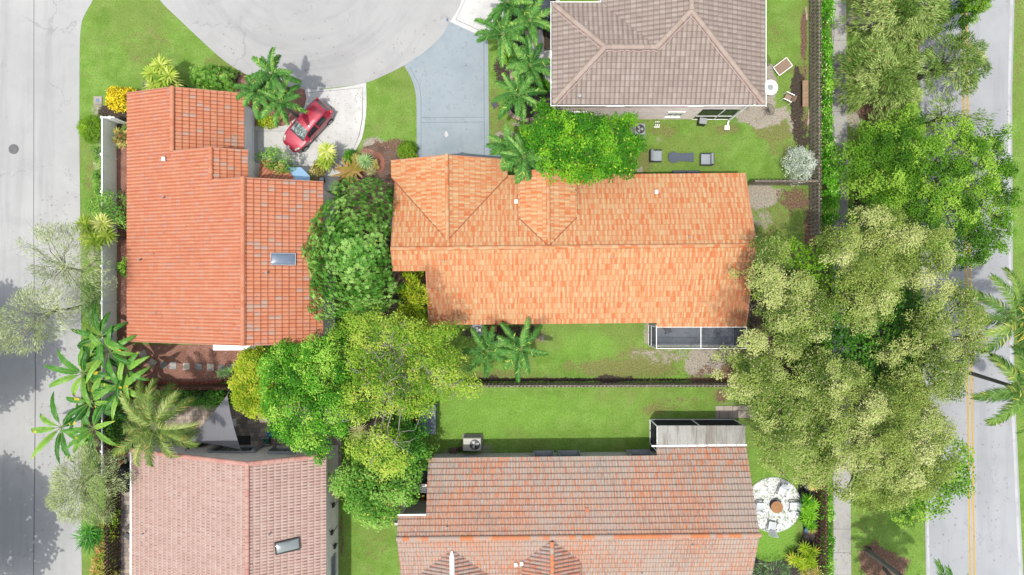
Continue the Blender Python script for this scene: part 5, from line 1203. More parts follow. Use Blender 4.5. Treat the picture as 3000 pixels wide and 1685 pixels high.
m = MB(); m.lathe([(.16, 0), (.22, .3), (.24, .33), (.2, .33), (.18, .25)], 0, 0, 18); o = m.build('plant_pot', plain('clay', A(206, 120, 84), .8), None, True); o.location = (*G(817, 341, .4)[:2], 0); tag(o, 'terracotta clay pot in the mulch beside the twin palms', 'plant pot')

# gravel circle seating
M['adiron'] = plain('light_grey_plastic', A(214, 218, 222, 1.8), .6, var=.08)
p = G(2276, 1486, .5); t = thing('fire_table', 'round wooden table in the middle of the white gravel circle', 'table', (p.x, p.y, .05))
m = MB(); m.lathe([(.36, 0), (.4, .1), (.4, .42)], 0, 0, 28); m.build('base', M['wicker'], t, True)
m = MB(); m.lathe([(.40, .42), (.44, .43), (.44, .48), (.42, .49)], 0, 0, 36); m.build('tabletop', M['tablewood'], t)
def adirondack(label, u, v, rz):
    p = G(u, v, .4); t = thing('slatted_chair', label, 'chair', (p.x, p.y, .05), rz, 'light grey slatted chairs around the gravel circle')
    m = MB()
    for i in range(6): m.cbox(-.2+.085*i, 0, .36-.02*i, .07, .5, .02, ry=R(12))
    m.build('seat', M['adiron'], t)
    m = MB()
    for i in range(7):
        y = -.27+.09*i; m.beam((-.24, y*.8, .3), (-.62, y*1.25, .95-.012*abs(i-3)**2), .075, .018)
    m.build('backrest', M['adiron'], t)
    for y in (-.33, .33):
        m = MB(); m.cbox(.02, y, .56, .62, .11, .025); m.build('armrest', M['adiron'], t)
        m = MB(); m.cbox(.28, y, .28, .09, .03, .56); m.build('leg', M['adiron'], t)
        m = MB(); m.beam((-.45, y, .05), (-.2, y, .36), .04, .09); m.build('leg', M['adiron'], t)
    return t
c0 = adirondack('light grey slatted chair on gravel, on the side of the big olive tree', 2293, 1440, R(-110))
for lb, u, v, a in (('light grey slatted chair on gravel, between the round table and the strappy plants', 2326, 1486, 180), ('light grey slatted chair on gravel at the rim beside the round lawn', 2264, 1541, 78), ('light grey slatted chair on gravel, tight against the weathered roof', 2226, 1487, -5)):
    copy_tree(c0, (*G(u, v, .4)[:2], .05), R(a), lb)
for i, (u, v) in enumerate(((2367, 1428), (2366, 1554))):
    m = MB(); m.lathe([(.12, 0), (.19, .34), (.21, .36), (.17, .36), (.15, .28)], 0, 0, 18); o = m.build('blue_pot', plain('blue_glaze', A(96, 150, 206), .3), None, True); o.location = (*G(u, v, .36)[:2], 0); tag(o, ('blue glazed pot by the brown fence, at the shaded end of the strappy plants', 'blue glazed pot in the dark soil beside the round lawn')[i], 'plant pot')

# pink house patio
def sail():
    t = thing('shade_sail', 'grey triangular shade sail stretched over the paver patio', 'shade sail', (0, 0, 0))
    P = [G(666, 1157, 2.9), G(706, 1318, 3.0), G(545, 1295, 2.4)]; cen = (P[0]+P[1]+P[2])/3; n = 14; vs_ = []; ix = {}
    for i in range(n+1):
        for j in range(n+1-i):
            a, b = i/n, j/n; c = 1-a-b
            q = P[0]*a + P[1]*b + P[2]*c
            pull = (a*b + b*c + a*c)*1.0; edge = min(a, b, c)
            e = 4*(a*b*(1-c)**2 if c < 1e-3 else 0)
            q2 = q.copy()
            for (s_, r_, o_) in ((a, b, c), (b, c, a), (a, c, b)): q2 = q2 + (cen-q)*(0.36*s_*r_*(1-o_)**6)
            q2.z -= .5*(a*b*c)*9*.3
            ix[(i, j)] = len(vs_); vs_.append(tuple(q2))
    fs = []
    for i in range(n):
        for j in range(n-i):
            fs.append((ix[(i, j)], ix[(i+1, j)], ix[(i, j+1)]))
            if j < n-i-1: fs.append((ix[(i+1, j)], ix[(i+1, j+1)], ix[(i, j+1)]))
    m = MB(); m.add(vs_, fs); m.build('canopy', cloth('grey_sail_cloth', A(166, 166, 172, 2.6), .8, .25), t, True)
    m = MB()
    for p_, q_ in ((P[0], P[0]+Vector((.15, .5, -.3))), (P[1], P[1]+Vector((.1, -.5, .1)))): m.tube([p_, q_], .012, 5)
    m.tube([P[0]+Vector((.15, .5, -2.9)), P[0]+Vector((.15, .5, .1))], .05, 8); m.build('post', M['metal'], t)
    m = MB(); m.tube([P[2]+Vector((-.2, -.25, -2.4)), P[2]], .05, 8); m.build('post', M['metal'], t)
sail()
flat('door_mat', 'black rectangular mat on the paver patio beside the shade sail', 'mat', 714, 1290, 1.0, .66, .03, 'black', z=.03, bev=.005)
p = G(574, 1298, .9); t = thing('barbecue', 'black covered barbecue against the grey wall under the shade sail', 'barbecue', (p.x, p.y, .03), R(22))
m = MB(); m.cbox(0, 0, .4, .9, .5, .8, bev=.05); m.build('cabinet', M['black'], t); m = MB(); m.cbox(.05, 0, .93, .62, .52, .26, bev=.11); m.build('lid', M['black'], t, True); m = MB(); m.cbox(-.62, 0, .8, .34, .42, .05, bev=.01); m.build('side_shelf', M['dkmetal'], t)
p = G(779, 1293, .5); t = thing('hose_reel', 'green garden hose wound on a reel by the grey wall', 'hose reel', (p.x, p.y, .03))
M['teal'] = plain('green_hose', A(60, 150, 130), .5)
m = MB(); m.tube([(.24*math.cos(q*.35), -.13+q*.0042, .35+.24*math.sin(q*.35)) for q in range(80)], .022, 6); m.build('hose', M['teal'], t, True)
m = MB(); m.cbox(-.0, -.2, .3, .5, .04, .6); m.cbox(0, .25, .3, .5, .04, .6); m.cbox(0, .0, .35, .08, .5, .08); m.build('frame', M['metal'], t)
p = G(800, 1268, .7); t = thing('play_slide', 'blue plastic toddler slide at the edge of the bright green tree', 'slide', (p.x, p.y, .03), R(200))
M['bluep'] = plain('blue_plastic', A(50, 140, 214), .4)
m = MB(); m.beam((-.5, 0, .12), (.3, 0, .75), .4, .04); m.beam((-.5, -.2, .2), (.3, -.2, .83), .04, .12); m.beam((-.5, .2, .2), (.3, .2, .83), .04, .12); m.build('chute', M['bluep'], t)
m = MB(); m.cbox(.4, 0, .38, .12, .4, .76, bev=.03); m.build('ladder', M['bluep'], t)
flat('step_block', 'pale grey step block at the grey wall under the bright green tree', 'step', 812, 1308, .5, .22, .2, 'acgrey', z=.03)
p = G(684, 1238, .45); t = thing('patio_chair', 'white slatted patio chair half under the shade sail', 'chair', (p.x, p.y, .03), R(185))
m = MB()
for i in range(6): m.cbox(-.2+.08*i, 0, .42, .055, .5, .025)
m.build('seat', M['white'], t)
m = MB()
for i in range(6): m.cbox(-.27, -.22+.09*i, .66, .03, .06, .46, ry=R(-10))
m.build('backrest', M['white'], t)
for x in (-.22, .22):
    for y in (-.24, .24): m = MB(); m.cbox(x, y, .2, .04, .04, .4); m.build('leg', M['white'], t)
# toys by the dark fence
M['redp'] = plain('red_plastic', A(214, 50, 64), .4); M['yelp'] = plain('yellow_plastic', A(244, 204, 50), .4); M['orgp'] = plain('orange_plastic', A(246, 130, 40), .4); M['grnp'] = plain('lime_plastic', A(180, 220, 80), .4); M['tealp'] = plain('teal_plastic', A(70, 140, 150), .4)
p = G(354, 1356, .4); t = thing('toy_wagon', 'red seated toy wagon with yellow trim beside the pink roof edge', 'toy', (p.x, p.y, .03), R(12))
m = MB(); m.cbox(0, 0, .3, .42, .34, .12, bev=.04); m.cbox(0, -.14, .42, .4, .06, .2, bev=.02); m.build('seat', M['redp'], t)
m = MB(); m.cbox(0, -.28, .2, .5, .06, .1, bev=.02); m.cbox(0, .25, .2, .5, .05, .1, bev=.02); m.build('bumper', M['yelp'], t)
m = MB(); m.cbox(-.26, 0, .22, .06, .5, .14, bev=.02); m.cbox(.26, 0, .22, .06, .5, .14, bev=.02); m.build('side_rail', M['acgrey'], t)
for x in (-.28, .28):
    for y in (-.2, .2):
        m = MB(); m.m = Matrix.Translation((x, y, .1)) @ Matrix.Rotation(R(90), 4, 'Y'); m.lathe([(.06, -.03), (.1, -.02), (.1, .02), (.06, .03)], 0, 0, 12); m.build('wheel', M['bluep'], t)
p = G(356, 1321, .5); t = thing('toy_slide', 'lime green and yellow toy slide beside the dark slatted fence', 'toy', (p.x, p.y, .03), R(-38))
m = MB(); m.beam((-.45, 0, .08), (.2, 0, .5), .22, .04); m.build('chute', M['grnp'], t)
m = MB(); m.cbox(.3, 0, .28, .1, .36, .56, bev=.03); m.build('ladder', M['yelp'], t)
p = G(352, 1312, .4); t = thing('toy_tricycle', 'small orange and red ride-on toy in front of the lime slide', 'toy', (p.x, p.y+.12, .03), R(30))
m = MB(); m.cbox(0, 0, .26, .3, .16, .1, bev=.04); m.build('seat', M['orgp'], t)
m = MB(); m.tube([(.15, 0, .1), (.18, 0, .42)], .025, 6); m.tube([(.18, -.16, .42), (.18, .16, .42)], .025, 6); m.build('handlebar', M['yelp'], t)
for x, y in ((.18, 0), (-.14, .13), (-.14, -.13)):
    m = MB(); m.m = Matrix.Translation((x, y, .09)) @ Matrix.Rotation(R(90), 4, 'X'); m.lathe([(.05, -.025), (.09, -.02), (.09, .02), (.05, .025)], 0, 0, 12); m.build('wheel', M['redp'], t)
m = MB(); m.lathe([(.02, 0), (.1, .04), (.13, .13), (.1, .22), (.02, .26)], 0, 0, 14); o = m.build('toy_ball', M['redp'], None, True); o.location = (*G(338, 1322, .13)[:2], .03); tag(o, 'small red ball among the toys, against the dark fence', 'ball')
p = G(377, 1311, .4); t = thing('toy_bin', 'teal plastic bin with open top at the corner of the pink roof', 'bin', (p.x, p.y, .03), R(10))
m = MB(); m.lathe([(.2, 0), (.27, .45), (.3, .47), (.25, .47), (.19, .1)], 0, 0, 18); m.build('tub', M['tealp'], t, True); m = MB(); m.tube([(-.27, 0, .45), (-.2, 0, .62), (.2, 0, .62), (.27, 0, .45)], .02, 6); m.build('handle', M['yelp'], t)
p = G(358, 1404, 1.0); t = thing('covered_grill', 'large black fabric covered object with pale emblem between fence and pink roof', 'covered grill', (p.x, p.y, .03))
m = MB(); prof = [(-.42,-.95),(.1,-1.05),(.46,-.7),(.5,.1),(.36,.75),(.0,.98),(-.4,.8),(-.52,.1)]; n_ = len(prof)
v_ = [(x*1.05, y*1.05, 0) for x, y in prof] + [(x, y, .75) for x, y in prof] + [(x*.72, y*.76, .98) for x, y in prof] + [(0, 0, 1.03)]
m.add(v_, [(i, (i+1) % n_, n_+(i+1) % n_, n_+i) for i in range(n_)] + [(n_+i, n_+(i+1) % n_, 2*n_+(i+1) % n_, 2*n_+i) for i in range(n_)] + [(2*n_+i, 2*n_+(i+1) % n_, 3*n_) for i in range(n_)])
m.build('fabric_cover', plain('black_fabric', A(40, 40, 44), .9, var=.3), t, True)
m = MB(); 
for k in range(3): m.tube([(.33+.012*math.sin(q), (-.02-.3*k/3+.05)+.05*math.cos(q), .965-.05*k*0) for q in np.linspace(0, 2*math.pi, 13)], .012, 4, False)
m.tube([(.25, -.35, .985), (.27, .1, .985), (.31, .22, .97), (.37, .12, .95), (.38, -.3, .94)], .012, 4)
m.build('emblem', plain('pale_blue_print', A(140, 176, 196), .7), t)
p = G(362, 1553, 1.2); t = thing('closed_parasol', 'folded striped beige parasol leaning between the dark fence and the pink roof', 'parasol', (p.x, p.y, .03), R(30))
m = MB(); N_ = 12
v_ = [(0, 0, 1.45)] 
for zz, rr in ((1.3, .1), (.8, .16), (.45, .2)):
    for k in range(N_): q = rr*(1.25 if k % 2 else .7); v_.append((q*math.cos(2*math.pi*k/N_)+(1.45-zz)*.55, q*math.sin(2*math.pi*k/N_), zz))
m.add(v_, [(0, 1+k, 1+(k+1) % N_) for k in range(N_)] + [(1+N_*l+k, 1+N_*l+(k+1) % N_, 1+N_*(l+1)+(k+1) % N_, 1+N_*(l+1)+k) for l in range(2) for k in range(N_)])
m.build('canopy', plain('beige_canvas', A(186, 178, 166), .9, var=.3, scale=8), t)
m = MB(); m.tube([(0, 0, 1.5), (.8, 0, .05)], .022, 6); m.build('pole', M['dkmetal'], t)
flat('umbrella_base', 'dark square parasol base on the side pavers by the pink roof', 'parasol base', 373, 1570, .5, .36, .1, 'dkmetal', R(-35), z=.03)
m = MB(); m.lathe([(.02, 0), (.09, .03), (.11, .11), (.09, .19), (.02, .22)], 0, 0, 14); o = m.build('garden_ball', plain('dark_blue', A(50, 70, 110), .4), None, True); o.location = (*G(351, 1650, .1)[:2], .03); tag(o, 'small dark blue ball at the foot of the dark slatted fence', 'ball')
# side patio items of weathered house
p = G(1240, 1432, .9); t = thing('washing_sink', 'white utility sink with yellow bucket beneath beside the weathered roof', 'sink', (p.x, p.y, .02))
m = MB(); m.cbox(0, 0, .85, .5, .62, .06, bev=.02); m.cbox(0, 0, .7, .44, .56, .28, bev=.04); m.build('basin', M['white'], t)
for x in (-.2, .2):
    for y in (-.26, .26): m = MB(); m.cbox(x, y, .3, .04, .04, .6); m.build('leg', M['metal'], t)
m = MB(); m.lathe([(.13, 0), (.16, .3), (.17, .32), (.14, .32), (.12, .05)], 0, 0, 16); o = m.build('bucket', M['yelp'], None, True); o.location = (*G(1237, 1460, .3)[:2], .02); tag(o, 'yellow bucket on the dark side patio beside the white sink', 'bucket')
w_ = thing('court_wall', 'dark low wall closing the side patio of the weathered house', 'wall', (*G(1204, 1519, 0)[:2], 0))
m = MB(); m.box(-1.0, 1.0, -.08, .08, 0, 1.2); m.build('wall_body', M['w_weather'], w_)
# ------------------------------------------------------------------ vegetation
def unit(n, rg): v = rg.normal(size=(n, 3)); return v/np.linalg.norm(v, axis=1, keepdims=True)
def norm(a): return a/np.maximum(np.linalg.norm(a, axis=-1, keepdims=True), 1e-9)
class Leaves:
    def __init__(s): s.V = []; s.r = []; s.g = []
    def quads(s, base, d, side, l, w_, rnd, grp, droop=0.0):
        l = np.asarray(l).reshape(-1, 1); w_ = np.asarray(w_).reshape(-1, 1)
        tip = base + d*l; tip = tip - np.array([0, 0, 1.0])*(droop*l)
        mid = base + d*l*.5
        s.V.append(np.stack([base, mid+side*w_*.5, tip, mid-side*w_*.5], 1)); s.r.append(rnd); s.g.append(grp)
    def strips(s, P, W_, side, rnd, grp):
        """P (n,k,3) centre line, W_ (n,k) widths, side (n,3)"""
        n, k, _ = P.shape
        for j in range(k-1):
            a = P[:, j]-side*W_[:, j:j+1]/2; b = P[:, j]+side*W_[:, j:j+1]/2; c = P[:, j+1]+side*W_[:, j+1:j+2]/2; e = P[:, j+1]-side*W_[:, j+1:j+2]/2
            s.V.append(np.stack([a, b, c, e], 1)); s.r.append(rnd); s.g.append(grp)
    def build(s, name, mat, parent, loc=(0, 0, 0)):
        V = np.concatenate(s.V) - np.array(loc, dtype=float); n = len(V); r = np.concatenate(s.r); g = np.concatenate(s.g)
        me = bpy.data.meshes.new(name); me.vertices.add(n*4); me.vertices.foreach_set('co', V.astype(np.float32).ravel())
        me.loops.add(n*4); me.loops.foreach_set('vertex_index', np.arange(n*4, dtype=np.int32))
        me.polygons.add(n); me.polygons.foreach_set('loop_start', np.arange(0, n*4, 4, dtype=np.int32))
        me.update(calc_edges=True); me.materials.append(mat)
        for k, a in (('rnd', r), ('grp', g)):
            q = me.attributes.new(k, 'FLOAT', 'FACE'); q.data.foreach_set('value', a.astype(np.float32))
        o = bpy.data.objects.new(name, me); C.objects.link(o); o.parent = parent; return o
def inside(P, X, Y):
    r = np.zeros(len(X), bool); n = len(P)
    for i in range(n):
        x1, y1 = P[i]; x2, y2 = P[(i+1) % n]; c = (y1 > Y) != (y2 > Y)
        with np.errstate(divide='ignore', invalid='ignore'): xi = (x2-x1)*(Y-y1)/(y2-y1+1e-12)+x1
        r ^= c & (X < xi)
    return r
def edged(P, X, Y):
    d = np.full(len(X), 1e9); n = len(P)
    for i in range(n):
        a = np.array(P[i]); b = np.array(P[(i+1) % n]); e = b-a; L2 = (e**2).sum()+1e-12
        t = np.clip(((X-a[0])*e[0]+(Y-a[1])*e[1])/L2, 0, 1); d = np.minimum(d, np.hypot(X-a[0]-t*e[0], Y-a[1]-t*e[1]))
    return d
def crown_pts(poly, zlo, zhi, sp, lobe, rg, cap=2.5, gap=0.0, lobeh=.35, ragged=.12, jag=.28):
    zm = zlo+(zhi-zlo)*.75; P = [(GX(u, zm), GY(v, zm)) for u, v in poly]
    if jag > 0:                              # uneven outline
        Q = []
        for i in range(len(P)):
            a = np.array(P[i]); b = np.array(P[(i+1) % len(P)]); m_ = max(1, int(np.hypot(*(b-a))/.45)); nv = np.array([-(b-a)[1], (b-a)[0]])/max(1e-6, np.hypot(*(b-a)))
            for k in range(m_): Q.append(tuple(a+(b-a)*k/m_+nv*rg.uniform(-jag, jag)))
        P = Q
    xs = [p[0] for p in P]; ys = [p[1] for p in P]
    gx, gy = np.meshgrid(np.arange(min(xs)-sp, max(xs)+sp, sp), np.arange(min(ys)-sp, max(ys)+sp, sp))
    X = gx.ravel()+rg.uniform(-.5, .5, gx.size)*sp; Y = gy.ravel()+rg.uniform(-.5, .5, gx.size)*sp
    k = inside(P, X, Y); X, Y = X[k], Y[k]
    d = edged(P, X, Y); R_ = min(cap, d.max()); t = np.clip(d/R_, 0, 1)
    K = max(3, int(len(X)*sp*sp/(lobe*lobe*.75))); li = rg.choice(len(X), min(K, len(X)), replace=False)
    dd = np.hypot(X[:, None]-X[None, li], Y[:, None]-Y[None, li])/lobe; wob = .16*np.sin(X*2.3+Y*1.1)+.14*np.sin(Y*2.9-X*1.7); q = dd.min(1)+wob; lh = rg.uniform(.6, 1, len(li))[dd.argmin(1)]
    bump = np.clip(1-q*q, 0, 1)
    dome = np.sqrt(1-(1-t)**2)
    z = zlo+(zhi-zlo)*(dome*(1-lobeh)+lobeh*np.sqrt(bump)*lh*(dome**.3))+rg.normal(size=len(X))*.05
    keep = (rg.uniform(size=len(X)) < np.clip(t*4+.55-ragged*2, 0, 1)) & (rg.uniform(size=len(X)) > (gap*1.5+.15)*(1-bump)**1.5)
    grp = rg.uniform(size=len(li))[dd.argmin(1)]
    return X[keep], Y[keep], z[keep], grp[keep], [(X[i], Y[i], z[i]) for i in li], t[keep]
def crown_leaves(Lv, poly, zlo, zhi, sp=.3, nl=7, l=.16, w_=.09, lobe=1.3, mode='rand', rg=None, depth=1.2, under=.6, **kw):
    X, Y, Z, g, lobes, t = crown_pts(poly, zlo, zhi, sp, lobe, rg, **kw)
    cz = zlo + (zhi-zlo)*.35; mx, my = X.mean(), Y.mean()
    c = np.stack([X, Y, Z], 1)
    # second, deeper layer gives the crown its volume
    m_ = rg.uniform(size=len(c)) < under; c2 = c[m_].copy(); c2[:, 2] = np.maximum(c2[:, 2]-rg.uniform(.3, depth, len(c2)), zlo-.3)
    c = np.concatenate([c, c2]); g = np.concatenate([g, g[m_]]); n = len(c)
    out = norm(np.stack([c[:, 0]-mx, c[:, 1]-my, np.full(n, 2.0)], 1))
    if mode == 'star':                       # whorls of leaves
        k = nl; ax = norm(out+unit(n, rg)*.45); ref = unit(n, rg); a = norm(np.cross(ax, ref)); b = np.cross(ax, a)
        r1 = rg.uniform(size=n)
        for j in range(k):
            th = 2*np.pi*j/k+rg.uniform(-.25, .25, n); el = rg.uniform(.12, .5, n)
            d = norm((a*np.cos(th)[:, None]+b*np.sin(th)[:, None])*np.cos(el)[:, None]+ax*np.sin(el)[:, None])
            side = norm(np.cross(ax, d)); Lv.quads(c, d, side, l*rg.uniform(.75, 1.15, n), np.full(n, w_), np.clip(r1*.7+rg.uniform(size=n)*.3, 0, 1), g, .18)
        return lobes
    idx = np.repeat(np.arange(n), nl); N_ = len(idx); cc = c[idx]
    o = unit(N_, rg); o[:, 2] = np.abs(o[:, 2])*.8; rad = sp*rg.uniform(.5, 1.35, N_)[:, None]
    if mode == 'wisp':
        main = norm(out*np.array([1.4, 1.4, .25])+unit(n, rg)*.5)[idx]; d = norm(main+unit(N_, rg)*.35); base = cc+o*rad*.9
        side = norm(np.cross(d, unit(N_, rg)))
        Lv.quads(base, d, side, l*rg.uniform(.6, 1.3, N_), np.full(N_, w_), rg.uniform(size=N_), g[idx], .1); return lobes
    base = cc+o*rad; nr = norm(o*.6+np.array([0, 0, 1.0])+unit(N_, rg)*.6)
    d = norm(np.cross(nr, unit(N_, rg))); side = norm(np.cross(nr, d))
    rr = np.clip(rg.uniform(size=n)[idx]*.5+rg.uniform(size=N_)*.5, 0, 1)
    Lv.quads(base, d, side, l*rg.uniform(.65, 1.3, N_), w_*rg.uniform(.8, 1.2, N_), rr, g[idx], .1)
    return lobes
def limbs(t, base, lobes, mat, r0, rg, nmax=26, zsplit=.45, sub=.35, loc=(0, 0, 0), twigs=0, name='trunk'):
    m = MB(); m.m = Matrix.Translation(-Vector(loc)); B = Vector(base); zt = max(p[2] for p in lobes)
    cx = sum(p[0] for p in lobes)/len(lobes); cy = sum(p[1] for p in lobes)/len(lobes)
    S = B.lerp(Vector((cx, cy, zt)), zsplit*.6); S.z = zt*zsplit
    m.tube([B, B.lerp(S, .5)+Vector((rg.uniform(-.1, .1), rg.uniform(-.1, .1), 0)), S], [r0*1.25, r0, r0*.8], 8)
    ix = rg.permutation(len(lobes))[:nmax]
    for i in ix:
        p = Vector(lobes[i]); p.z -= sub; a = S.lerp(p, .35)+Vector((rg.uniform(-.3, .3), rg.uniform(-.3, .3), .35)); b = S.lerp(p, .7)+Vector((rg.uniform(-.3, .3), rg.uniform(-.3, .3), .3))
        m.tube([S, a, b, p], [r0*.42, r0*.3, r0*.2, r0*.08], 5)
        for _ in range(twigs):
            q = b.lerp(p, rg.uniform(.1, .9)); e = q+Vector((rg.uniform(-1.1, 1.1), rg.uniform(-1.1, 1.1), rg.uniform(.25, .75)))
            mm = q.lerp(e, .5)+Vector((rg.uniform(-.15, .15), rg.uniform(-.15, .15), .05)); m.tube([q, mm, e], [r0*.13, r0*.1, r0*.05], 4)
            e2 = mm+Vector((rg.uniform(-.6, .6), rg.uniform(-.6, .6), .25)); m.tube([mm, e2], [r0*.08, r0*.04], 4)
    return m.build(name, mat, t)
def tree(name, label, polys, zlo, zhi, mat, seed, bark='bark', r0=.16, cat='tree', group=None, twigs=0, base=None, nmax=26, sub=.35, **kw):
    rg = np.random.default_rng(seed); L_ = Leaves(); lobes = []
    if isinstance(polys[0], tuple): polys = [polys]
    for p in polys: lobes += crown_leaves(L_, p, zlo, zhi, rg=rg, **kw)
    cx = sum(p[0] for p in lobes)/len(lobes); cy = sum(p[1] for p in lobes)/len(lobes)
    if base: cx, cy = base
    t = thing(name, label, cat, (cx, cy, 0), 0, group)
    L_.build('crown', M[mat], t, (cx, cy, 0))
    limbs(t, (cx, cy, 0), lobes, M[bark], r0, rg, nmax=nmax, sub=sub, loc=(cx, cy, 0), twigs=twigs)
    return t
def disc(u, v, ru, rv=None, n=14, j=.12, seed=0):
    rr = random.Random(seed+int(u)); rv = rv or ru
    return [(u+ru*rr.uniform(1-j, 1+j)*math.cos(2*math.pi*k/n), v+rv*rr.uniform(1-j, 1+j)*math.sin(2*math.pi*k/n)) for k in range(n)]

# --- the big trees
tree('rosette_tree', 'large dark green tree with starry leaf whorls between the terracotta and orange roofs',
     [(952,528),(999,509),(1040,520),(1061,512),(1115,516),(1142,544),(1152,585),(1140,620),(1138,663),(1135,700),(1146,748),(1150,790),(1173,842),(1160,884),(1120,900),(1060,935),(1000,935),(936,954),(898,923),(886,873),(894,814),(874,779),(867,710),(886,682),(905,632),(925,600),(955,570)],
     3.4, 6.2, 'leaf_mango', 1, sp=.19, nl=9, l=.2, w_=.065, lobe=.7, mode='star', cap=1.5, lobeh=.16, jag=.2, under=.9, depth=1.0, r0=.15)
tree('bamboo_clump', 'yellowish green bamboo clump beside the notch of the orange roof',
     [(1180,795),(1215,785),(1240,820),(1258,870),(1262,945),(1240,960),(1190,965),(1155,925),(1172,880),(1170,840)], 1.6, 4.2, 'leaf_lime', 2, sp=.22, nl=14, l=.3, w_=.07, lobe=.7, mode='wisp', cap=1.0, under=.9, r0=.06, cat='bamboo', nmax=14)
tree('spreading_tree', 'spreading yellow green tree with bare pale twigs at the centre of the photo',
     [[(960,950),(1022,923),(1050,905),(1084,904),(1130,915),(1208,931),(1255,954),(1300,950),(1332,958),(1335,980),(1305,1009),(1340,1030),(1375,1055),(1356,1082),(1350,1105),(1395,1118),(1402,1146),(1363,1177),(1305,1181),(1278,1204),(1216,1236),(1138,1212),(1080,1235),(1014,1240),(998,1181),(1010,1123),(1006,1028),(985,1000),(960,989)],
      [(998,1305),(1030,1290),(1100,1259),(1146,1255),(1177,1290),(1208,1325),(1208,1371),(1161,1391),(1123,1414),(1080,1402),(1060,1371),(1018,1356)]],
     4.6, 7.6, 'leaf_spread', 3, 'palebark', .17, sp=.33, nl=26, l=.14, w_=.075, lobe=1.0, cap=1.4, gap=.25, lobeh=.72, under=.7, depth=1.6, twigs=4, nmax=30, sub=.05)
tree('bright_tree', 'dense bright green tree between the yellow shrub and the spreading tree',
     [(773,1028),(828,1005),(890,993),(944,985),(990,993),(1022,1024),(1025,1100),(1018,1193),(1022,1240),(1006,1278),(967,1290),(960,1340),(940,1371),(921,1364),(917,1340),(882,1340),(847,1321),(820,1298),(800,1278),(775,1262),(766,1216),(745,1190),(750,1120),(755,1060)],
     3.8, 6.8, 'leaf_bright', 4, sp=.28, nl=22, l=.15, w_=.085, lobe=.85, cap=1.5, lobeh=.7, gap=.14, under=.8)
tree('yellow_shrub', 'rounded yellow green shrub beside the bright green tree and red mulch',
     [(662,1145),(660,1165),(676,1200),(711,1212),(750,1228),(790,1230),(805,1180),(795,1100),(775,1040),(740,1022),(705,1030),(680,1060),(668,1100)],
     2.2, 4.6, 'leaf_lime', 5, sp=.2, nl=16, l=.17, w_=.06, lobe=.6, cap=1.2, lobeh=.3, under=.8, cat='shrub', r0=.09)
tree('dark_tree', 'deep green tree behind the spreading tree, beside the ribbed storage box',
     [(1090,1240),(1130,1225),(1190,1232),(1235,1240),(1245,1270),(1258,1298),(1268,1340),(1239,1364),(1190,1395),(1120,1370),(1070,1310)], 2.6, 4.8, 'leaf_deep', 6, sp=.27, nl=12, l=.22, w_=.11, lobe=.9, cap=1.6, lobeh=.4, under=.8)
tree('leafy_tree', 'mid green leafy tree between the pink roof and the weathered roof',
     [(1060,1375),(1120,1390),(1200,1360),(1239,1364),(1226,1434),(1212,1484),(1197,1515),(1173,1484),(1138,1538),(1088,1562),(1045,1542),(1002,1511),(998,1465),(962,1449),(962,1402),(1002,1364),(1030,1350)], 2.8, 5.2, 'leaf_shrub', 7, sp=.27, nl=13, l=.22, w_=.11, lobe=.95, cap=1.7, lobeh=.42, under=.8)
tree('shade_tree', 'vivid green tree overhanging the orange roof in front of the brown house',
     [(1558,303),(1593,287),(1640,325),(1717,314),(1795,318),(1877,322),(1865,350),(1850,369),(1885,392),(1904,412),(1888,439),(1873,470),(1888,516),(1850,505),(1820,525),(1772,528),(1725,530),(1675,551),(1650,530),(1601,548),(1585,520),(1560,447),(1535,420),(1525,373),(1566,350)],
     3.4, 6.4, 'leaf_front', 8, sp=.28, nl=18, l=.17, w_=.1, lobe=.9, cap=1.6, lobeh=.55, gap=.12, under=.7, twigs=1)
# --- street side, right
tree('bottlebrush_tree', 'feathery pale green tree at the top edge beside the sidewalk verge',
     [(2522,-60),(2525,10),(2540,48),(2570,82),(2600,97),(2660,126),(2708,128),(2740,108),(2790,70),(2800,20),(2790,-60)], 0.8, 4.8, 'leaf_bottle', 10, sp=.28, nl=34, l=.28, w_=.055, lobe=1.2, mode='wisp', cap=1.8, lobeh=.45, under=.8, gap=.1)
tree('bottlebrush_tree', 'darker feathery tree at the top edge reaching over the yellow road lines',
     [(2790,-60),(2795,30),(2800,60),(2832,60),(2870,50),(2900,25),(2925,-10),(2925,-60)], 1.6, 4.6, 'leaf_road', 11, sp=.28, nl=32, l=.27, w_=.055, lobe=1.0, mode='wisp', cap=1.4, lobeh=.45, under=.7, gap=.15)
tree('bottlebrush_tree', 'feathery pale green tree with reddish tips beside the sidewalk, over the mulch patch',
     [(2483,175),(2498,148),(2537,105),(2580,93),(2638,117),(2670,128),(2673,175),(2658,202),(2697,233),(2735,252),(2743,272),(2697,303),(2708,350),(2638,350),(2592,330),(2584,287),(2530,310),(2498,287),(2483,233)],
     0.7, 4.6, 'leaf_bottle', 12, sp=.28, nl=34, l=.28, w_=.055, lobe=1.1, mode='wisp', cap=1.8, lobeh=.5, under=.7, gap=.16, twigs=1)
tree('bottlebrush_tree', 'thin feathery tree leaning over the double yellow line above the broad green tree',
     [(2673,170),(2697,155),(2735,128),(2774,105),(2832,78),(2850,90),(2891,128),(2922,194),(2887,241),(2848,268),(2794,256),(2735,252),(2677,210)],
     1.4, 4.6, 'leaf_bottle', 13, sp=.28, nl=32, l=.28, w_=.05, lobe=1.0, mode='wisp', cap=1.8, lobeh=.5, under=.5, gap=.3, twigs=1)
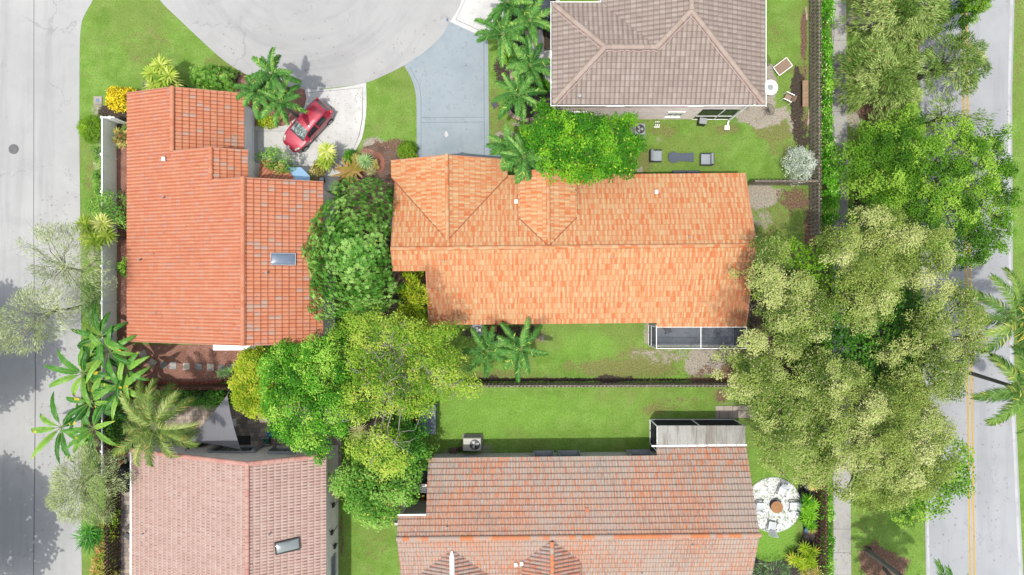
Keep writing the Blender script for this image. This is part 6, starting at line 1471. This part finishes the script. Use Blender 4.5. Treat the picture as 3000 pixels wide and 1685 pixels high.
tree('bottlebrush_tree', 'sparse feathery branches over the road above the broad green tree',
     [(2716,350),(2708,310),(2755,287),(2813,303),(2871,310),(2910,338),(2890,373),(2832,375),(2770,370)], 1.6, 3.6, 'leaf_bottle', 14, sp=.33, nl=16, l=.34, w_=.05, lobe=.9, mode='wisp', cap=1.2, lobeh=.5, under=.4, gap=.35)
tree('street_tree', 'broad fresh green tree covering the road and verge above the olive clump',
     [(2487,458),(2505,425),(2522,388),(2572,350),(2607,365),(2642,330),(2681,303),(2708,350),(2728,373),(2794,330),(2856,365),(2887,396),(2930,375),(2968,361),(2976,408),(2968,435),(2988,485),(3005,560),(3000,620),(2990,650),(2960,720),(2930,760),(2856,790),(2820,775),(2780,740),(2700,720),(2620,700),(2560,640),(2530,560),(2500,500)],
     1.6, 6.2, 'leaf_road', 15, sp=.33, nl=36, l=.14, w_=.085, lobe=.95, cap=1.6, lobeh=.75, gap=.15, under=.75, r0=.2, twigs=1)
OL = dict(sp=.32, nl=46, l=.115, w_=.068, lobe=1.15, cap=1.5, lobeh=.85, under=.6, depth=1.6, r0=.2, twigs=1)
tree('olive_green_tree', 'tall pale olive tree crown just below the broad green street tree',
     [[(2519,620),(2560,593),(2600,596),(2630,595),(2650,612),(2672,635),(2675,660),(2720,650),(2740,665),(2800,650),(2830,670),(2820,720),(2800,790),(2760,830),(2700,830),(2650,800),(2600,780),(2560,790),(2520,780),(2530,700)],
      [(2408,700),(2440,665),(2480,660),(2510,670),(2530,700),(2530,775),(2490,795),(2450,770),(2420,745)]], 6.5, 10.0, 'leaf_olive', 20, gap=.25, **OL)
tree('olive_green_tree', 'pale olive tree crown in the middle of the large clump over the sidewalk',
     [(2470,800),(2500,770),(2560,765),(2620,780),(2655,820),(2662,860),(2640,900),(2620,950),(2560,980),(2500,940),(2470,880)], 7.0, 10.4, 'leaf_olive', 21, gap=.18, **OL)
tree('olive_green_tree', 'olive tree crown reaching towards the end of the orange roof',
     [(2205,760),(2212,705),(2235,682),(2270,690),(2300,710),(2318,760),(2330,800),(2400,800),(2450,850),(2465,900),(2455,970),(2410,1010),(2330,1020),(2285,1000),(2262,955),(2238,905),(2215,860),(2190,832)], 6.0, 9.4, 'leaf_olive2', 22, gap=.28, **OL)
tree('olive_green_tree', 'large olive tree crown overhanging the back lawns and the gravel circle',
     [(2140,1060),(2160,1010),(2190,978),(2250,975),(2330,1015),(2430,1020),(2490,1060),(2560,1100),(2510,1160),(2490,1250),(2470,1340),(2440,1420),(2400,1450),(2340,1430),(2280,1400),(2235,1370),(2255,1310),(2210,1230),(2165,1160),(2135,1100)], 5.6, 9.2, 'leaf_olive2', 23, gap=.28, **OL)
tree('olive_green_tree', 'olive tree crown spreading over the road towards the golden palm',
     [(2735,860),(2790,815),(2850,830),(2880,880),(2925,935),(2930,990),(2890,1030),(2870,1100),(2850,1170),(2790,1180),(2700,1185),(2640,1120),(2620,1050),(2650,980),(2695,930)], 5.8, 9.4, 'leaf_olive2', 24, gap=.2, **OL)
tree('olive_green_tree', 'wide olive tree crown at the lower end of the clump, above the green verge',
     [(2450,1210),(2500,1140),(2600,1090),(2720,1130),(2815,1170),(2832,1260),(2830,1350),(2820,1400),(2770,1450),(2700,1500),(2640,1520),(2560,1515),(2490,1480),(2450,1440),(2430,1380),(2440,1300)], 5.8, 9.6, 'leaf_olive', 25, gap=.25, **OL)
tree('low_green_tree', 'lower clear green tree over the white road edge line, below the olive crowns',
     [(2740,1330),(2830,1300),(2885,1340),(2870,1400),(2862,1450),(2800,1490),(2740,1530),(2650,1535),(2600,1500),(2620,1420)], 3.2, 5.4, 'leaf_road', 26, sp=.36, nl=14, l=.2, w_=.12, lobe=1.1, cap=1.8, lobeh=.5, gap=.3, under=.4)
tree('understory_tree', 'dark green lower tree filling the gaps inside the olive clump',
     [(2400,820),(2480,780),(2600,850),(2700,860),(2790,900),(2760,1050),(2700,1130),(2560,1150),(2440,1100),(2330,1080),(2260,1000),(2380,940)], 2.8, 5.6, 'leaf_under', 27, sp=.4, nl=12, l=.26, w_=.15, lobe=1.4, cap=2.0, lobeh=.5, gap=.3, under=.4)
tree('understory_tree', 'bright green vine covered low tree glowing between the olive crowns, near the grey fence',
     [(2290,740),(2340,705),(2400,720),(2460,760),(2520,790),(2600,760),(2640,800),(2560,840),(2500,900),(2460,870),(2400,830),(2330,800)], 4.2, 6.6, 'leaf_vine', 28, sp=.32, nl=9, l=.18, w_=.1, lobe=1.2, cap=1.6, lobeh=.5, gap=.2, under=.5)
tree('understory_tree', 'dark leafy undergrowth tree behind the screened porches under the olive crowns',
     [(2180,1080),(2260,1060),(2340,1100),(2420,1200),(2450,1330),(2420,1400),(2350,1360),(2260,1240),(2200,1160)], 2.6, 4.6, 'leaf_under', 29, sp=.36, nl=9, l=.2, w_=.1, lobe=1.2, cap=1.6, gap=.2, under=.4)
# --- left street side
WS = dict(sp=.36, nl=32, l=.25, w_=.03, lobe=1.1, mode='wisp', cap=1.4, lobeh=.5, under=.6, gap=.35, ragged=.2, twigs=3, r0=.09, nmax=26, sub=.15)
tree('wispy_tree', 'see-through grey green wispy tree over the street, beside the variegated dracaena',
     [(39,710),(74,678),(116,655),(182,655),(221,663),(241,717),(280,750),(300,790),(295,853),(250,885),(200,850),(150,830),(93,826),(78,772)], 4.0, 6.4, 'leaf_wisp', 30, 'palebark', base=(-31.5, 1.2), **WS)
tree('wispy_tree', 'see-through grey green wispy tree over the street, beside the bananas',
     [(93,826),(150,830),(210,850),(260,880),(214,935),(190,960),(167,970),(163,1016),(109,1032),(58,1043),(0,1024),(-30,980),(0,900),(23,873)], 4.0, 6.4, 'leaf_wisp', 31, 'palebark', base=(-31.6, -1.4), **WS)
tree('wispy_tree', 'denser pale wispy tree between the bananas and the pink house fence',
     [(113,1426),(155,1372),(225,1325),(240,1300),(290,1335),(326,1372),(361,1410),(345,1450),(330,1472),(311,1503),(290,1535),(233,1540),(171,1523),(117,1492)], 3.0, 5.6, 'leaf_wisp', 32, 'palebark', sp=.3, nl=34, l=.24, w_=.03, lobe=.9, mode='wisp', cap=1.4, lobeh=.45, under=.8, gap=.15, r0=.1, twigs=1, base=(-30.5, -13.6))
# trees standing beyond the street; their shadows fall on the street
for i, (u, v, r_) in enumerate(((-330, 1120, 200), (-320, 1720, 210))):
    tree('street_tree', ('broad tree beyond the street shading the street beside the bananas', 'broad tree beyond the street shading the lower street')[i], disc(u, v, r_, r_*1.05, seed=i), 5.0, 8.6, 'leaf_road', 33+i, sp=.4, nl=16, l=.36, w_=.24, lobe=1.4, cap=2, gap=.15)

# --- shrubs
def shrub(name, label, poly, zlo, zhi, mat, seed, **kw):
    k = dict(jag=.08, sp=.17, nl=11, l=.14, w_=.085, lobe=.5, cap=.7, under=.8, depth=.5, r0=.04, cat='shrub', nmax=10, lobeh=.25, sub=.15); k.update(kw)
    return tree(name, label, poly, zlo, zhi, mat, seed, **k)
shrub('yellow_croton', 'bright yellow leaved bush beside the corner of the terracotta roof', disc(345, 287, 42, 38), .3, 1.5, 'leaf_yellow', 40, lobe=.4, lobeh=.35)
shrub('round_topiary', 'clipped round green bush at the head of the white vinyl fence', disc(262, 374, 43, 42, 18, .02), .2, 1.5, 'leaf_ball', 41, sp=.13, nl=11, l=.09, w_=.06, lobeh=.05, cap=1.0, ragged=0)
shrub('round_topiary', 'clipped round bush at the front corner of the orange roof beside the blue driveway', disc(1192, 438, 31, 24, 16, .03), .15, 1.1, 'leaf_ball', 42, sp=.13, nl=11, l=.09, w_=.06, lobeh=.08, cap=.7, ragged=0)
shrub('round_topiary', 'small lime green clipped bush at the edge of the white driveway', disc(1023, 456, 20, 20, 14, .04), .15, .95, 'leaf_front', 43, sp=.12, nl=10, l=.09, w_=.06, lobeh=.08, cap=.5, ragged=0)
shrub('leafy_shrub', 'wide leafy green shrub above the top edge of the terracotta roof', [(535,215),(548,188),(590,190),(600,180),(640,184),(668,195),(675,225),(678,262),(650,268),(560,252),(538,240)], .5, 2.2, 'leaf_shrub', 44, sp=.22, nl=10, l=.2, w_=.06, mode='star', lobe=.6, cap=.9)
shrub('leafy_shrub', 'airy green shrub over the low entry roof beside the red car', [(735,448),(750,436),(775,440),(792,424),(815,428),(830,445),(848,460),(852,480),(848,505),(820,512),(800,510),(780,495),(765,470),(745,462)], 1.6, 3.2, 'leaf_shrub', 45, sp=.22, nl=8, l=.13, w_=.08, gap=.2)
shrub('leafy_shrub', 'leafy green shrub spilling over the white vinyl fence above the striped dracaena', [(240,600),(262,572),(300,560),(340,562),(362,580),(372,620),(372,672),(345,665),(318,650),(300,640),(262,632),(242,620)], 1.2, 3.0, 'leaf_shrub', 46, sp=.24, nl=9, l=.19, w_=.06, lobe=.7, cap=.9)
shrub('leafy_shrub', 'small green bush in the mulch strip beside the terracotta roof edge', disc(360, 783, 16, 24), .2, 1.0, 'leaf_bright', 47, sp=.15)
shrub('fence_creeper', 'leafy plants along the street side of the white vinyl fence near the roof corner', [(272,430),(296,420),(300,480),(300,560),(285,575),(268,560),(275,520),(280,470)], .2, 1.3, 'leaf_shrub', 48, sp=.2, gap=.3)
shrub('fern_patch', 'ferny green plants at the foot of the fence behind the wispy tree', [(240,830),(292,800),(296,860),(296,930),(265,950),(242,900)], .3, 1.4, 'leaf_spike', 49, sp=.24, nl=9, l=.34, w_=.04, mode='wisp', cap=.6)
shrub('silver_shrub', 'silvery white leaved shrub in the corner of the brown house garden', disc(2349, 477, 47, 56, 16, .15), .4, 2.2, 'leaf_silver', 50, sp=.2, nl=12, l=.1, w_=.055, lobe=.45, gap=.1, lobeh=.4)
shrub('leafy_shrub', 'bright green low bush between the palms and the brown roof', [(1565,232),(1580,222),(1610,235),(1612,262),(1595,272),(1575,262)], .5, 1.4, 'leaf_front', 51, sp=.18, l=.14, w_=.09)
shrub('leafy_shrub', 'low green bush under the fan of palms beside the block edging', [(1470,150),(1490,140),(1500,160),(1498,190),(1480,178)], .3, 1.0, 'leaf_front', 52, sp=.18)
shrub('leafy_shrub', 'lime green ground shrub under the twin palms beside the white driveway', [(752,340),(790,335),(810,350),(805,368),(770,372),(750,362)], .3, .9, 'leaf_lime', 53, sp=.18, l=.14, w_=.09)
shrub('leafy_shrub', 'mixed green and orange shrub beside the round lantern', [(905,500),(925,470),(950,485),(955,505),(930,520),(915,545),(895,535)], .4, 1.5, 'leaf_crotn', 54, sp=.18, gap=.15, l=.14, w_=.08)
shrub('leafy_shrub', 'dark green bush beside the orange roof corner above the rosette tree', [(1140,548),(1153,545),(1158,565),(1150,600),(1135,590)], 1.2, 2.6, 'leaf_under', 55, sp=.2)
shrub('hedge', 'dense dark green hedge behind the patio below the brown fence', [(450,1150),(520,1142),(660,1145),(668,1175),(660,1195),(600,1196),(520,1192),(460,1190)], .6, 2.0, 'leaf_deep', 56, sp=.24, nl=9, l=.17, w_=.07, cat='hedge', cap=.6, nmax=20)
shrub('hedge', 'leafy green growth between the bananas and the dark fence', [(330,1175),(372,1170),(378,1230),(370,1290),(335,1300),(300,1290),(285,1250),(310,1210)], .5, 1.8, 'leaf_under', 57, sp=.26, nl=9, l=.2, w_=.08, cap=.7)
shrub('mixed_hedge', 'green shrub hedge with orange tips along the street by the dark slatted fence', [(290,1520),(325,1510),(328,1560),(315,1600),(318,1640),(322,1700),(262,1700),(268,1640),(275,1590),(280,1550)], .5, 1.8, 'pinkflower', 58, sp=.2, nl=9, l=.15, w_=.09, lobe=.5, cap=.7, cat='hedge', nmax=16)
shrub('leafy_shrub', 'bright green bush at the foot of the dark fence under the wispy tree', [(300,1500),(325,1500),(332,1530),(315,1545),(300,1530)], .5, 1.6, 'leaf_bright', 59, sp=.2)
hg = [(2405,-60),(2440,-60),(2444,30),(2436,70),(2448,130),(2438,180),(2449,250),(2440,310),(2446,370),(2450,420),(2452,470),(2466,520),(2464,580),(2466,640),(2440,662),(2418,655),(2418,500),(2413,300),(2408,100)]
shrub('hedge', 'long glossy green hedge between the grey board fence and the sidewalk', hg, .3, 1.9, 'leaf_hedge', 60, sp=.2, nl=11, l=.14, w_=.09, lobe=.55, cap=.5, cat='hedge', nmax=30, lobeh=.35, ragged=.2)
shrub('hedge', 'green hedge between the reddish brown fence and the sidewalk', [(2416,1430),(2432,1425),(2442,1500),(2436,1540),(2448,1600),(2440,1640),(2444,1750),(2416,1750),(2415,1600)], .3, 1.9, 'leaf_hedge', 61, sp=.2, nl=11, l=.16, w_=.07, lobe=.55, cap=.45, cat='hedge', nmax=20, lobeh=.35, ragged=.2)
shrub('leafy_shrub', 'green bush hanging over the sidewalk beside the broad street tree', [(2458,438),(2475,430),(2478,460),(2465,520),(2480,500),(2486,470),(2470,540),(2452,500)], 1.0, 2.4, 'leaf_deep', 62, sp=.24, gap=.2, l=.17)
shrub('leafy_shrub', 'green young tree at the sidewalk edge behind the broad street tree', [(2488,620),(2520,600),(2540,640),(2530,690),(2500,680)], 1.0, 2.6, 'leaf_deep', 63, sp=.26, l=.18, w_=.1)
shrub('garden_palms', 'feathery grey green ground plants below the round lawn beside the weathered roof', [(2205,1655),(2260,1648),(2310,1655),(2300,1700),(2200,1710)], .3, 1.2, 'leaf_spike', 64, sp=.28, nl=10, l=.38, w_=.035, mode='wisp', cap=.6)

# --- strap leaved rosettes
def rosette(name, label, spots, mat, l=.6, w_=.07, n=34, seed=0, up=.5, droop=.5, cat='plant', stem=True, group=None):
    rg = np.random.default_rng(seed); p0 = G(spots[0][0], spots[0][1], spots[0][2]); t = thing(name, label, cat, (p0.x, p0.y, 0), 0, group); L_ = Leaves(); st = MB(); st.m = Matrix.Translation((-p0.x, -p0.y, 0))
    for (u, v, z) in spots:
        c = G(u, v, z); az = np.arange(n)*2.39996+rg.uniform(0, 6); el = np.linspace(1.35, .05, n)*up/.5*.75+rg.uniform(-.12, .12, n); ll = l*rg.uniform(.8, 1.15, n)
        K = 5; S = np.linspace(0, 1, K); P = np.zeros((n, K, 3)); cur = np.tile(np.array(c), (n, 1)); P[:, 0] = cur
        for k in range(1, K):
            e = el-droop*1.6*S[k]**1.3; cur = cur+np.stack([np.cos(az)*np.cos(e), np.sin(az)*np.cos(e), np.sin(e)], 1)*(ll/(K-1))[:, None]; P[:, k] = cur
        prof = np.array([.55, 1, .95, .65, .06]); W_ = w_*prof[None, :]*np.ones((n, 1)); side = np.stack([-np.sin(az), np.cos(az), np.zeros(n)], 1)
        L_.strips(P, W_, side, rg.uniform(size=n), np.full(n, rg.uniform()))
        st.tube([(c.x, c.y, 0), tuple(c)], [.05, .03], 6)
    L_.build('leaf_crown', M[mat], t, (p0.x, p0.y, 0))
    if stem: st.build('stem', M['bark'], t)
    return t
rosette('striped_dracaena', 'tall yellow striped dracaena clump above the terracotta roof peak', [(472,192,2.6),(495,222,2.6),(448,215,2.4),(478,240,2.5),(505,245,2.0),(455,250,1.8)], 'leaf_varieg', .8, .13, 46, 71)
rosette('striped_dracaena', 'yellow striped dracaena clump leaning over the white vinyl fence', [(252,660,2.6),(300,655,2.7),(312,690,2.5),(280,705,2.4),(262,690,2.2)], 'leaf_varieg', .85, .13, 46, 72)
rosette('striped_dracaena', 'yellow green striped dracaena at the edge of the white driveway', [(957,442,1.9),(960,462,1.5),(950,478,1.1)], 'leaf_varieg', .75, .13, 46, 73)
rosette('bronze_croton', 'cream and bronze leaved plants beside the head of the white vinyl fence', [(345,385,1.0),(358,402,1.1),(342,410,1.0),(356,425,.9),(366,392,.8),(368,412,.8)], 'leaf_crotn', .36, .1, 26, 74)
rosette('giant_bromeliad', 'large bronze bromeliad with broad leaves between driveway and rosette tree', [(1036,495,.5),(1018,508,.4)], 'leaf_bromel', 1.15, .19, 14, 75, droop=.25, up=.32)
rosette('bronze_croton', 'bronze rosette plants beside the lime green clipped bush', [(1040,462,.8),(1052,468,.7)], 'leaf_crotn', .4, .07, 30, 76)
rosette('agave', 'spiky green agave in the mulch bed beside the driveway', [(1071,472,.9)], 'leaf_spike', .75, .05, 60, 77, up=.6, droop=.2)
rosette('agave', 'pale spiky grass tuft beside the red mulch mound', [(1088,501,.5)], 'leaf_palespike', .5, .028, 70, 78, up=.6, droop=.2)
rosette('agave', 'dark green spiky plant beside the blue parasol and airy shrub', [(852,492,.7)], 'leaf_spike', .65, .05, 40, 79, droop=.3)
rosette('croton', 'small olive rosette plants at the end of the spiky agave', [(1098,475,.6),(1092,488,.5),(1102,490,.4)], 'leaf_crotn', .3, .06, 24, 80)
rosette('strappy_plant', 'glossy strappy green plants between the gravel circle and the brown fence', [(2367,1464,1.2),(2382,1478,1.1),(2362,1490,1.1),(2378,1505,1.1),(2366,1520,1.0),(2376,1535,.9),(2356,1515,.9)], 'leaf_front', .62, .085, 30, 81)
rosette('strappy_plant', 'yellow green strappy plants in the dark bed at the lower corner of the brown fence', [(2356,1605,1.1),(2370,1630,1.1),(2340,1640,1.0),(2352,1655,.9),(2378,1650,.9),(2322,1638,.8),(2384,1615,.9)], 'leaf_lime', .62, .06, 34, 82)
rosette('strappy_plant', 'brownish yellow spiky plants below the yellow green ones in the corner bed', [(2362,1680,.8),(2395,1676,1.0),(2410,1690,.9)], 'leaf_crotn', .6, .05, 40, 83)
rosette('spiky_palm', 'dark green spiky leaved plant over the street edge below the wispy tree', [(262,1555,1.6),(255,1575,1.4),(270,1585,1.4),(285,1570,1.6)], 'leaf_dark', 1.05, .07, 40, 84, droop=.35)
rosette('small_fern', 'small green fern beside the stepping stone by the yellow shrub', [(650,1095,.4),(668,1090,.4)], 'leaf_spike', .5, .06, 30, 85)
rosette('potted_plant', 'olive green leaves of the potted plant beside the round lawn', [(2378,1551,.7)], 'leaf_crotn', .4, .07, 36, 86, stem=False)
rosette('potted_plant', 'olive green potted plant under the olive tree by the brown fence', [(2378,1425,.7)], 'leaf_crotn', .42, .07, 36, 87, stem=False)
rosette('fan_palm', 'pale dried fan palm under the spreading tree beside the pink house wall', [(1050,1262,1.8)], 'leaf_palespike', .8, .06, 40, 88, droop=.3)

# --- palms
def palm(name, label, u, v, z, n=11, Lf=1.9, mat='frond', seed=0, base=None, group=None, droop=1.5, lw=.06, ll=.58, el=(1.0, .15), bark='palmbark', tr=.1, nlf=64, stub=.45):
    rg = np.random.default_rng(seed); c = np.array(G(u, v, z)); b = Vector((c[0], c[1], 0)) if base is None else G(base[0], base[1])
    t = thing(name, label, 'palm tree', b, 0, group)
    for i in range(n):
        L_ = Leaves(); rib = MB(); rib.m = Matrix.Translation(-Vector(b))
        az = i*2.39996+rg.uniform(-.2, .2)+seed; e0 = el[0]+(el[1]-el[0])*i/n+rg.uniform(-.1, .1); LL = Lf*rg.uniform(.85, 1.12); K = 16
        S = np.linspace(0, 1, K); e = e0-droop*S**1.2*rg.uniform(.8, 1.15); daz = rg.uniform(-.35, .35)
        T = np.stack([np.cos(az+daz*S)*np.cos(e), np.sin(az+daz*S)*np.cos(e), np.sin(e)], 1); P = c+np.concatenate([[np.zeros(3)], np.cumsum(T[:-1]*LL/(K-1), 0)])
        rib.tube([tuple(p) for p in P[::3]], list(np.linspace(.028, .008, len(P[::3]))), 4)
        s = np.linspace(.1, .99, nlf); pi = np.stack([np.interp(s, S, P[:, k]) for k in range(3)], 1); ti = norm(np.stack([np.interp(s, S, T[:, k]) for k in range(3)], 1))
        sd = norm(np.cross(ti, np.array([0, 0, 1.0]))); up = np.cross(sd, ti)
        for sg in (-1, 1):
            fw = .35+.75*s; d = norm(sd*sg*(1.05-.45*s)[:, None]+ti*fw[:, None]+up*rg.uniform(-.05, .35, nlf)[:, None]+rg.normal(size=(nlf, 3))*.1)
            l_ = ll*np.sin(np.pi*(.12+.8*s))**.55*rg.uniform(.8, 1.15, nlf)*(.75+.5*(s > .9)*0)
            m1 = pi+d*l_[:, None]*.5; m2 = pi+d*l_[:, None]; m2[:, 2] -= l_*rg.uniform(.2, .5, nlf); sw = norm(np.cross(d, up+rg.normal(size=(nlf, 3))*.4))
            PP = np.stack([pi, m1, m2], 1); WW = np.stack([np.full(nlf, lw*.7), np.full(nlf, lw), np.full(nlf, .006)], 1)
            L_.strips(PP, WW, sw, np.clip(rg.uniform(size=nlf)*.5+.45*s*rg.uniform(.6, 1.1), 0, 1), np.full(nlf, rg.uniform(0, .8)))
        fo = L_.build('frond', M[mat], t, tuple(b)); rib.build('midrib', M['rib'], fo)
    m = MB(); m.m = Matrix.Translation(-Vector(b)); cv = Vector(c); mid = Vector(b).lerp(cv, .5); N_ = 12
    pts = [Vector(b).lerp(cv, k/N_) for k in range(N_+1)]; m.tube(pts, [tr*(1.3-.5*k/N_)*(1+.05*(k % 2)) for k in range(N_+1)], 10); m.build('trunk', M[bark], t, True)
    m = MB(); m.m = Matrix.Translation(-Vector(b)); m.tube([cv-Vector((0, 0, stub)), cv-Vector((0, 0, .05))], [tr*1.1, tr*.6], 8); m.build('crownshaft', M['rib'], t, True)
    return t
PG = 'feather palms along the blue driveway bed'
for i, (u, v, z, Lf, lb) in enumerate([
    (1490, 6, 4.6, 2.1, 'feather palm at the top edge overlapping the pale driveway'),
    (1474, 102, 4.4, 2.1, 'feather palm overhanging the corner where blue and pale driveways meet'),
    (1553, 62, 4.4, 2.0, 'feather palm beside the upper corner of the brown roof, over the dark car'),
    (1554, 192, 4.2, 2.0, 'feather palm beside the brown roof over the curved entry path'),
    (1519, 280, 4.2, 2.0, 'feather palm over the lower curve of the pink block edging'),
    (1494, 440, 4.0, 1.7, 'feather palm touching the blue driveway beside the bright green tree'),
    (1535, 462, 4.6, 1.9, 'feather palm with fronds lying over the orange roof')]):
    palm('feather_palm', lb, u, v, z, 12, Lf*.98, 'frond', 100+i*7, group=PG, ll=.5)
for i, (u, v, z, Lf, lb) in enumerate([(797, 216, 4.4, 2.0, 'uppermost palm of the cluster beside the red car, over the asphalt'), (820, 300, 4.2, 2.1, 'palm of the cluster with a frond on the windscreen of the red car'), (756, 268, 4.2, 1.9, 'palm of the cluster beside the terracotta roof')]):
    palm('feather_palm', lb, u, v, z, 11, Lf*.9, 'frond', 150+i*5, group='palm cluster beside the red car', ll=.46)
palm('feather_palm', 'backyard palm beside the blue grey air conditioner, nearer the spreading tree', 1427, 1029, 3.4, 9, 2.1, 'frond', 171, group='two palms behind the orange house', ll=.5)
palm('feather_palm', 'backyard palm nearer the open lawn behind the orange house', 1526, 1022, 3.4, 9, 2.2, 'frond', 185, group='two palms behind the orange house', ll=.5)
palm('queen_palm', 'ragged drying palm beside the shade sail and the bananas', 455, 1248, 6.0, 17, 3.2, 'frond_dry', 190, lw=.036, ll=.78, droop=1.9, tr=.16, nlf=80, base=(485, 1222))
palm('coconut_palm', 'large palm with fronds over the white edge line, above the slanting trunk', 2975, 932, 7.5, 14, 3.2, 'frond_gold', 200, lw=.06, ll=.8, tr=.15, nlf=60, droop=1.7, base=(2992, 925))
palm('coconut_palm', 'large golden palm with a slanting trunk crossing the road', 2992, 1140, 8.0, 14, 3.2, 'frond_gold', 208, lw=.06, ll=.8, tr=.13, nlf=60, droop=1.7, base=(2730, 1058))
palm('coconut_palm', 'palm beyond the bottom edge whose slanting trunk rises from the mulch patch', 2756, 1775, 8.6, 12, 2.6, 'frond', 215, lw=.06, ll=.7, tr=.14, nlf=50, base=(2541, 1614))
palm('coconut_palm', 'second palm beyond the bottom edge, trunk rising from the lower mulch patch', 2700, 1800, 6.5, 12, 2.4, 'frond', 221, lw=.06, ll=.7, tr=.12, nlf=50, base=(2592, 1668))

# --- bananas
def banana(label, u, v, z, n, Lf, seed, base):
    rg = np.random.default_rng(seed); c = np.array(G(u, v, z)); b = G(*base); t = thing('banana_plant', label, 'banana plant', b, 0, 'banana plants over the vinyl fence')
    for i in range(n):
        L_ = Leaves(); rib = MB(); rib.m = Matrix.Translation(-Vector(b))
        az = 2*math.pi*i/n+rg.uniform(-.3, .3)+seed; LL = Lf*rg.uniform(.75, 1.1); K = 40; S = np.linspace(0, 1, K); e = rg.uniform(.45, 1.0)-1.7*S**1.3*rg.uniform(.7, 1.1); daz = rg.uniform(-.2, .2)
        T = np.stack([np.cos(az+daz*S)*np.cos(e), np.sin(az+daz*S)*np.cos(e), np.sin(e)], 1); P = c+np.concatenate([[np.zeros(3)], np.cumsum(T[:-1]*LL/(K-1), 0)])
        rib.tube([tuple(p+np.array([0, 0, .012])) for p in P[::5]], list(np.linspace(.03, .01, len(P[::5]))), 4)
        s0 = .12; hw = np.where(S > s0, .22*np.sin(np.pi*np.clip((S-s0)/(1-s0), 0, 1)**.7)**.75, 0)*rg.uniform(.85, 1.1); lf = rg.uniform()
        for sg in (-1, 1):
            k = 0
            while k < K-1:
                step = int(rg.integers(2, 6)); k1 = min(K-1, k+step); tone = np.clip(lf*.6+rg.uniform(0, .4), 0, 1); back = rg.uniform(-.03, .06); dz = rg.uniform(.02, .16)
                for j in range(k, k1):
                    if hw[j] <= 0 and hw[j+1] <= 0: continue
                    q = []
                    sd0 = norm(np.cross(T[j], np.array([0, 0, 1.0])))*sg; sd1 = norm(np.cross(T[j+1], np.array([0, 0, 1.0])))*sg
                    fr = (j-k)/max(1, k1-k); fr1 = (j+1-k)/max(1, k1-k); g0 = .96-.12*(fr < .01); g1 = .96-.25*(fr1 > .99 and step > 2)
                    a_ = P[j]; b_ = P[j]+sd0*hw[j]*g0+T[j]*.06-np.array([0, 0, dz*hw[j]*2]); c_ = P[j+1]+sd1*hw[j+1]*g1+T[j+1]*.06-np.array([0, 0, dz*hw[j+1]*2]); d_ = P[j+1]
                    L_.V.append(np.array([[a_, b_, c_, d_]])); L_.r.append(np.array([tone])); L_.g.append(np.array([lf]))
                k = k1
        fo = L_.build('leaf', M['banana'], t, tuple(b)); rib.build('midrib', M['rib'], fo)
    m = MB(); m.m = Matrix.Translation(-Vector(b)); m.tube([b, Vector(b).lerp(Vector(c), .5), Vector(c)], [.13, .11, .07], 8); m.build('stem', M['palmbark'], t, True)
for i, (u, v, z, n_, Lf, base, lb) in enumerate([
    (299, 985, 3.2, 7, 2.2, (330, 985), 'banana plant with upright leaves at the top of the clump'), (322, 1030, 3.0, 7, 2.2, (345, 1020), 'banana plant beside the corner of the terracotta roof'),
    (248, 1094, 3.2, 7, 2.3, (285, 1085), 'banana plant over the street in the middle of the clump'), (376, 1085, 2.9, 6, 2.2, (400, 1075), 'banana plant with leaves over the first stepping stones'),
    (268, 1178, 3.4, 7, 2.4, (300, 1165), 'banana plant with a yellowing drooping leaf over the fence end'), (275, 1255, 3.4, 7, 2.4, (310, 1235), 'banana plant above the denser wispy tree'),
    (182, 1251, 3.2, 7, 2.4, (225, 1230), 'banana plant reaching farthest over the street'), (358, 1140, 3.2, 7, 2.3, (385, 1128), 'banana plant beside the brick border and drying palm')]):
    banana(lb, u, v, z, n_+2, Lf*1.15, 300+i*3, base)

# --- fallen leaves on paving and lawn under the trees
def litter():
    rg = np.random.default_rng(77); L_ = Leaves()
    for (u0, u1, v0, v1, n) in ((2700,2960,300,1650,420),(2436,2492,0,1650,260),(2500,2690,1500,1685,120),(2190,2380,560,1000,260),(1330,1600,950,1110,160),(1900,2130,940,1110,260),(900,1070,255,500,110),(120,236,560,1500,260),(350,700,1020,1120,160),(2020,2330,330,520,160),(500,1250,60,250,90),(1240,1420,150,440,50)):
        U = rg.uniform(u0, u1, n); V = rg.uniform(v0, v1, n); X = (U-1500)/40; Y = (842.5-V)/40; a = rg.uniform(0, 6.28, n); z = np.full(n, .075)
        d = np.stack([np.cos(a), np.sin(a), np.zeros(n)], 1); s_ = np.stack([-np.sin(a), np.cos(a), np.zeros(n)], 1)
        L_.quads(np.stack([X, Y, z], 1), d, s_, rg.uniform(.05, .13, n), rg.uniform(.03, .07, n), rg.uniform(size=n), rg.uniform(size=n))
    o = L_.build('fallen_leaves', make_leaf('fallen_leaf', A(104,84,58,5), A(150,124,84,5), A(196,172,120,5), None, 0, 0.0), None); o['kind'] = 'stuff'
litter()
